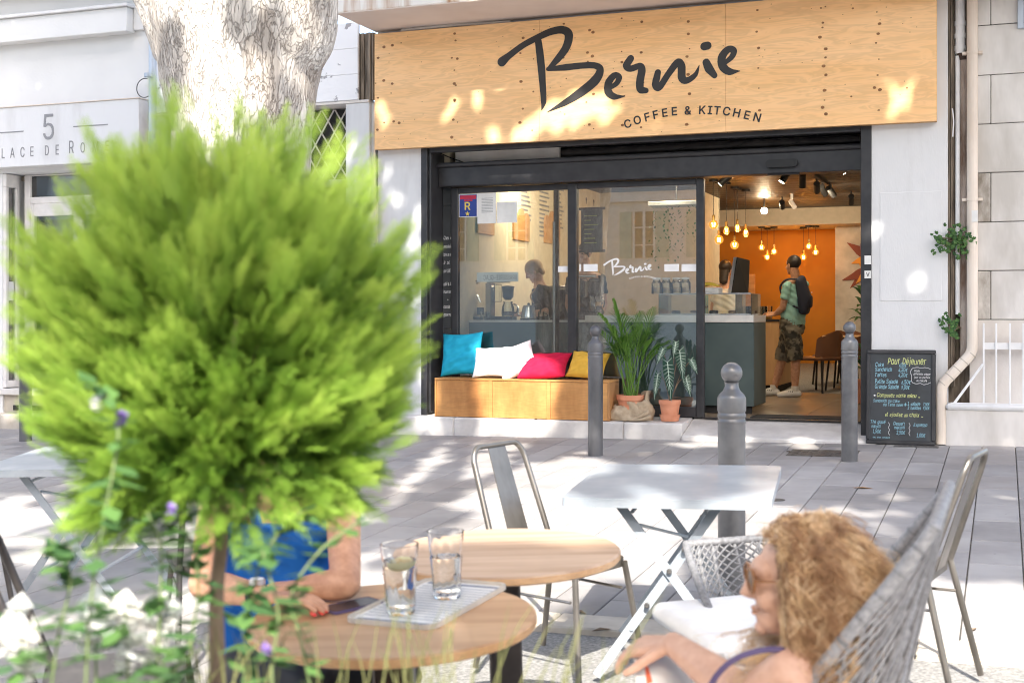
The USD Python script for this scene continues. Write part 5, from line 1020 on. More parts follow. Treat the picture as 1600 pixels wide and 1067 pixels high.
for i, px in enumerate((760, 850, 858)):
    p = onY(px, 503, .8); t = thing('glass_mug', ['glass mug between grinder and coffee machine', 'glass mug right of the kettle on the counter', 'glass measuring jug right of the kettle by the mullion'][i], 'mug', T(p[0], .72, .95), 'glassware on the left counter'); add('mug', lathe([(.0005, .001), (.035, .001), (.04, .09), (.037, .09), (.032, .006), (.0005, .006)], 18), 'case_glass', t, smooth=40); add('handle', tube(spl([(.038, 0, .07), (.065, 0, .06), (.06, 0, .03), (.037, 0, .02)], 8), .005, 6), 'case_glass', t)
for k in range(9):
    p = onY(1166 + k % 5 * 9, 495, 4.62 + .12 * (k // 5)); t = thing('stacked_glass', ['leftmost tumbler in the front row by the customer', 'second front tumbler by the customer', 'middle front tumbler by the customer', 'fourth front tumbler by the customer', 'rightmost front tumbler by the customer', 'leftmost tumbler in the back row by the customer', 'second back tumbler by the customer', 'third back tumbler by the customer', 'rightmost back tumbler by the customer'][k], 'glass', T(p[0], p[1], .962), 'tumblers on the wooden counter')
    add('tumbler', lathe([(.0005, .001), (.034, .001), (.042, .17), (.039, .17), (.031, .006), (.0005, .006)], 16), 'case_glass', t, smooth=40)
wk = thing('wooden_counter', 'oak fronted till counter at which the customer stands', 'counter'); a, b = onY(1172, 500, 4.5)[0], onY(1217, 500, 4.5)[0]
add('front_panel', bx(a, b, 4.5, 4.53, .1, .93, .004), 'oak', wk); add('side_panel', bx(b - .03, b - .0005, 4.531, 6.0, .1, .93, .004), 'oak', wk); add('worktop', bx(a - .05, b + .02, 4.48, 6.02, .931, .96, .004), 'black_metal', wk); add('kick_board', bx(a, b - .03, 4.55, 5.95, .002, .099), 'dark_void', wk)
tr = thing('trolley', 'dark trolley on castors beside the counter end', 'trolley'); a = onY(1181, 560, 1.9)[0]; add('cabinet', bx(a - .2, a + .05, 1.6, 2.2, .09, .72, .01), 'black_metal', tr); [add('castor', lathe([(.0005, -.015), (.035, -.015), (.035, .015), (.0005, .015)], 16) if False else mv(lathe([(.0005, -.015), (.035, -.015), (.035, .015), (.0005, .015)], 16), T(a + x_, y_, .04) @ RX(math.pi / 2)), 'steel', tr) for x_, y_ in ((.02, 1.65), (-.15, 1.65), (.02, 2.15))]
st2 = thing('board_stand', 'slanted white edged black panel stand on the counter before the dark haired barista', 'stand'); a, b = onY(1139, 460, 1.0), onY(1148, 402, 1.6); add('panel', hullpts([a, a + V(.03, 0, 0), b, b + V(.03, 0, 0), a + V(.14, .35, 0), b + V(.1, .35, -.02)]), 'black_metal', st2); add('white_edge', hullpts([a - V(.012, .004, 0), a + V(.022, -.004, 0), b - V(.012, .004, 0), b + V(.022, -.004, 0)]), 'film_white', st2)
em = thing('espresso_machine', 'dark espresso machine behind the bending barista', 'coffee machine'); p = onY(885, 450, 1.95); add('body', bx(p[0] - .35, p[0] + .3, 1.7, 2.2, .95, 1.32, .02), 'black_metal', em); add('top_tray', bx(p[0] - .33, p[0] + .28, 1.72, 2.18, 1.321, 1.35, .006), 'steel', em); add('group_head', [lathe([(.0005, 1.05), (.035, 1.05), (.035, 1.14), (.0005, 1.14)], 16, (p[0] - .2 + .2 * i, 1.68, 0)) for i in range(3)], 'steel', em, kind='stuff')
bc = thing('back_counter', 'dark back counter carrying the espresso machine', 'counter'); add('cabinet', bx(XA + .4, -3.6, 1.65, 2.3, .01, .94, .006), 'counter_paint', bc)
pl = thing('suspended_planter', 'white hanging shelf trailing dark green vines inside the middle pane', 'planter'); p = onY(1055, 322, 2.2); add('shelf', bx(p[0] - .3, p[0] + .3, 2.1, 2.4, p[2], p[2] + .05, .006), 'film_white', pl); Lh = Leaves()
for k in range(9):
    x = p[0] - .28 + .07 * k; L0 = rnd.uniform(.3, .9)
    for i in range(int(L0 * 26)): b = V(x + rnd.uniform(-.02, .02), 2.1 + rnd.uniform(0, .25), p[2] - i / 26); d = V(rnd.uniform(-.04, .04), rnd.uniform(-.03, .03), -.03); Lh.put(leafstrip([b, b + d * .5, b + d], .012, 2), rnd.random() * .5)
add('vines', Lh.mesh(), 'vine_leaf', pl, prim=Lh.tint(), kind='stuff'); add('hanger', tube([(p[0], 2.25, p[2] + .05), (p[0], 2.25, ZC)], .006, 6), 'black_metal', pl)
# wall pieces on the cream wall
def wallrect(px0, y0, px1, y1): a, b = onX(px0, y0, XA + .004), onX(px1, y1, XA + .004); return a, b
WF = lambda Y, Z: frame((XA + .004, Y, Z), (0, 1, 0), (0, 0, 1))
for k, (u, y0, y1, w_) in enumerate(((757, 336, 366, .5), (813, 330, 376, .55), (861, 334, 381, .6))):
    a, b = onX(u, y0, XA), onX(u, y1, XA); h = a[2] - b[2]; t = thing('wooden_cutout', ['leftmost scalloped wooden cut-out on the cream wall', 'middle scalloped wooden cut-out on the cream wall', 'rightmost scalloped wooden cut-out on the cream wall'][k], 'wall panel', None, 'wooden cut-outs on the wall')
    sh_ = unary_union([sbox(-w_ / 2, 0, w_ / 2, h * .7)] + [Point(x, h * (.7 + dz)).buffer(w_ / 6) for x, dz in ((-w_ / 3, -.05), (0, .12), (w_ / 3, 0))]); add('panel', mv(ext(sh_, .02), WF(a[1], b[2])), 'copper_wood', t)
for k, (u, y0, n_) in enumerate(((822, 302, 8), (850, 296, 12), (874, 298, 10))):
    a = onX(u, y0, XA); t = thing('wall_menu', ['leftmost column of menu lettering on the cream wall', 'middle column of menu lettering on the cream wall', 'right column of menu lettering on the cream wall'][k], 'lettering', None, 'menu lettering on the wall'); add('text_lines', [bx(XA + .002, XA + .005, a[1] - .18, a[1] - .18 + rnd.uniform(.2, .38), a[2] - .055 * i, a[2] - .055 * i + .022) for i in range(n_)], 'grey_ink', t, kind='stuff')
a, b = wallrect(908, 300, 946, 394); t = thing('drinks_poster', 'cream poster with a grid of small coffee drawings on the wall', 'poster'); add('sheet', bx(XA + .001, XA + .006, a[1], b[1], b[2], a[2]), 'cream_wall', t)
for i in range(3):
    for j in range(4): y_, z_ = a[1] + (b[1] - a[1]) * (.2 + .3 * i), a[2] - (a[2] - b[2]) * (.22 + .2 * j); add('drawing', mv(lathe([(.0005, 0), (.045, .02), (.055, .1), (.035, .13), (.0005, .14)], 10), T(XA + .0, y_, z_) @ np.diag([.14, 1, 1, 1])), 'ink', t)
a = onY(909, 356, 1.0); t = thing('menu_slate', 'small framed slate with chalk menu behind the black mullion', 'slate'); add('slate', bx(a[0] - .12, a[0] + .13, 1.35, 1.36, a[2] - .22, a[2] + .22, .002), 'black_board', t); add('frame_bar', [bx(a[0] - .15, a[0] + .16, 1.345, 1.365, a[2] + .221, a[2] + .25), bx(a[0] - .15, a[0] + .16, 1.345, 1.365, a[2] - .25, a[2] - .221)], 'black_metal', t); add('chalk_lines', [bx(a[0] - .08, a[0] - .08 + rnd.uniform(.06, .16), 1.347, 1.349, a[2] + .15 - .05 * i, a[2] + .16 - .05 * i) for i in range(7)], 'chalk_yellow', t, kind='stuff')
# pendant lamps and spots
def pendant(px, py, y, ceil, label, r, group, round_=True):
    p = onY(px, py, y); t = thing('pendant_lamp', label, 'lamp', T(p[0], y, p[2]), group)
    bulb = [(.0005 + r * math.sin(a), -r * math.cos(a)) for a in np.linspace(.05, 2.7, 14)] if round_ else [(.001, -1.25 * r), (.5 * r, -1.15 * r), (.85 * r, -.7 * r), (.9 * r, -.3 * r), (.55 * r, .6 * r), (.35 * r, 1.0 * r)]
    add('bulb', lathe(bulb, 18), 'amber_glass', t, smooth=True); add('filament', [tube([(x * r * .2, 0, -.5 * r), (x * r * .3, 0, .45 * r)], .1 * r, 6) for x in (-1, 1)], 'filament', t, kind='stuff')
    add('socket', lathe([(.016, r * .85), (.019, r * .9), (.019, r + .06), (.005, r + .075)], 12), 'brass', t); add('cord', tube([(0, 0, r + .07), (0, 0, ceil - p[2] - .02)], .004, 6), 'black_metal', t); add('ceiling_rose', lathe([(.0005, ceil - p[2] - .03), (.06, ceil - p[2] - .03), (.06, ceil - p[2] - .001)], 18), 'black_metal', t)
    L_ = UsdLux.SphereLight.Define(stage, t + '/glow'); L_.CreateRadiusAttr(r * .5); L_.CreateIntensityAttr(1.0); L_.CreateNormalizeAttr(True); L_.CreateColorAttr(Gf.Vec3f(1, .55, .2)); L_.CreateIntensityAttr(PEND)
PEND = .11
for k, (px, py, y, rd) in enumerate(((1115, 351, 4.3, 1), (1123.5, 374.6, 4.5, 1), (1135, 359.6, 4.7, 0), (1147.7, 383, 5.3, 1), (1152.2, 355.9, 5.5, 0), (1165.3, 363.4, 5.7, 0))):
    pendant(px, py, y, ZC, ['round amber pendant bulb, leftmost of the front cluster', 'low round amber pendant bulb, second from left in the front cluster', 'drop shaped pendant bulb, third from left in the front cluster', 'lowest and largest round amber bulb of the front cluster', 'drop shaped pendant bulb just above the lowest round one', 'drop shaped pendant bulb, rightmost of the front cluster'][k], .058 if rd else .048, 'front pendant bulbs', bool(rd))
for k, (px, py, y) in enumerate(((1190, 386.8, 9.2), (1198.7, 401.8, 9.5), (1209.4, 393.3, 9.3), (1255.3, 401.8, 9.5), (1263.7, 384.9, 9.2), (1274.6, 394.3, 9.3))):
    pendant(px, py, y, 2.502, ['clear bulb against the orange wall, upper left of the left three', 'clear bulb against the orange wall, lowest of the left three', 'clear bulb against the orange wall, right of the left three', 'clear bulb against the orange wall, lowest of the right three', 'clear bulb against the orange wall, highest of the right three', 'clear bulb against the orange wall, rightmost of all'][k], .05, 'rear pendant bulbs')
def spot(px, py, y, label, aim, I, on=True):
    p = onY(px, py, y); t = thing('ceiling_spot', label, 'spotlight', T(p[0], y, ZC), 'black ceiling spotlights'); L0 = .16; a = V(*aim); a /= np.linalg.norm(a); c = V(0, 0, -.1)
    add('stem', tube([(0, 0, -.001), (0, 0, -.09)], .012, 8), 'black_metal', t); add('housing', tube([c - a * .05, c + a * .12], .042, 16), 'black_metal', t); add('lens', tube([c + a * .121, c + a * .1235], .034, 16), 'spot_face' if on else 'film_white', t)
    if on:
        L_ = UsdLux.DiskLight.Define(stage, t + '/glow'); L_.CreateRadiusAttr(.04); L_.CreateNormalizeAttr(True); L_.CreateIntensityAttr(I); L_.CreateColorAttr(Gf.Vec3f(1, .8, .55)); z_ = -a; x_ = np.cross(V(0, 1, .1), z_); x_ /= np.linalg.norm(x_); y_ = np.cross(z_, x_); e = c + a * .126; L_.AddTransformOp().Set(Gf.Matrix4d(*x_, 0, *y_, 0, *z_, 0, *e, 1))
SP = 1.0
for k, (px, py, y, aim, on) in enumerate(((1137, 281, 3.2, (-.8, .1, -.6), 1), (1230, 291, 3.0, (-.5, -.2, -.8), 1), (1254, 301, 3.6, (-.1, .5, -.8), 1), (1312, 283, 2.2, (.5, .3, -.8), 1), (1276, 316, 4.6, (-.1, .8, -.5), 1), (1285, 318, 5.0, (.2, .8, -.5), 1), (1297, 317, 5.2, (.3, .7, -.5), 1), (1330, 336, 6.5, (-.1, .8, -.5), 1), (1222, 334, 7.0, (-.1, .9, -.4), 1), (760, 250, 1.6, (-.7, .5, -.6), 1), (860, 250, 1.7, (-.7, .4, -.6), 1), (960, 250, 1.8, (-.6, .5, -.7), 1), (1060, 262, 2.0, (-.5, .5, -.8), 1))):
    spot(px, py, y, ['black ceiling spot just inside the door head at left', 'black spot left of the ceiling rail', 'black spot at the front end of the ceiling rail', 'wide ceiling spot near the right door jamb', 'front spot of the right rear group', 'middle spot of the right rear group', 'rear spot of the right rear group', 'bright spot before the painted wall', 'white tipped spot near the back of the ceiling', 'ceiling spot over the left end of the counter', 'ceiling spot over the bending barista', 'ceiling spot over the bearded barista', 'ceiling spot over the display case'][k], aim, SP * (1.6 if k > 8 else 1))
p = onY(1194, 329.6, 7.2); t = thing('bright_lamp', 'dazzling bare bulb under the dark ceiling', 'lamp', T(p[0], 7.2, p[2])); add('bulb', trimesh.creation.icosphere(2, .05), 'bright_bulb', t, smooth=True); add('holder', tube([(0, 0, .05), (0, 0, ZC - p[2])], .012, 8), 'black_metal', t)
p = onY(1237, 326, 6.6); t = thing('security_camera', 'small white camera on the dark ceiling', 'camera', T(p[0], 6.6, ZC)); add('mount', tube([(0, 0, 0), (0, 0, -.08)], .02, 8), 'film_white', t); add('body', tube([(-.02, .03, -.1), (.05, -.06, -.2)], .035, 12), 'film_white', t)
rl2 = thing('ceiling_rail', 'black lamp rail under the ceiling', 'rail'); add('rail', bx(onY(1262, 300, 3.4)[0] - .02, onY(1262, 300, 3.4)[0] + .02, 2.0, 5.6, ZC - .035, ZC - .001), 'black_metal', rl2)
# seating at the back right
def din_chair(X, Y, yaw, label):
    t = thing('dining_chair', label, 'chair', T(X, Y, 0, yaw), 'dark chairs at the back of the cafe'); add('seat', bx(-.22, .22, -.22, .22, .42, .47, .02), 'leather_brown', t)
    v = []
    for a in np.linspace(-1.2, 1.2, 12): v += [(-.22 * math.cos(a) - .04, .26 * math.sin(a), .47), (-.22 * math.cos(a) - .08, .27 * math.sin(a), .82 - .1 * abs(a))]
    f = []
    for i in range(11): a = i * 2; f += [(a, a + 2, a + 3), (a, a + 3, a + 1)]
    add('backrest', trimesh.Trimesh(np.array(v, float), f, process=False), 'leather_brown', t, smooth=True)
    for sx in (-1, 1):
        for sy in (-1, 1): add('leg', tube([(.18 * sx, .18 * sy, .42), (.22 * sx, .21 * sy, 0)], .014, 8), 'black_metal', t)
for k, (u, y, yaw) in enumerate(((1280, 4.9, 2.6), (1300, 5.9, 2.0), (1322, 5.2, 3.0), (1336, 6.4, 1.5))): din_chair(onY(u, 560, y)[0], y, yaw, ['brown shell chair nearest the customer with the rucksack', 'brown shell chair behind the first, left of the table', 'brown shell chair in front of the table by the bollard', 'brown shell chair at the far side of the table'][k])
t = thing('dining_table', 'wooden dining table at the back right of the cafe', 'table', T(onY(1330, 520, 5.8)[0], 5.8, 0)); add('tabletop', bx(-.35, .35, -.35, .35, .71, .74, .006), 'oak', t); add('post', tube([(0, 0, .02), (0, 0, .709)], .03, 12), 'black_metal', t); add('foot', lathe([(.22, 0), (.22, .01), (.0005, .02)], 24), 'black_metal', t)
pb = thing('potted_plant', 'green house plant just inside the right door jamb', 'plant'); p = onY(1342, 560, 2.6); Lp = Leaves()
for k in range(46): a = rnd.uniform(0, 6.28); z = rnd.choice((.45, 1.05)) + rnd.uniform(-.15, .2); b = V(p[0] + .05, 2.6, z); e = b + V(.2 * math.cos(a), .2 * math.sin(a), rnd.uniform(-.05, .12)); Lp.put(leafstrip([b, (b + e) / 2 + V(0, 0, .04), e], .03, 4), rnd.random())
add('foliage', Lp.mesh(), 'vine_leaf', pb, prim=Lp.tint(), kind='stuff'); add('pot', lathe([(.0005, .01), (.1, .01), (.14, .28), (.12, .28), (.0005, .26)], 20, (p[0] + .05, 2.6, 0)), 'terracotta', pb); add('stem', tube([(p[0] + .05, 2.6, .25), (p[0] + .05, 2.6, 1.1)], .01, 6), 'twig_bark', pb)
dm = thing('door_mat', 'dark rubber doormat in the cafe doorway', 'mat'); a, b = onZ(1166, 651, .004), onZ(1300, 655, .004); add('mat', bx(a[0] + .05, b[0] + .10, .10, .52, .0008, .010, .003), 'dark_void', dm)
# ------------------------------------------------------------------ people
def hull2(a, ra, b, rb, q=18): return Manifold.batch_hull([Manifold.sphere(ra, q).translate(tuple(map(float, a))), Manifold.sphere(rb, q).translate(tuple(map(float, b)))])
def solid(chains, L=.02, it=8, cut=()):
    P = []
    for ch_ in chains:
        ps = [hull2(a, ra, b, rb) for (a, ra), (b, rb) in zip(ch_[:-1], ch_[1:])]
        P += ps
    return P
def finish(parts, L=.018, it=8):
    m = Manifold.batch_boolean(parts, m3.OpType.Add).refine_to_length(L); m = fix(m); m.merge_vertices(); trimesh.smoothing.filter_taubin(m, iterations=it); return m
def cutoff(parts, p, n): return [q.trim_by_plane(tuple(map(float, n)), float(np.dot(n, p))) for q in parts]
def folds(m, a=.022):                                     # cloth creases
    v = np.array(m.vertices); n = np.array(m.vertex_normals); m.vertices = v + n * (a * (np.abs(meshkit.fbm(v * V(6, 6, 9), 3, 5) - .5) * 2 - .25) + .005 * np.sin(v @ V(40, 25, 70) + 6 * meshkit.noise(v * 5, 2)))[:, None]; return m
def head_parts(c, f, u, s=1.0):
    """Head of height .225*s: c middle of the head, f the way it faces, u up."""
    f = V(*f) / np.linalg.norm(f); u = V(*u) - f * np.dot(u, f); u /= np.linalg.norm(u); l = np.cross(u, f)
    M = np.eye(4); M[:3, 0], M[:3, 1], M[:3, 2], M[:3, 3] = f * s, l * s, u * s, c
    def el(x, y, z, rx, ry, rz, q=26): return Manifold.sphere(1, q).scale((rx, ry, rz)).translate((x, y, z))
    P = [el(-.018, 0, .032, .092, .074, .082), el(.025, 0, -.025, .062, .06, .075), el(.045, 0, -.07, .042, .045, .04), el(.072, 0, -.094, .018, .022, .016), el(.062, 0, .03, .03, .05, .03),
         Manifold.batch_hull([el(.086, 0, .022, .008, .008, .008, 12), el(.108, 0, -.018, .009, .010, .008, 12), el(.088, 0, -.026, .012, .017, .008, 12)]),
         el(.083, 0, -.052, .010, .022, .006), el(.081, 0, -.063, .011, .02, .007), el(.055, .036, -.03, .03, .022, .026), el(.055, -.036, -.03, .03, .022, .026), el(-.008, .074, -.008, .018, .008, .03, 14), el(-.008, -.074, -.008, .018, .008, .03, 14)]
    T34 = M[:3, :]
    return [p.transform(T34) for p in P], M
def hand_parts(W, d, n, curl=.5, s=1.0, spread=1.0, side=1):
    """W wrist, d towards the fingers, n out of the back of the hand, side +1 puts the thumb towards n x d."""
    d = V(*d) / np.linalg.norm(d); n = V(*n) - d * np.dot(n, d); n /= np.linalg.norm(n); x = np.cross(n, d) * side; P = []
    k = [W + d * .085 * s + x * o * s for o in (.03, .01, -.011, -.03)]
    P.append(Manifold.batch_hull([Manifold.sphere(.013 * s, 12).translate(tuple(W + x * o * s + d * .012 * s)) for o in (.016, -.016)] + [Manifold.sphere(.0115 * s, 12).translate(tuple(q)) for q in k]))
    for q, ln, o in zip(k, (.07, .078, .073, .057), (.012, .002, -.005, -.014)):
        a = 0; p = q; r = .0092 * s; dd = d + x * o * 8 * spread * .4
        for seg, fr in enumerate((.45, .32, .23)):
            a += curl * (.35, .6, .4)[seg]; v = dd * math.cos(a) - n * math.sin(a); v /= np.linalg.norm(v); e = p + v * ln * fr * s; P.append(hull2(p, r, e, r * .9, 12)); p, r = e, r * .9
    b = W + d * .028 * s + x * .026 * s; m_ = b + (d * .55 + x * .75 - n * .3 * curl) * .036 * s; e = m_ + (d * .85 + x * .3 - n * .5 * curl) * .03 * s; g = e + (d * .95 - n * .4 * curl) * .024 * s
    P += [hull2(W + d * .012 * s + x * .015 * s, .014 * s, m_, .0115 * s, 12), hull2(m_, .0112 * s, e, .010 * s, 12), hull2(e, .010 * s, g, .0085 * s, 12)]
    return P
def person(label, head_c, head_f, J, top, bottom, skin='skin', hair=None, sleeve=.5, hs=1.0, up=(0, 0, 1), hands=None, shoes=None, short=False, topcat=None, extra_skin=(), neckline=.0, L=.02):
    """J: joints neck, chest, waist, pelvis, shL/shR, elL/elR, wrL/wrR, hipL/hipR, knL/knR, anL/anR, toeL/toeR."""
    t = thing('person', label, 'person'); HP, HM = head_parts(head_c, head_f, up, hs)
    body = list(HP); nk = V(*J['neck']); hb = HM[:3, 3] - HM[:3, 2] * .055 - HM[:3, 0] * .02
    body += [hull2(hb, .054 * hs, nk, .058), hull2(nk, .056, V(*J['chest']), .10)]
    for s in 'LR':
        sh, el, wr = (V(*J[k + s]) for k in ('sh', 'el', 'wr')); body += [hull2(nk - V(0, 0, .03), .05, sh, .05), hull2(sh, .05, el, .04), hull2(el, .04, el + (wr - el) * .35, .041), hull2(el + (wr - el) * .35, .041, wr, .026)]
        hd = (hands or {}).get(s, {}); body += hand_parts(wr, hd.get('d', wr - el), hd.get('n', (0, 0, 1)), hd.get('curl', .5), 1.0, 1.0, hd.get('side', 1 if s == 'R' else -1))
        if 'hip' + s in J:
            hp, kn, an = (V(*J[k + s]) for k in ('hip', 'kn', 'an')); body += [hull2(hp, .09, kn, .058), hull2(kn, .056, kn + (an - kn) * .3, .057), hull2(kn + (an - kn) * .3, .057, an, .036), hull2(an, .036, V(*J['toe' + s]), .028)]
    ch_, wa, pe = (V(*J[k]) for k in ('chest', 'waist', 'pelvis')); body += [hull2(ch_, .1, wa, .095), hull2(wa, .095, pe, .1)]
    add('body', finish(body, L, 6), skin, t, smooth=True)
    fw = V(*head_f) / np.linalg.norm(head_f); lat = V(*J['shL']) - V(*J['shR']); lat /= np.linalg.norm(lat)
    T_ = [Manifold.batch_hull([Manifold.sphere(.078, 16).translate(tuple(V(*J['shL']) * .82 + V(*J['shR']) * .18 - V(0, 0, .03))), Manifold.sphere(.078, 16).translate(tuple(V(*J['shR']) * .82 + V(*J['shL']) * .18 - V(0, 0, .03))), Manifold.sphere(.12, 18).translate(tuple(ch_)), Manifold.sphere(.11, 18).translate(tuple(ch_ + lat * .06)), Manifold.sphere(.11, 18).translate(tuple(ch_ - lat * .06))]),
          Manifold.batch_hull([Manifold.sphere(.115, 18).translate(tuple(q)) for q in (ch_ + lat * .06, ch_ - lat * .06, wa + lat * .06, wa - lat * .06, pe + lat * .07, pe - lat * .07)])]
    T_ = cutoff(T_, pe - V(0, 0, .06), (0, 0, 1)); T_ = cutoff(T_, nk + V(0, 0, -.01 - neckline), (0, 0, -1))
    for s in 'LR':
        sh, el, wr = (V(*J[k + s]) for k in ('sh', 'el', 'wr'))
        if sleeve > 0:
            e = sh + (el - sh) * min(sleeve, 1); pr_ = cutoff([hull2(sh, .062, sh + (el - sh) * 1.25, .056)] if sleeve < 1 else [hull2(sh, .062, el, .052)], e if sleeve < 1 else el + (el - sh), (sh - el) / np.linalg.norm(sh - el)); T_ += pr_
            if sleeve > 1: e = el + (wr - el) * (sleeve - 1); T_ += cutoff([hull2(el, .052, wr, .036)], e, (el - wr) / np.linalg.norm(el - wr))
    add(topcat or 'shirt', folds(finish(T_, .022, 6)), top, t, smooth=True)
    if 'hipL' in J:
        B_ = [Manifold.batch_hull([Manifold.sphere(.118, 16).translate(tuple(q)) for q in (pe + lat * .07, pe - lat * .07, pe + lat * .07 + V(0, 0, .08), pe - lat * .07 + V(0, 0, .08))])]
        for s in 'LR':
            hp, kn, an = (V(*J[k + s]) for k in ('hip', 'kn', 'an'))
            if short: B_ += cutoff([hull2(hp, .115, kn + (kn - hp) * .3, .095)], kn - (kn - hp) * .06, (hp - kn) / np.linalg.norm(hp - kn))
            else: B_ += [hull2(hp, .108, kn, .075), hull2(kn, .075, an, .056)]
        add('shorts' if short else 'trousers', folds(finish(B_, .025, 6)), bottom, t, smooth=True)
        for s in 'LR':
            an, to = V(*J['an' + s]), V(*J['toe' + s]); d = to - an; d[2] = 0; d /= np.linalg.norm(d); fl = to[2] - .03; w = np.cross(V(0, 0, 1), d)
            m = Manifold.batch_hull([Manifold.sphere(r, 16).translate(tuple(V(an[0], an[1], 0) + d * x + w * y + V(0, 0, fl + z))) for x, y, z, r in ((-.045, 0, .045, .04), (.0, 0, .085, .034), (.10, .018, .04, .038), (.10, -.018, .04, .038), (.19, .012, .032, .03), (.185, -.012, .032, .03))]).trim_by_plane((0, 0, 1), fl + .004)
            sp = add('shoe', finish([m], .03, 3), shoes or 'black_cloth', t, smooth=True)
            if shoes == 'white_leather':
                for q in range(3): c = V(an[0], an[1], fl + .055) + d * (.035 + .022 * q); add('stripe', [hullpts([c + sd * w * y + d * x + V(0, 0, z) for x, z in ((-.012, .026), (-.003, .026), (.012, -.03), (.003, -.03)) for y in (.036, .0435)]) for sd in (-1, 1)], 'ink', sp, kind='stuff')
    return t, HM
def cap_hair(t, HM, mat, grow=1.06, back=0., lowz=-.01, front=.055):
    def el(x, y, z, rx, ry, rz): return Manifold.sphere(1, 28).scale((rx, ry, rz)).translate((x, y, z))
    h = el(-.02, 0, .034, .094 * grow, .078 * grow, .086 * grow)
    h = h.trim_by_plane((-.75, 0, .66), -.035 if front > .05 else -.0) if front < .2 else h
    if back: h = h + Manifold.batch_hull([el(-.06, 0, .0, .05, .07, .06), el(-.075, 0, -back, .035, .06, .05)])
    m = fix(h.transform(HM[:3, :]).refine_to_length(.012)); m.merge_vertices(); n = np.array(m.vertex_normals); m.vertices = m.vertices + n * (.006 * (meshkit.fbm(m.vertices * 60, 3, 3) - .4))[:, None]; add('hair', m, mat, t, smooth=True)

# --- the customer with the rucksack, waiting at the till
Yc = 3.75
q = lambda x, y, dy=0.: onY(x, y, Yc + dy)
J = dict(neck=q(1243, 434), chest=q(1242, 462), waist=q(1240, 492), pelvis=q(1238, 512), shL=q(1230, 447, -.15), shR=q(1256, 446, .14), elL=q(1223, 481, -.17), elR=q(1248, 484, .22), wrL=q(1211, 491, -.12), wrR=q(1210, 490, .12), hipL=q(1238, 520, -.09), hipR=q(1234, 520, .09), knL=q(1243, 566, -.1), knR=q(1221, 566, .1), anL=q(1242, 610, -.1), anR=q(1209, 609, .1), toeL=q(1224, 617.3, -.12), toeR=q(1188, 616, .08))
for k in ('toeL', 'toeR'): J[k][2] = .03
for k in ('anL', 'anR'): J[k][2] = .085
man, HM = person('man in mint t-shirt, camouflage shorts and white trainers with a dark rucksack, seen from behind', q(1239, 414), V(-.78, .62, -.03), J, 'mint_cotton', 'camouflage', 'skin_tan', sleeve=.62, shoes='white_leather', short=True, hands={'L': {'d': (-1, .1, -.1), 'n': (0, -.5, .8), 'curl': .7}, 'R': {'d': (-1, .1, -.1), 'n': (0, .5, .8), 'curl': .7}})
cap_hair(man, HM, 'dark_hair', 1.015)
for s in 'LR': an = J['an' + s]; add('sock', lathe([(.042, .07), (.046, .12), (.044, .14), (.0005, .14)], 16, (an[0], an[1], 0)), 'white_cotton', man)
bp = thing('rucksack', "dark navy rucksack on the back of the man in the mint t-shirt", 'rucksack'); c = q(1254, 462, -.02)
Rm = Manifold.batch_hull([Manifold.sphere(r, 20).translate((c[0] + x, c[1] + y, c[2] + z)) for x, y, z, r in ((-.03, -.10, .17, .045), (-.03, .10, .17, .045), (.02, -.1, -.18, .055), (.02, .1, -.18, .055), (.055, -.08, -.05, .055), (.055, .08, -.05, .055), (-.01, 0, .2, .05))]); add('bag', finish([Rm], .03, 4), 'navy_cloth', bp, smooth=True)
for s in (-1, 1): add('strap', tube(spl([c + V(-.03, .1 * s, .2), V(*J['shL' if s < 0 else 'shR']) + V(-.01, -.02 * s * -1, .075), V(*J['shL' if s < 0 else 'shR']) + V(-.085, .0, -.03), V(*J['chest']) + V(-.07, .15 * s, -.08), c + V(.0, .12 * s, -.17)], 22), .014, 6), 'navy_cloth', bp)
add('pocket', finish([Manifold.batch_hull([Manifold.sphere(.03, 14).translate((c[0] + .085, c[1] + y, c[2] + z)) for y in (-.07, .07) for z in (-.12, -.02)])], .03, 3), 'navy_cloth', bp, smooth=True); add('tag', bx(c[0] + .11, c[0] + .118, c[1] - .05, c[1] - .01, c[2] + .03, c[2] + .045), 'film_white', bp)
t = thing('plate_of_food', 'dark plate held on the till counter by the man with the rucksack', 'plate'); p = onY(1192, 492, 4.62); add('plate', lathe([(.0005, .962), (.1, .962), (.13, .977), (.1, .968), (.0005, .968)], 24, (p[0], 4.62, 0)), 'black_metal', t); add('food', fix(Manifold.batch_hull([Manifold.sphere(.025, 12).translate((p[0] + .05 * math.cos(a), 4.62 + .05 * math.sin(a), .99)) for a in range(6)])), 'banana', t)
# --- barista bending over the kettle
Yb = 1.3; q = lambda x, y, dy=0.: onY(x, y, Yb + dy)
J = dict(neck=q(842, 441), chest=q(848, 462, .02), waist=q(852, 500, .05), pelvis=q(852, 525, .05), shL=q(845, 452, -.16), shR=q(846, 450, .18), elL=q(852, 488, -.24), elR=q(836, 484, .1), wrL=q(822, 491, -.25), wrR=q(816, 490, .0), hipL=q(852, 530, -.05), hipR=q(852, 530, .12), knL=q(850, 590, -.05), knR=q(850, 590, .12), anL=q(852, 640, -.05), anR=q(852, 640, .12), toeL=q(838, 645, -.05), toeR=q(838, 645, .12))
for k in ('toeL', 'toeR'): J[k][2] = .03
for k in ('anL', 'anR'): J[k][2] = .085
b1, HM = person('barista with short fair hair in black, bending over the kettle', q(834, 424), V(-.8, -.2, -.55), J, 'black_cloth', 'black_cloth', 'skin', sleeve=.9, hands={'L': {'d': (-1, 0, -.1), 'n': (0, -.3, 1)}, 'R': {'d': (-1, 0, -.2), 'n': (0, .3, 1)}})
cap_hair(b1, HM, 'fair_hair', 1.13, .045)
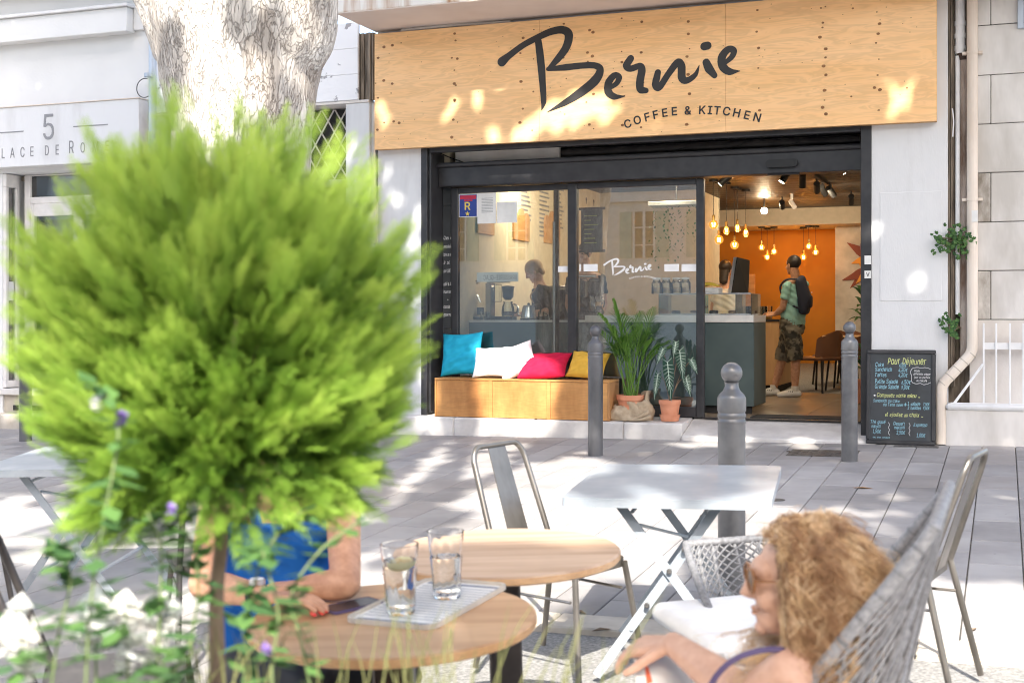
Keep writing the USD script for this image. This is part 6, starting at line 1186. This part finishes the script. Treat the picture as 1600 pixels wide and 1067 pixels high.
add('apron_strap', tube(spl([q(840, 448, -.17), q(829, 462, -.18), q(834, 474, -.17)], 10), .008, 6), 'fair_hair', b1)
# --- bearded barista behind the mullion
Yd = 1.45; q = lambda x, y, dy=0.: onY(x, y, Yd + dy)
J = dict(neck=q(916, 424), chest=q(917, 450), waist=q(918, 490), pelvis=q(918, 515), shL=q(939, 436, .05), shR=q(893, 436, 0), elL=q(944, 476, .05), elR=q(888, 476, 0), wrL=q(936, 500, -.15), wrR=q(896, 500, -.18), hipL=q(927, 525), hipR=q(908, 525), knL=q(927, 590), knR=q(908, 590), anL=q(927, 640), anR=q(908, 640), toeL=q(925, 645, -.14), toeR=q(906, 645, -.14))
for k in ('toeL', 'toeR'): J[k][2] = .03
for k in ('anL', 'anR'): J[k][2] = .085
b2, HM = person('dark haired man in a black t-shirt behind the counter, beside the black mullion', q(912, 397), V(-.25, -1, -.12), J, 'black_cloth', 'black_cloth', 'skin', sleeve=.6)
cap_hair(b2, HM, 'dark_hair', 1.04)
for s in (-1, 1): add('eye', [fix(Manifold.sphere(.011, 12).scale((.5, 1, .6)).translate((.078, s * .03, .008)).transform(HM[:3, :]))], 'dark_hair', b2)
# --- dark haired woman with her back turned
Ye = 5.4; q = lambda x, y, dy=0.: onY(x, y, Ye + dy)
J = dict(neck=q(1134, 443), chest=q(1134, 466), waist=q(1134, 498), pelvis=q(1134, 520), shL=q(1118, 452), shR=q(1151, 452), elL=q(1114, 484, .05), elR=q(1154, 484, .05), wrL=q(1122, 500, .2), wrR=q(1146, 500, .2), hipL=q(1128, 525), hipR=q(1141, 525), knL=q(1128, 570), knR=q(1141, 570), anL=q(1128, 602), anR=q(1141, 602), toeL=q(1128, 606, .14), toeR=q(1141, 606, .14))
for k in ('toeL', 'toeR'): J[k][2] = .03
for k in ('anL', 'anR'): J[k][2] = .085
b3, HM = person('woman with long dark hair and a white top, her back turned, behind the display case', q(1134, 421), V(.15, 1, -.1), J, 'white_cotton', 'black_cloth', 'skin', sleeve=.6)
cap_hair(b3, HM, 'dark_hair', 1.14, .17)

# --- woman in blue at the near table, mostly behind the shrub
def Dp(x, y, d): return atd(x, y, d)
hc = Dp(425, 660, 3.72); fdir = V(TT1[0], TT1[1], 0) - V(hc[0], hc[1], 0); fdir /= np.linalg.norm(fdir)
tz = gz(*TT1) + .745
J = dict(neck=Dp(430, 752, 3.74), chest=Dp(432, 850, 3.78), waist=Dp(430, 975, 3.84), pelvis=Dp(430, 1040, 3.86), shL=Dp(536, 795, 3.66), shR=Dp(336, 800, 3.72), elL=Dp(540, 912, 3.42), elR=Dp(318, 945, 3.46), wrL=Dp(478, 922, 3.44), wrR=Dp(416, 945, 3.30))
for k in ('elL', 'wrL', 'elR', 'wrR'): J[k][2] = max(J[k][2], tz + .035)
pe = J['pelvis']; fx = fdir * .4
for s, o in (('L', .1), ('R', -.1)):
    lt = V(-fdir[1], fdir[0], 0) * o; J['hip' + s] = pe + lt + fdir * .05; J['kn' + s] = pe + lt * 1.2 + fdir * .42 + V(0, 0, .03); J['an' + s] = J['kn' + s] + V(0, 0, -.38) - fdir * .05; gz_ = gz(*J['an' + s][:2]); J['an' + s][2] = gz_ + .09; J['toe' + s] = J['an' + s] + fdir * .15; J['toe' + s][2] = gz_ + .035
wb, HM = person('woman in a blue sleeveless top using a phone at the near table, behind the shrub', hc, fdir + V(0, 0, -.35), J, 'blue_cotton', 'black_cloth', 'skin_tan', sleeve=0, neckline=.10, hands={'R': {'d': Dp(505, 935, 3.28) - J['wrR'], 'n': (0, 0, 1), 'curl': .55}, 'L': {'d': Dp(440, 918, 3.43) - J['wrL'], 'n': (0, 0, 1), 'curl': .4}}, topcat='top', L=.016)
cap_hair(wb, HM, 'dark_hair', 1.08, .12)
dR = Dp(505, 935, 3.28) - J['wrR']; dR /= np.linalg.norm(dR); xR = np.cross(V(0, 0, 1), dR)
for k, (o, ln) in enumerate(((.03, .062), (.01, .07), (-.011, .066), (-.03, .05))): p = J['wrR'] + dR * (.085 + ln * .93) + xR * o - V(0, 0, .032); add('nail', fix(Manifold.sphere(1, 14).scale((.010, .0075, .006)).rotate((0, 25, math.degrees(math.atan2(dR[1], dR[0])))).translate(tuple(p))), 'red_nail', wb, smooth=True)
for s, w_ in (('L', 1), ('R', -1)): add('shoulder_strap', tube(spl([J['chest'] + (J['sh' + s] - J['chest']) * V(.55, .55, .3) + fdir * .10, J['neck'] + (J['sh' + s] - J['neck']) * .55 + V(0, 0, .045), J['chest'] + (J['sh' + s] - J['chest']) * V(.6, .6, .5) - fdir * .1], 14), .016, 6), 'blue_cotton', wb)
t = thing('wrist_watch', 'silver watch on the wrist of the woman in blue', 'watch'); ax_ = J['wrR'] - J['elR']; ax_ /= np.linalg.norm(ax_); c = J['wrR'] - ax_ * .035
add('strap', tube([c - ax_ * .008, c + ax_ * .008], .0335, 20), 'black_metal', t); add('case', tube([c + V(0, 0, .028) , c + V(0, 0, .042)], .021, 20), 'silver_watch', t); add('dial', tube([c + V(0, 0, .0421), c + V(0, 0, .0431)], .017, 20), 'paper', t)

# --- the curly haired woman in front
hd = 2.66; hc = Dp(1242, 908, hd); fw = -cR * .985 + cF * .10 + V(0, 0, -.06); upw = V(0, 0, 1) + cR * .12
J = dict(neck=Dp(1268, 1000, hd + .01), chest=Dp(1255, 1115, hd), waist=Dp(1200, 1290, hd + .02), pelvis=Dp(1150, 1390, hd + .02), shL=Dp(1228, 1056, hd - .16), shR=Dp(1262, 1046, hd + .18), elL=Dp(1168, 1092, hd - .10), elR=Dp(1180, 1180, hd + .24), wrL=Dp(1052, 1006, 2.80), wrR=Dp(1080, 1160, hd + .2))
gw = gz(-.5, -9.8)
J['pelvis'][2] = gw + .47; J['waist'][2] = gw + .66
for s, o in (('L', -.1), ('R', .1)): J['hip' + s] = J['pelvis'] + cF * o - cR * .03; J['kn' + s] = J['pelvis'] + cF * o * 1.2 - cR * .45 + V(0, 0, .04); J['an' + s] = J['kn' + s] - cR * .06 + V(0, 0, -.38); g_ = gz(*J['an' + s][:2]); J['an' + s][2] = g_ + .09; J['toe' + s] = J['an' + s] - cR * .15; J['toe' + s][2] = g_ + .035
hdir = Dp(985, 1010, 2.86) - J['wrL']
wc_, HM = person('woman with long curly fair hair and sunglasses in the foreground, seated with a printed paper', hc, fw, J, 'floral_cotton', 'white_cotton', 'skin_front', sleeve=0, hs=.96, up=upw, neckline=.05, hands={'L': {'d': hdir, 'n': V(-.25, -.2, .95), 'curl': .85, 'side': 1}, 'R': {'d': -cR, 'n': (0, 0, 1), 'curl': .5}}, topcat='blouse', L=.011)
for s in (-1, 1): add('lips', fix(Manifold.sphere(1, 16).scale((.005, .018, .004)).translate((.0905, 0, -.052 if s > 0 else -.062)).transform(HM[:3, :])), 'pink_cloth' if False else 'skin_tan', wc_, smooth=True)
add('strap', tube(spl([Dp(1100, 1090, hd - .19), Dp(1122, 1052, hd - .2), Dp(1155, 1026, hd - .2), Dp(1205, 1014, hd - .17), Dp(1250, 1022, hd - .1)], 20), .0065, 6), 'purple_cotton', wc_, smooth=True)
# sunglasses
sg_ = thing('sunglasses', 'tortoiseshell sunglasses with brown lenses worn by the curly haired woman', 'sunglasses')
for s in (-1, 1):
    le = Manifold.cylinder(.003, .027, .027, 24).rotate((0, 90, 0)).scale((1, 1.05, .95)).rotate((0, 0, 10 * s)).translate((.092, s * .033, .012))
    add('lens', fix(le.transform(HM[:3, :])), 'lens_brown', sg_)
    ring = [HM[:3, :3] @ V(.0945 - abs(math.cos(a)) * .0 - (.027 * 1.05 * math.cos(a) * s + .0) * math.sin(math.radians(10)) * s * 1.0, s * .033 + .0285 * math.cos(a), .012 + .026 * math.sin(a)) + HM[:3, 3] for a in np.linspace(0, 6.28, 25)[:-1]]
    add('rim', tube(ring, .0028, 8, closed=True), 'tortoise', sg_, smooth=True)
    add('temple', tube([HM[:3, :3] @ V(*p) + HM[:3, 3] for p in ((.088, s * .062, .016), (.05, s * .079, .016), (-.02, s * .083, .012), (-.04, s * .081, -.004))], .0028, 6), 'tortoise', sg_)
add('bridge', tube([HM[:3, :3] @ V(*p) + HM[:3, 3] for p in ((.095, -.007, .018), (.099, 0, .021), (.095, .007, .018))], .0026, 6), 'tortoise', sg_)
# hair: an under-volume and a great many curls
hq = random.Random(21); HB = HM[:3, :3]; H0 = HM[:3, 3]
def hp(x, y, z): return H0 + HB @ V(x, y, z)
uv_ = [fix(Manifold.sphere(1, 30).scale((.098, .088, .088)).translate((-.034, 0, .036)).trim_by_plane((-.93, 0, .36), .0).transform(HM[:3, :])), fix(Manifold.batch_hull([Manifold.sphere(1, 20).scale((.07, .085, .06)).translate((-.06, 0, -.02)), Manifold.sphere(1, 20).scale((.05, .10, .06)).translate((-.07, 0, -.12))]).transform(HM[:3, :]))]
def fair(name, c1, c2, c3):
    MAT[name] = usdkit.material(stage, f'/World/Looks/{name}', {'tc': ('geometry', {}), 'n': ('noise_texture', {'scale': 26., 'detail': 3.}), 'r': ('rgb_ramp', {'ramp': [(.3, c1), (.5, c2), (.7, c3)]}), 'p': ('principled_bsdf', {'roughness': .42, 'specular_ior_level': .4}), 't': ('translucent_bsdf', {}), 'm': ('mix_closure', {'fac': .22})}, [('tc.position', 'n.vector'), ('n.fac', 'r.fac'), ('r.color', 'p.base_color'), ('r.color', 't.color'), ('p.BSDF', 'm.closure1'), ('t.BSDF', 'm.closure2')], surface='m.closure')
fair('curl_root', (.24, .125, .065), (.38, .22, .115), (.5, .32, .18)); fair('curl_tip', (.52, .34, .17), (.72, .52, .3), (.86, .69, .47))
def before_chair(w):                                      # the hair lies against the chair's back, not through it
    l = w @ LCI[:3, :3].T + LCI[:3, 3]; u = (l[:, 2] - .36) / .73; xb = -.225 - .17 * u; a = np.clip(np.abs(l[:, 1]) / .3, 0, 1); lim_ = xb + .055 + .10 * (1 - u) * a ** 3
    k = (u < 1.02) & (l[:, 0] < lim_); l[:, 0] = np.where(k, lim_ + .25 * (l[:, 0] - lim_) * 0 + .006 * np.sin(l[:, 2] * 90), l[:, 0]); return l @ LCM[:3, :3].T + LCM[:3, 3]
for u_ in uv_: u_.vertices = before_chair(np.array(u_.vertices))
for u_ in uv_: add('hair_base', u_, 'curl_root', wc_, smooth=True)
def curls(nlock, nstr, mat, width, seed, front=False):
    r_ = np.random.default_rng(seed); pts, cnt, wid = [], [], []; done = 0
    while done < nlock:
        th, ph = r_.uniform(-2.6, 2.6), math.acos(r_.uniform(.05, 1))          # root on the scalp; 0 is the back of the head
        root = V(-.034 - .098 * math.sin(ph) * math.cos(th), .088 * math.sin(ph) * math.sin(th), .034 + .09 * math.cos(ph))
        if root[0] > (.052 if front else .045) or (not front and root[0] > .02 and root[2] < .085): continue
        if front and not (abs(th) > 1.2): continue
        done += 1; lim = r_.uniform(.0, .056); nrm_ = root - V(-.034, 0, .03); nrm_ /= np.linalg.norm(nrm_)
        ln = r_.uniform(.12, .36) if not front else r_.uniform(.30, .46); m = 44; out = r_.uniform(.014, .040)
        c1 = root + nrm_ * (out + .02); fwd_ = r_.uniform(.0, .11) if front else r_.uniform(-.05, .012)
        drop = V(nrm_[0] * .03 + fwd_, nrm_[1] * .045 + .02 * np.sign(root[1]), -ln)
        ts = np.linspace(0, 1, m); bz = np.array([(1 - w) ** 2 * root + 2 * w * (1 - w) * (c1 + V(0, 0, .014)) + w * w * (c1 + drop) for w in ts])
        if front: bz[:, 0] -= .06 * np.sin(np.pi * np.clip(ts * 1.1, 0, 1)) ** 1.5
        arc = np.concatenate([[0], np.cumsum(np.linalg.norm(np.diff(bz, axis=0), axis=1))]); amp, pit, pz = r_.uniform(.006, .0135), r_.uniform(.034, .07), r_.uniform(0, 6.28); hand = r_.choice((-1, 1)); en = np.clip(ts * 4, 0, 1) * (.7 + .5 * ts)
        for k in range(nstr):
            o = r_.normal(0, .0048, 3); dp = r_.normal(0, .45); am = amp * r_.uniform(.8, 1.25); fr = 2 * math.pi / (pit * r_.uniform(.94, 1.06)); q_ = bz.copy() + o * (.5 + ts[:, None] * 1.2); an = fr * arc * hand + pz + dp
            q_[:, 0] += am * en * np.cos(an); q_[:, 1] += am * en * np.sin(an); q_[:, 2] += .35 * am * en * np.sin(an * 1.0 + 1.2)
            if r_.random() < .16: q_ += (r_.normal(0, .022, 3) * ts[:, None])
            zz_ = q_[:, 2]; face = (zz_ < .09) & (zz_ > -.125) & (q_[:, 0] > lim); q_[:, 0] = np.where(face, lim - .15 * (q_[:, 0] - lim), q_[:, 0])
            e_ = max(14, int(m * r_.uniform(.75, 1))); q_ = q_[:e_]
            pts.append(before_chair(q_ @ HB.T + H0)); cnt.append(e_); w0 = width * r_.uniform(.7, 1.3); wid.append(np.linspace(w0, w0 * .5, e_))
    path = numbered(wc_, 'curly_hair'); C_ = UsdGeom.BasisCurves.Define(stage, path); C_.CreateTypeAttr('cubic'); C_.CreateBasisAttr('catmullRom'); C_.CreateWrapAttr('pinned')
    C_.CreatePointsAttr(Vt.Vec3fArray.FromNumpy(np.vstack(pts).astype(np.float32))); C_.CreateCurveVertexCountsAttr(Vt.IntArray(cnt)); C_.CreateWidthsAttr(Vt.FloatArray.FromNumpy(np.concatenate(wid).astype(np.float32))); C_.SetWidthsInterpolation('vertex')
    UsdShade.MaterialBindingAPI.Apply(C_.GetPrim()).Bind(MAT[mat]); C_.GetPrim().SetCustomDataByKey('kind', 'stuff')
curls(230, 20, 'curl_root', .00115, 31); curls(240, 20, 'curl_tip', .00105, 32); curls(80, 16, 'curl_tip', .00105, 33, True)
# printed paper in her hand
pp = thing('printed_paper', 'folded white and red printed paper held by the curly haired woman', 'paper')
A, B, C_, D_ = Dp(990, 1012, 2.84), Dp(1132, 1020, 2.96), Dp(1150, 1120, 2.86), Dp(1000, 1130, 2.74)
def sheet(P, k=0): nn = np.cross(P[1] - P[0], P[3] - P[0]); nn /= np.linalg.norm(nn); return hullpts([p + nn * (k + s) for p in P for s in (0, .0008)])
add('sheet', sheet([A, B, C_, D_]), 'paper', pp)
def onp(u, v): return A * (1 - u) * (1 - v) + B * u * (1 - v) + C_ * u * v + D_ * (1 - u) * v
nn_ = np.cross(B - A, D_ - A); sgn = -1 if nn_ @ cF > 0 else 1
kk = .0012 if sgn > 0 else -.0012
for (a, b, c, d) in (((.40, .06), (.70, .02), (.98, .62), (.42, .50)), ((.1, .25), (.32, .18), (.34, .34), (.1, .5)), ((.03, .6), (.2, .55), (.25, .9), (.03, .95))): add('print_patch', sheet([onp(*z) for z in (a, b, c, d)], kk), 'orange_print', pp)
add('print_patch', sheet([onp(*z) for z in ((.36, .58), (.98, .66), (.98, .75), (.36, .68))], kk), 'violet_petal' if False else 'purple_cotton', pp)

# ------------------------------------------------------------------ planter in front: clipped cypress, flowers, grasses
PZ = CAM[2] - .62
noisy('stem_green', (.08, .12, .04), (.16, .2, .08), 12, .7)
plb = thing('planter', 'long planter box in the foreground holding the shrub and flowers', 'planter', T(-.95, -10.85, 0, YAW)); g0 = gz(-1, -10.85)
add('box', bx(-.75, .85, -.22, .22, g0, .18, .01), 'bench_wood_side', plb); add('soil', bx(-.74, .84, -.21, .21, .1805, .19), 'soil', plb)
tc = atd(350, 590, 2.0); TR = atd(340, 1067, 2.0)
cy = thing('cypress_shrub', 'round lime green clipped cypress on a thin bare stem in the foreground', 'shrub')
add('trunk', tube(spl([V(TR[0], TR[1], .15), TR, atd(338, 930, 2.0), atd(346, 840, 2.0), atd(342, 700, 2.0)], 20), [.0145 - .0003 * i for i in range(20)], 10), 'twig_bark', cy, smooth=True)
r_ = np.random.default_rng(12)
def spray(n=9):
    v, f = [], []; k = 0
    def blade(a, b, w):
        nonlocal k
        d = b - a; s = np.cross(d, V(0, 0, 1)); s /= max(np.linalg.norm(s), 1e-6); u = np.cross(s, d); u /= max(np.linalg.norm(u), 1e-6); m = a + d * .45
        v.extend([a, m + s * w, m + u * w * .8, m - s * w, b]); f.extend([(k, k + 1, k + 2), (k, k + 2, k + 3), (k, k + 3, k + 1), (k + 4, k + 2, k + 1), (k + 4, k + 3, k + 2), (k + 4, k + 1, k + 3)]); k += 5
    blade(V(0, 0, 0), V(1, 0, .03), .017)
    for i in range(n):
        x = .12 + .8 * i / n; L_ = .42 * (1 - .65 * x)
        for s in (-1, 1): blade(V(x, 0, .02), V(x + L_ * .85, s * L_ * .62, .02 + .05 * ((i % 3) - 1)), .0145)
    return np.array(v, float), np.array(f), np.linspace(0, 1, 1)
sv, sf_, _ = spray()
svt = sv[:, 0] / sv[:, 0].max()
RC = V(.232, .225, .255)
NP = 330                                                  # plumes, each a tuft of feathery sprays
plm = []
for i in range(NP):
    z = 1 - 1.8 * (i + .5) / NP; a = i * 2.39996 + r_.normal(0, .12); d = V(math.sqrt(max(0, 1 - z * z)) * math.cos(a), math.sqrt(max(0, 1 - z * z)) * math.sin(a), z) + r_.normal(0, .06, 3); d /= np.linalg.norm(d)
    plm.append((d, r_.uniform(.84, 1.03) + (.06 if z > .5 else 0), r_.uniform(.06, .16) * (1.3 if z > .1 else .9), r_.uniform(-.12, .12) + .26 * d[2] - .08))  # lighter upwards: new growth, plus top light put into the leaf colour
rowv, rowt = [], []
for k in range(56):                                        # loose wisps that break the outline
    d = r_.normal(0, 1, 3); d[2] = abs(d[2]) * (1 if k % 3 else -.35); d /= np.linalg.norm(d); plm.append((d, r_.uniform(.98, 1.16), r_.uniform(.10, .2), r_.uniform(-.05, .12)))
for ip, (d, rad, ln, tone) in enumerate(plm):
    if ip < NP and meshkit.noise(d[None] * 3.1 + 7, 4)[0] < .30: continue      # gaps between the fronds
    if d[2] > .15: ln *= 1.0 + 1.0 * r_.random() ** 2
    thin = .5 if ip >= NP else 1.
    base = tc + RC * d * rad * .62; ax_ = d * V(.85, .85, .6) + V(0, 0, .85 if d[2] > -.62 else .25) + r_.normal(0, .12, 3); ax_ /= np.linalg.norm(ax_)
    tip = tc + RC * d * rad + ax_ * ln * .45
    for k in range(int(46 * (.5 if ip >= NP else 1))):
        w = (k / (46 * (.5 if ip >= NP else 1))) ** .8; p = base * (1 - w) + tip * w + r_.normal(0, thin * .027 * (1.1 - .75 * w), 3); di = ax_ + r_.normal(0, .38 * (1.2 - w), 3) + d * .25; di /= np.linalg.norm(di); sd = np.cross(di, r_.normal(0, 1, 3)); sd /= np.linalg.norm(sd); up_ = np.cross(di, sd); L_ = r_.uniform(.05, .085) * (1.15 - .35 * w)
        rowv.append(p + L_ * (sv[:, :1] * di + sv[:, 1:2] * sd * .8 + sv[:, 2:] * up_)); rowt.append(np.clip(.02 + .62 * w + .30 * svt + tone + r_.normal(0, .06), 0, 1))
for k in range(1500):                                     # the darker inside of the crown
    d = r_.normal(0, 1, 3); d /= np.linalg.norm(d); d[2] = max(d[2], -.8); p = tc + RC * d * r_.uniform(.3, .78); di = d + V(0, 0, .5) + r_.normal(0, .5, 3); di /= np.linalg.norm(di); sd = np.cross(di, r_.normal(0, 1, 3)); sd /= np.linalg.norm(sd); up_ = np.cross(di, sd); L_ = r_.uniform(.06, .10)
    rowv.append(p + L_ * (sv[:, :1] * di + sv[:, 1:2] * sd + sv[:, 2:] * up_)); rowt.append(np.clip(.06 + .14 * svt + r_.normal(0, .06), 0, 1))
allv, allt = np.array(rowv), np.array(rowt); NS = len(allv)
F_ = (np.arange(NS)[:, None, None] * len(sv) + sf_[None]).reshape(-1, 3)
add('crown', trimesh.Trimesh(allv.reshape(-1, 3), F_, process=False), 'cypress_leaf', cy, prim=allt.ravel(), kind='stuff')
br = []
for k in range(40): d = r_.normal(0, 1, 3); d[2] = abs(d[2]); d /= np.linalg.norm(d); b0_ = atd(342, 800, 2.0) + V(0, 0, r_.uniform(0, .12)); br.append(tube([b0_, b0_ * .5 + (tc + RC * d * .8) * .5, tc + RC * d * .85], [.006, .004, .002], 5))
add('branches', br, 'twig_bark', cy, kind='stuff')
def vine(name, label, cat, pts, n, size, seed, group=None, mat='vine_leaf', blooms=None):
    q = random.Random(seed); t = thing(name, label, cat, None, group); P = spl(pts, 30); add('stem', tube(P, .0018, 5), 'counter_paint' if False else 'stem_green', t); L_ = Leaves()
    for k in range(n):
        b = P[q.randrange(3, 30)]; a = q.uniform(0, 6.28); d = V(math.cos(a), math.sin(a), q.uniform(-.5, .5)); s = np.cross(d, V(0, 0, 1)); s /= np.linalg.norm(s); sz_ = size * q.uniform(.7, 1.3); c = b + d * sz_ * .8; u_ = V(q.uniform(-.3, .3), q.uniform(-.3, .3), 1)
        L_.put((np.array([b, c + s * sz_ * .62, c + d * sz_ * .25 + s * sz_ * .5, b + d * sz_ * 1.9, c + d * sz_ * .25 - s * sz_ * .5, c - s * sz_ * .62]), np.array([(0, 1, 2), (0, 2, 3), (0, 3, 4), (0, 4, 5)])), q.random())
    add('leaves', L_.mesh(), mat, t, prim=L_.tint(), kind='stuff')
    if blooms:
        for (c, r, bm) in blooms:
            B_ = Leaves()
            for k in range(16):
                r1 = r * 1.45 if bm == 'white_petal' else r; d = V(q.gauss(0, 1), q.gauss(0, 1), q.gauss(0, 1)); d /= np.linalg.norm(d); b = c + d * r1 * V(.6, .6, 1) * q.uniform(.2, 1); s = np.cross(d, V(.1, .2, 1)); s /= np.linalg.norm(s); u_ = np.cross(s, d); z = r * .7
                B_.put((np.array([b - d * z * .3, b + s * z, b + d * z * .9 + u_ * z * .5, b - s * z, b + d * z * .4]), np.array([(0, 1, 4), (4, 1, 2), (4, 2, 3), (0, 4, 3)])), q.random())
            add('flower', B_.mesh(), bm, t, prim=B_.tint())
    return t
D1 = 1.72
fl = [(30, 950, 1.7), (165, 885, 1.72), (225, 905, 1.74), (272, 918, 1.78)]
W_ = lambda *c: [(atd(x, y, d), r, 'white_petal') for x, y, d, r in c]
vine('flowering_plant', 'white snapdragon blooms at the lower left corner of the picture', 'plant', [atd(20, 1200, 1.7), atd(35, 1050, 1.7), atd(30, 940, 1.7)], 12, .028, 1, 'white flowers in the planter', blooms=W_((22, 985, 1.7, .026), (45, 1010, 1.7, .024), (18, 1020, 1.7, .022), (40, 1050, 1.7, .02)))
vine('flowering_plant', 'white snapdragon blooms second from the left in the planter', 'plant', [atd(150, 1200, 1.72), atd(150, 1040, 1.72), atd(150, 930, 1.72)], 10, .028, 2, 'white flowers in the planter', blooms=W_((145, 968, 1.72, .026), (152, 1000, 1.72, .022), (132, 985, 1.72, .02)))
vine('flowering_plant', 'white snapdragon blooms third from the left, in the middle of the cluster', 'plant', [atd(205, 1200, 1.74), atd(200, 1050, 1.74), atd(195, 930, 1.74)], 9, .026, 3, 'white flowers in the planter', blooms=W_((192, 962, 1.74, .024), (205, 995, 1.74, .024), (186, 990, 1.74, .02), (196, 1030, 1.74, .018)))
vine('flowering_plant', 'white snapdragon blooms nearest the thin shrub stem', 'plant', [atd(262, 1200, 1.76), atd(255, 1050, 1.76), atd(250, 930, 1.76)], 9, .026, 4, 'white flowers in the planter', blooms=W_((238, 962, 1.76, .024), (262, 972, 1.76, .022), (250, 1000, 1.76, .024), (246, 1025, 1.76, .018)))
vine('flower_vine', 'blue green climbing stem with small violet buds before the shrub', 'plant', [atd(130, 1180, 1.6), atd(140, 960, 1.6), atd(165, 800, 1.6), atd(185, 660, 1.62), atd(150, 600, 1.62)], 60, .018, 5, blooms=[(atd(190, 655, 1.62), .010, 'violet_petal'), (atd(150, 628, 1.62), .009, 'white_petal'), (atd(268, 795, 1.6), .008, 'violet_petal')])
vine('climbing_plant', 'leafy green vine hanging at the left under the shrub', 'plant', [atd(70, 1150, 1.66), atd(90, 1000, 1.66), atd(110, 900, 1.66), atd(80, 840, 1.66)], 44, .021, 6)
vine('climbing_plant', 'leafy green stem beside the thin shrub trunk at right', 'plant', [atd(430, 1160, 1.72), atd(425, 1040, 1.72), atd(435, 960, 1.72), atd(410, 860, 1.75)], 30, .022, 7, blooms=[(atd(415, 1015, 1.7), .009, 'violet_petal')])
vine('climbing_plant', 'low leafy plant under the white flowers at the bottom left', 'plant', [atd(110, 1190, 1.68), atd(180, 1090, 1.68), atd(260, 1060, 1.68), atd(300, 1000, 1.7)], 30, .024, 8)
vine('climbing_plant', 'leafy stem between the flowers and the shrub stem', 'plant', [atd(240, 1150, 1.72), atd(250, 940, 1.74), atd(250, 850, 1.76), atd(230, 800, 1.76)], 44, .02, 9)
for k, (x0, x1, n) in enumerate(((300, 420, 30), (490, 720, 34), (720, 930, 22))):
    t = thing('grass_tuft', ['fine upright green stalks around the thin shrub stem', 'tuft of dry ornamental grass before the near brown table', 'loose dry grass stalks before the table posts'][k], 'grass', None); L_ = Leaves(); q = random.Random(40 + k)
    for i in range(n):
        x = q.uniform(x0, x1); d = q.uniform(1.75, 1.95); b = atd(x, 1180, d); h = (q.uniform(900, 1060) if k else q.uniform(960, 1040)); e = atd(x + q.gauss(0, 45) + (50 if k == 2 else 0), max(h, 800), d); m_ = (b + e) / 2 + V(q.uniform(-.01, .01), 0, .03)
        L_.put(leafstrip([b, m_, e], .0011, 6, up=cF), q.random())
    add('blades', L_.mesh(), 'grass_blade', t, prim=L_.tint(), kind='stuff')
vine('climbing_plant', 'loose leafy stems hanging before the woman in blue', 'plant', [atd(500, 1150, 1.8), atd(470, 1000, 1.8), atd(455, 930, 1.8), atd(500, 860, 1.82), atd(560, 815, 1.84)], 40, .017, 10)
vine('climbing_plant', 'dense leafy stems over the chest of the woman in blue', 'plant', [atd(380, 1150, 1.82), atd(385, 980, 1.82), atd(400, 900, 1.82), atd(430, 840, 1.82), atd(470, 800, 1.84)], 70, .019, 11)
vine('climbing_plant', 'leafy stems over the left forearm of the woman in blue', 'plant', [atd(290, 1150, 1.8), atd(300, 1000, 1.8), atd(310, 920, 1.8), atd(300, 850, 1.8), atd(270, 800, 1.8)], 60, .02, 12)
# small ferns growing from the old pipes
for k, (x0, x1, y0, y1, n) in enumerate(((1456, 1522, 352, 402, 130), (1466, 1498, 487, 530, 50))):
    t = thing('wall_plant', ['larger green wall fern sprouting from the pipes beside the white pillar', 'smaller green wall plant lower on the rusty pipe'][k], 'plant'); L_ = Leaves(); q = random.Random(60 + k); root = onY(1502, (y0 + y1) / 2 + 4, -.27)
    st_ = []
    for i in range(n):
        a = q.gauss(0, 1); x = (x0 + x1) / 2 + a * (x1 - x0) / 4; y = (y0 + y1) / 2 + q.gauss(0, 1) * (y1 - y0) / 4.2; c = onY(min(max(x, x0), x1), min(max(y, y0), y1), q.uniform(-.46, -.3)); a = q.uniform(0, 6.28); d = V(math.cos(a), -.4, math.sin(a)) * .024
        if i % 5 == 0: st_.append(tube([root, (root + c) / 2 + V(0, -.02, .02), c], .002, 4))
        for s in (-1, 0, 1): e = V(math.cos(a + s * .8), -.3 * s, math.sin(a + s * .8)) * .028; L_.put(leafstrip([c, c + e * .6 + V(0, -.005, 0), c + e], .009, 3, up=V(.2, 1, .2)), q.random())
    add('leaves', L_.mesh(), 'vine_leaf', t, prim=L_.tint(), kind='stuff'); add('stems', st_, 'twig_bark', t, kind='stuff')
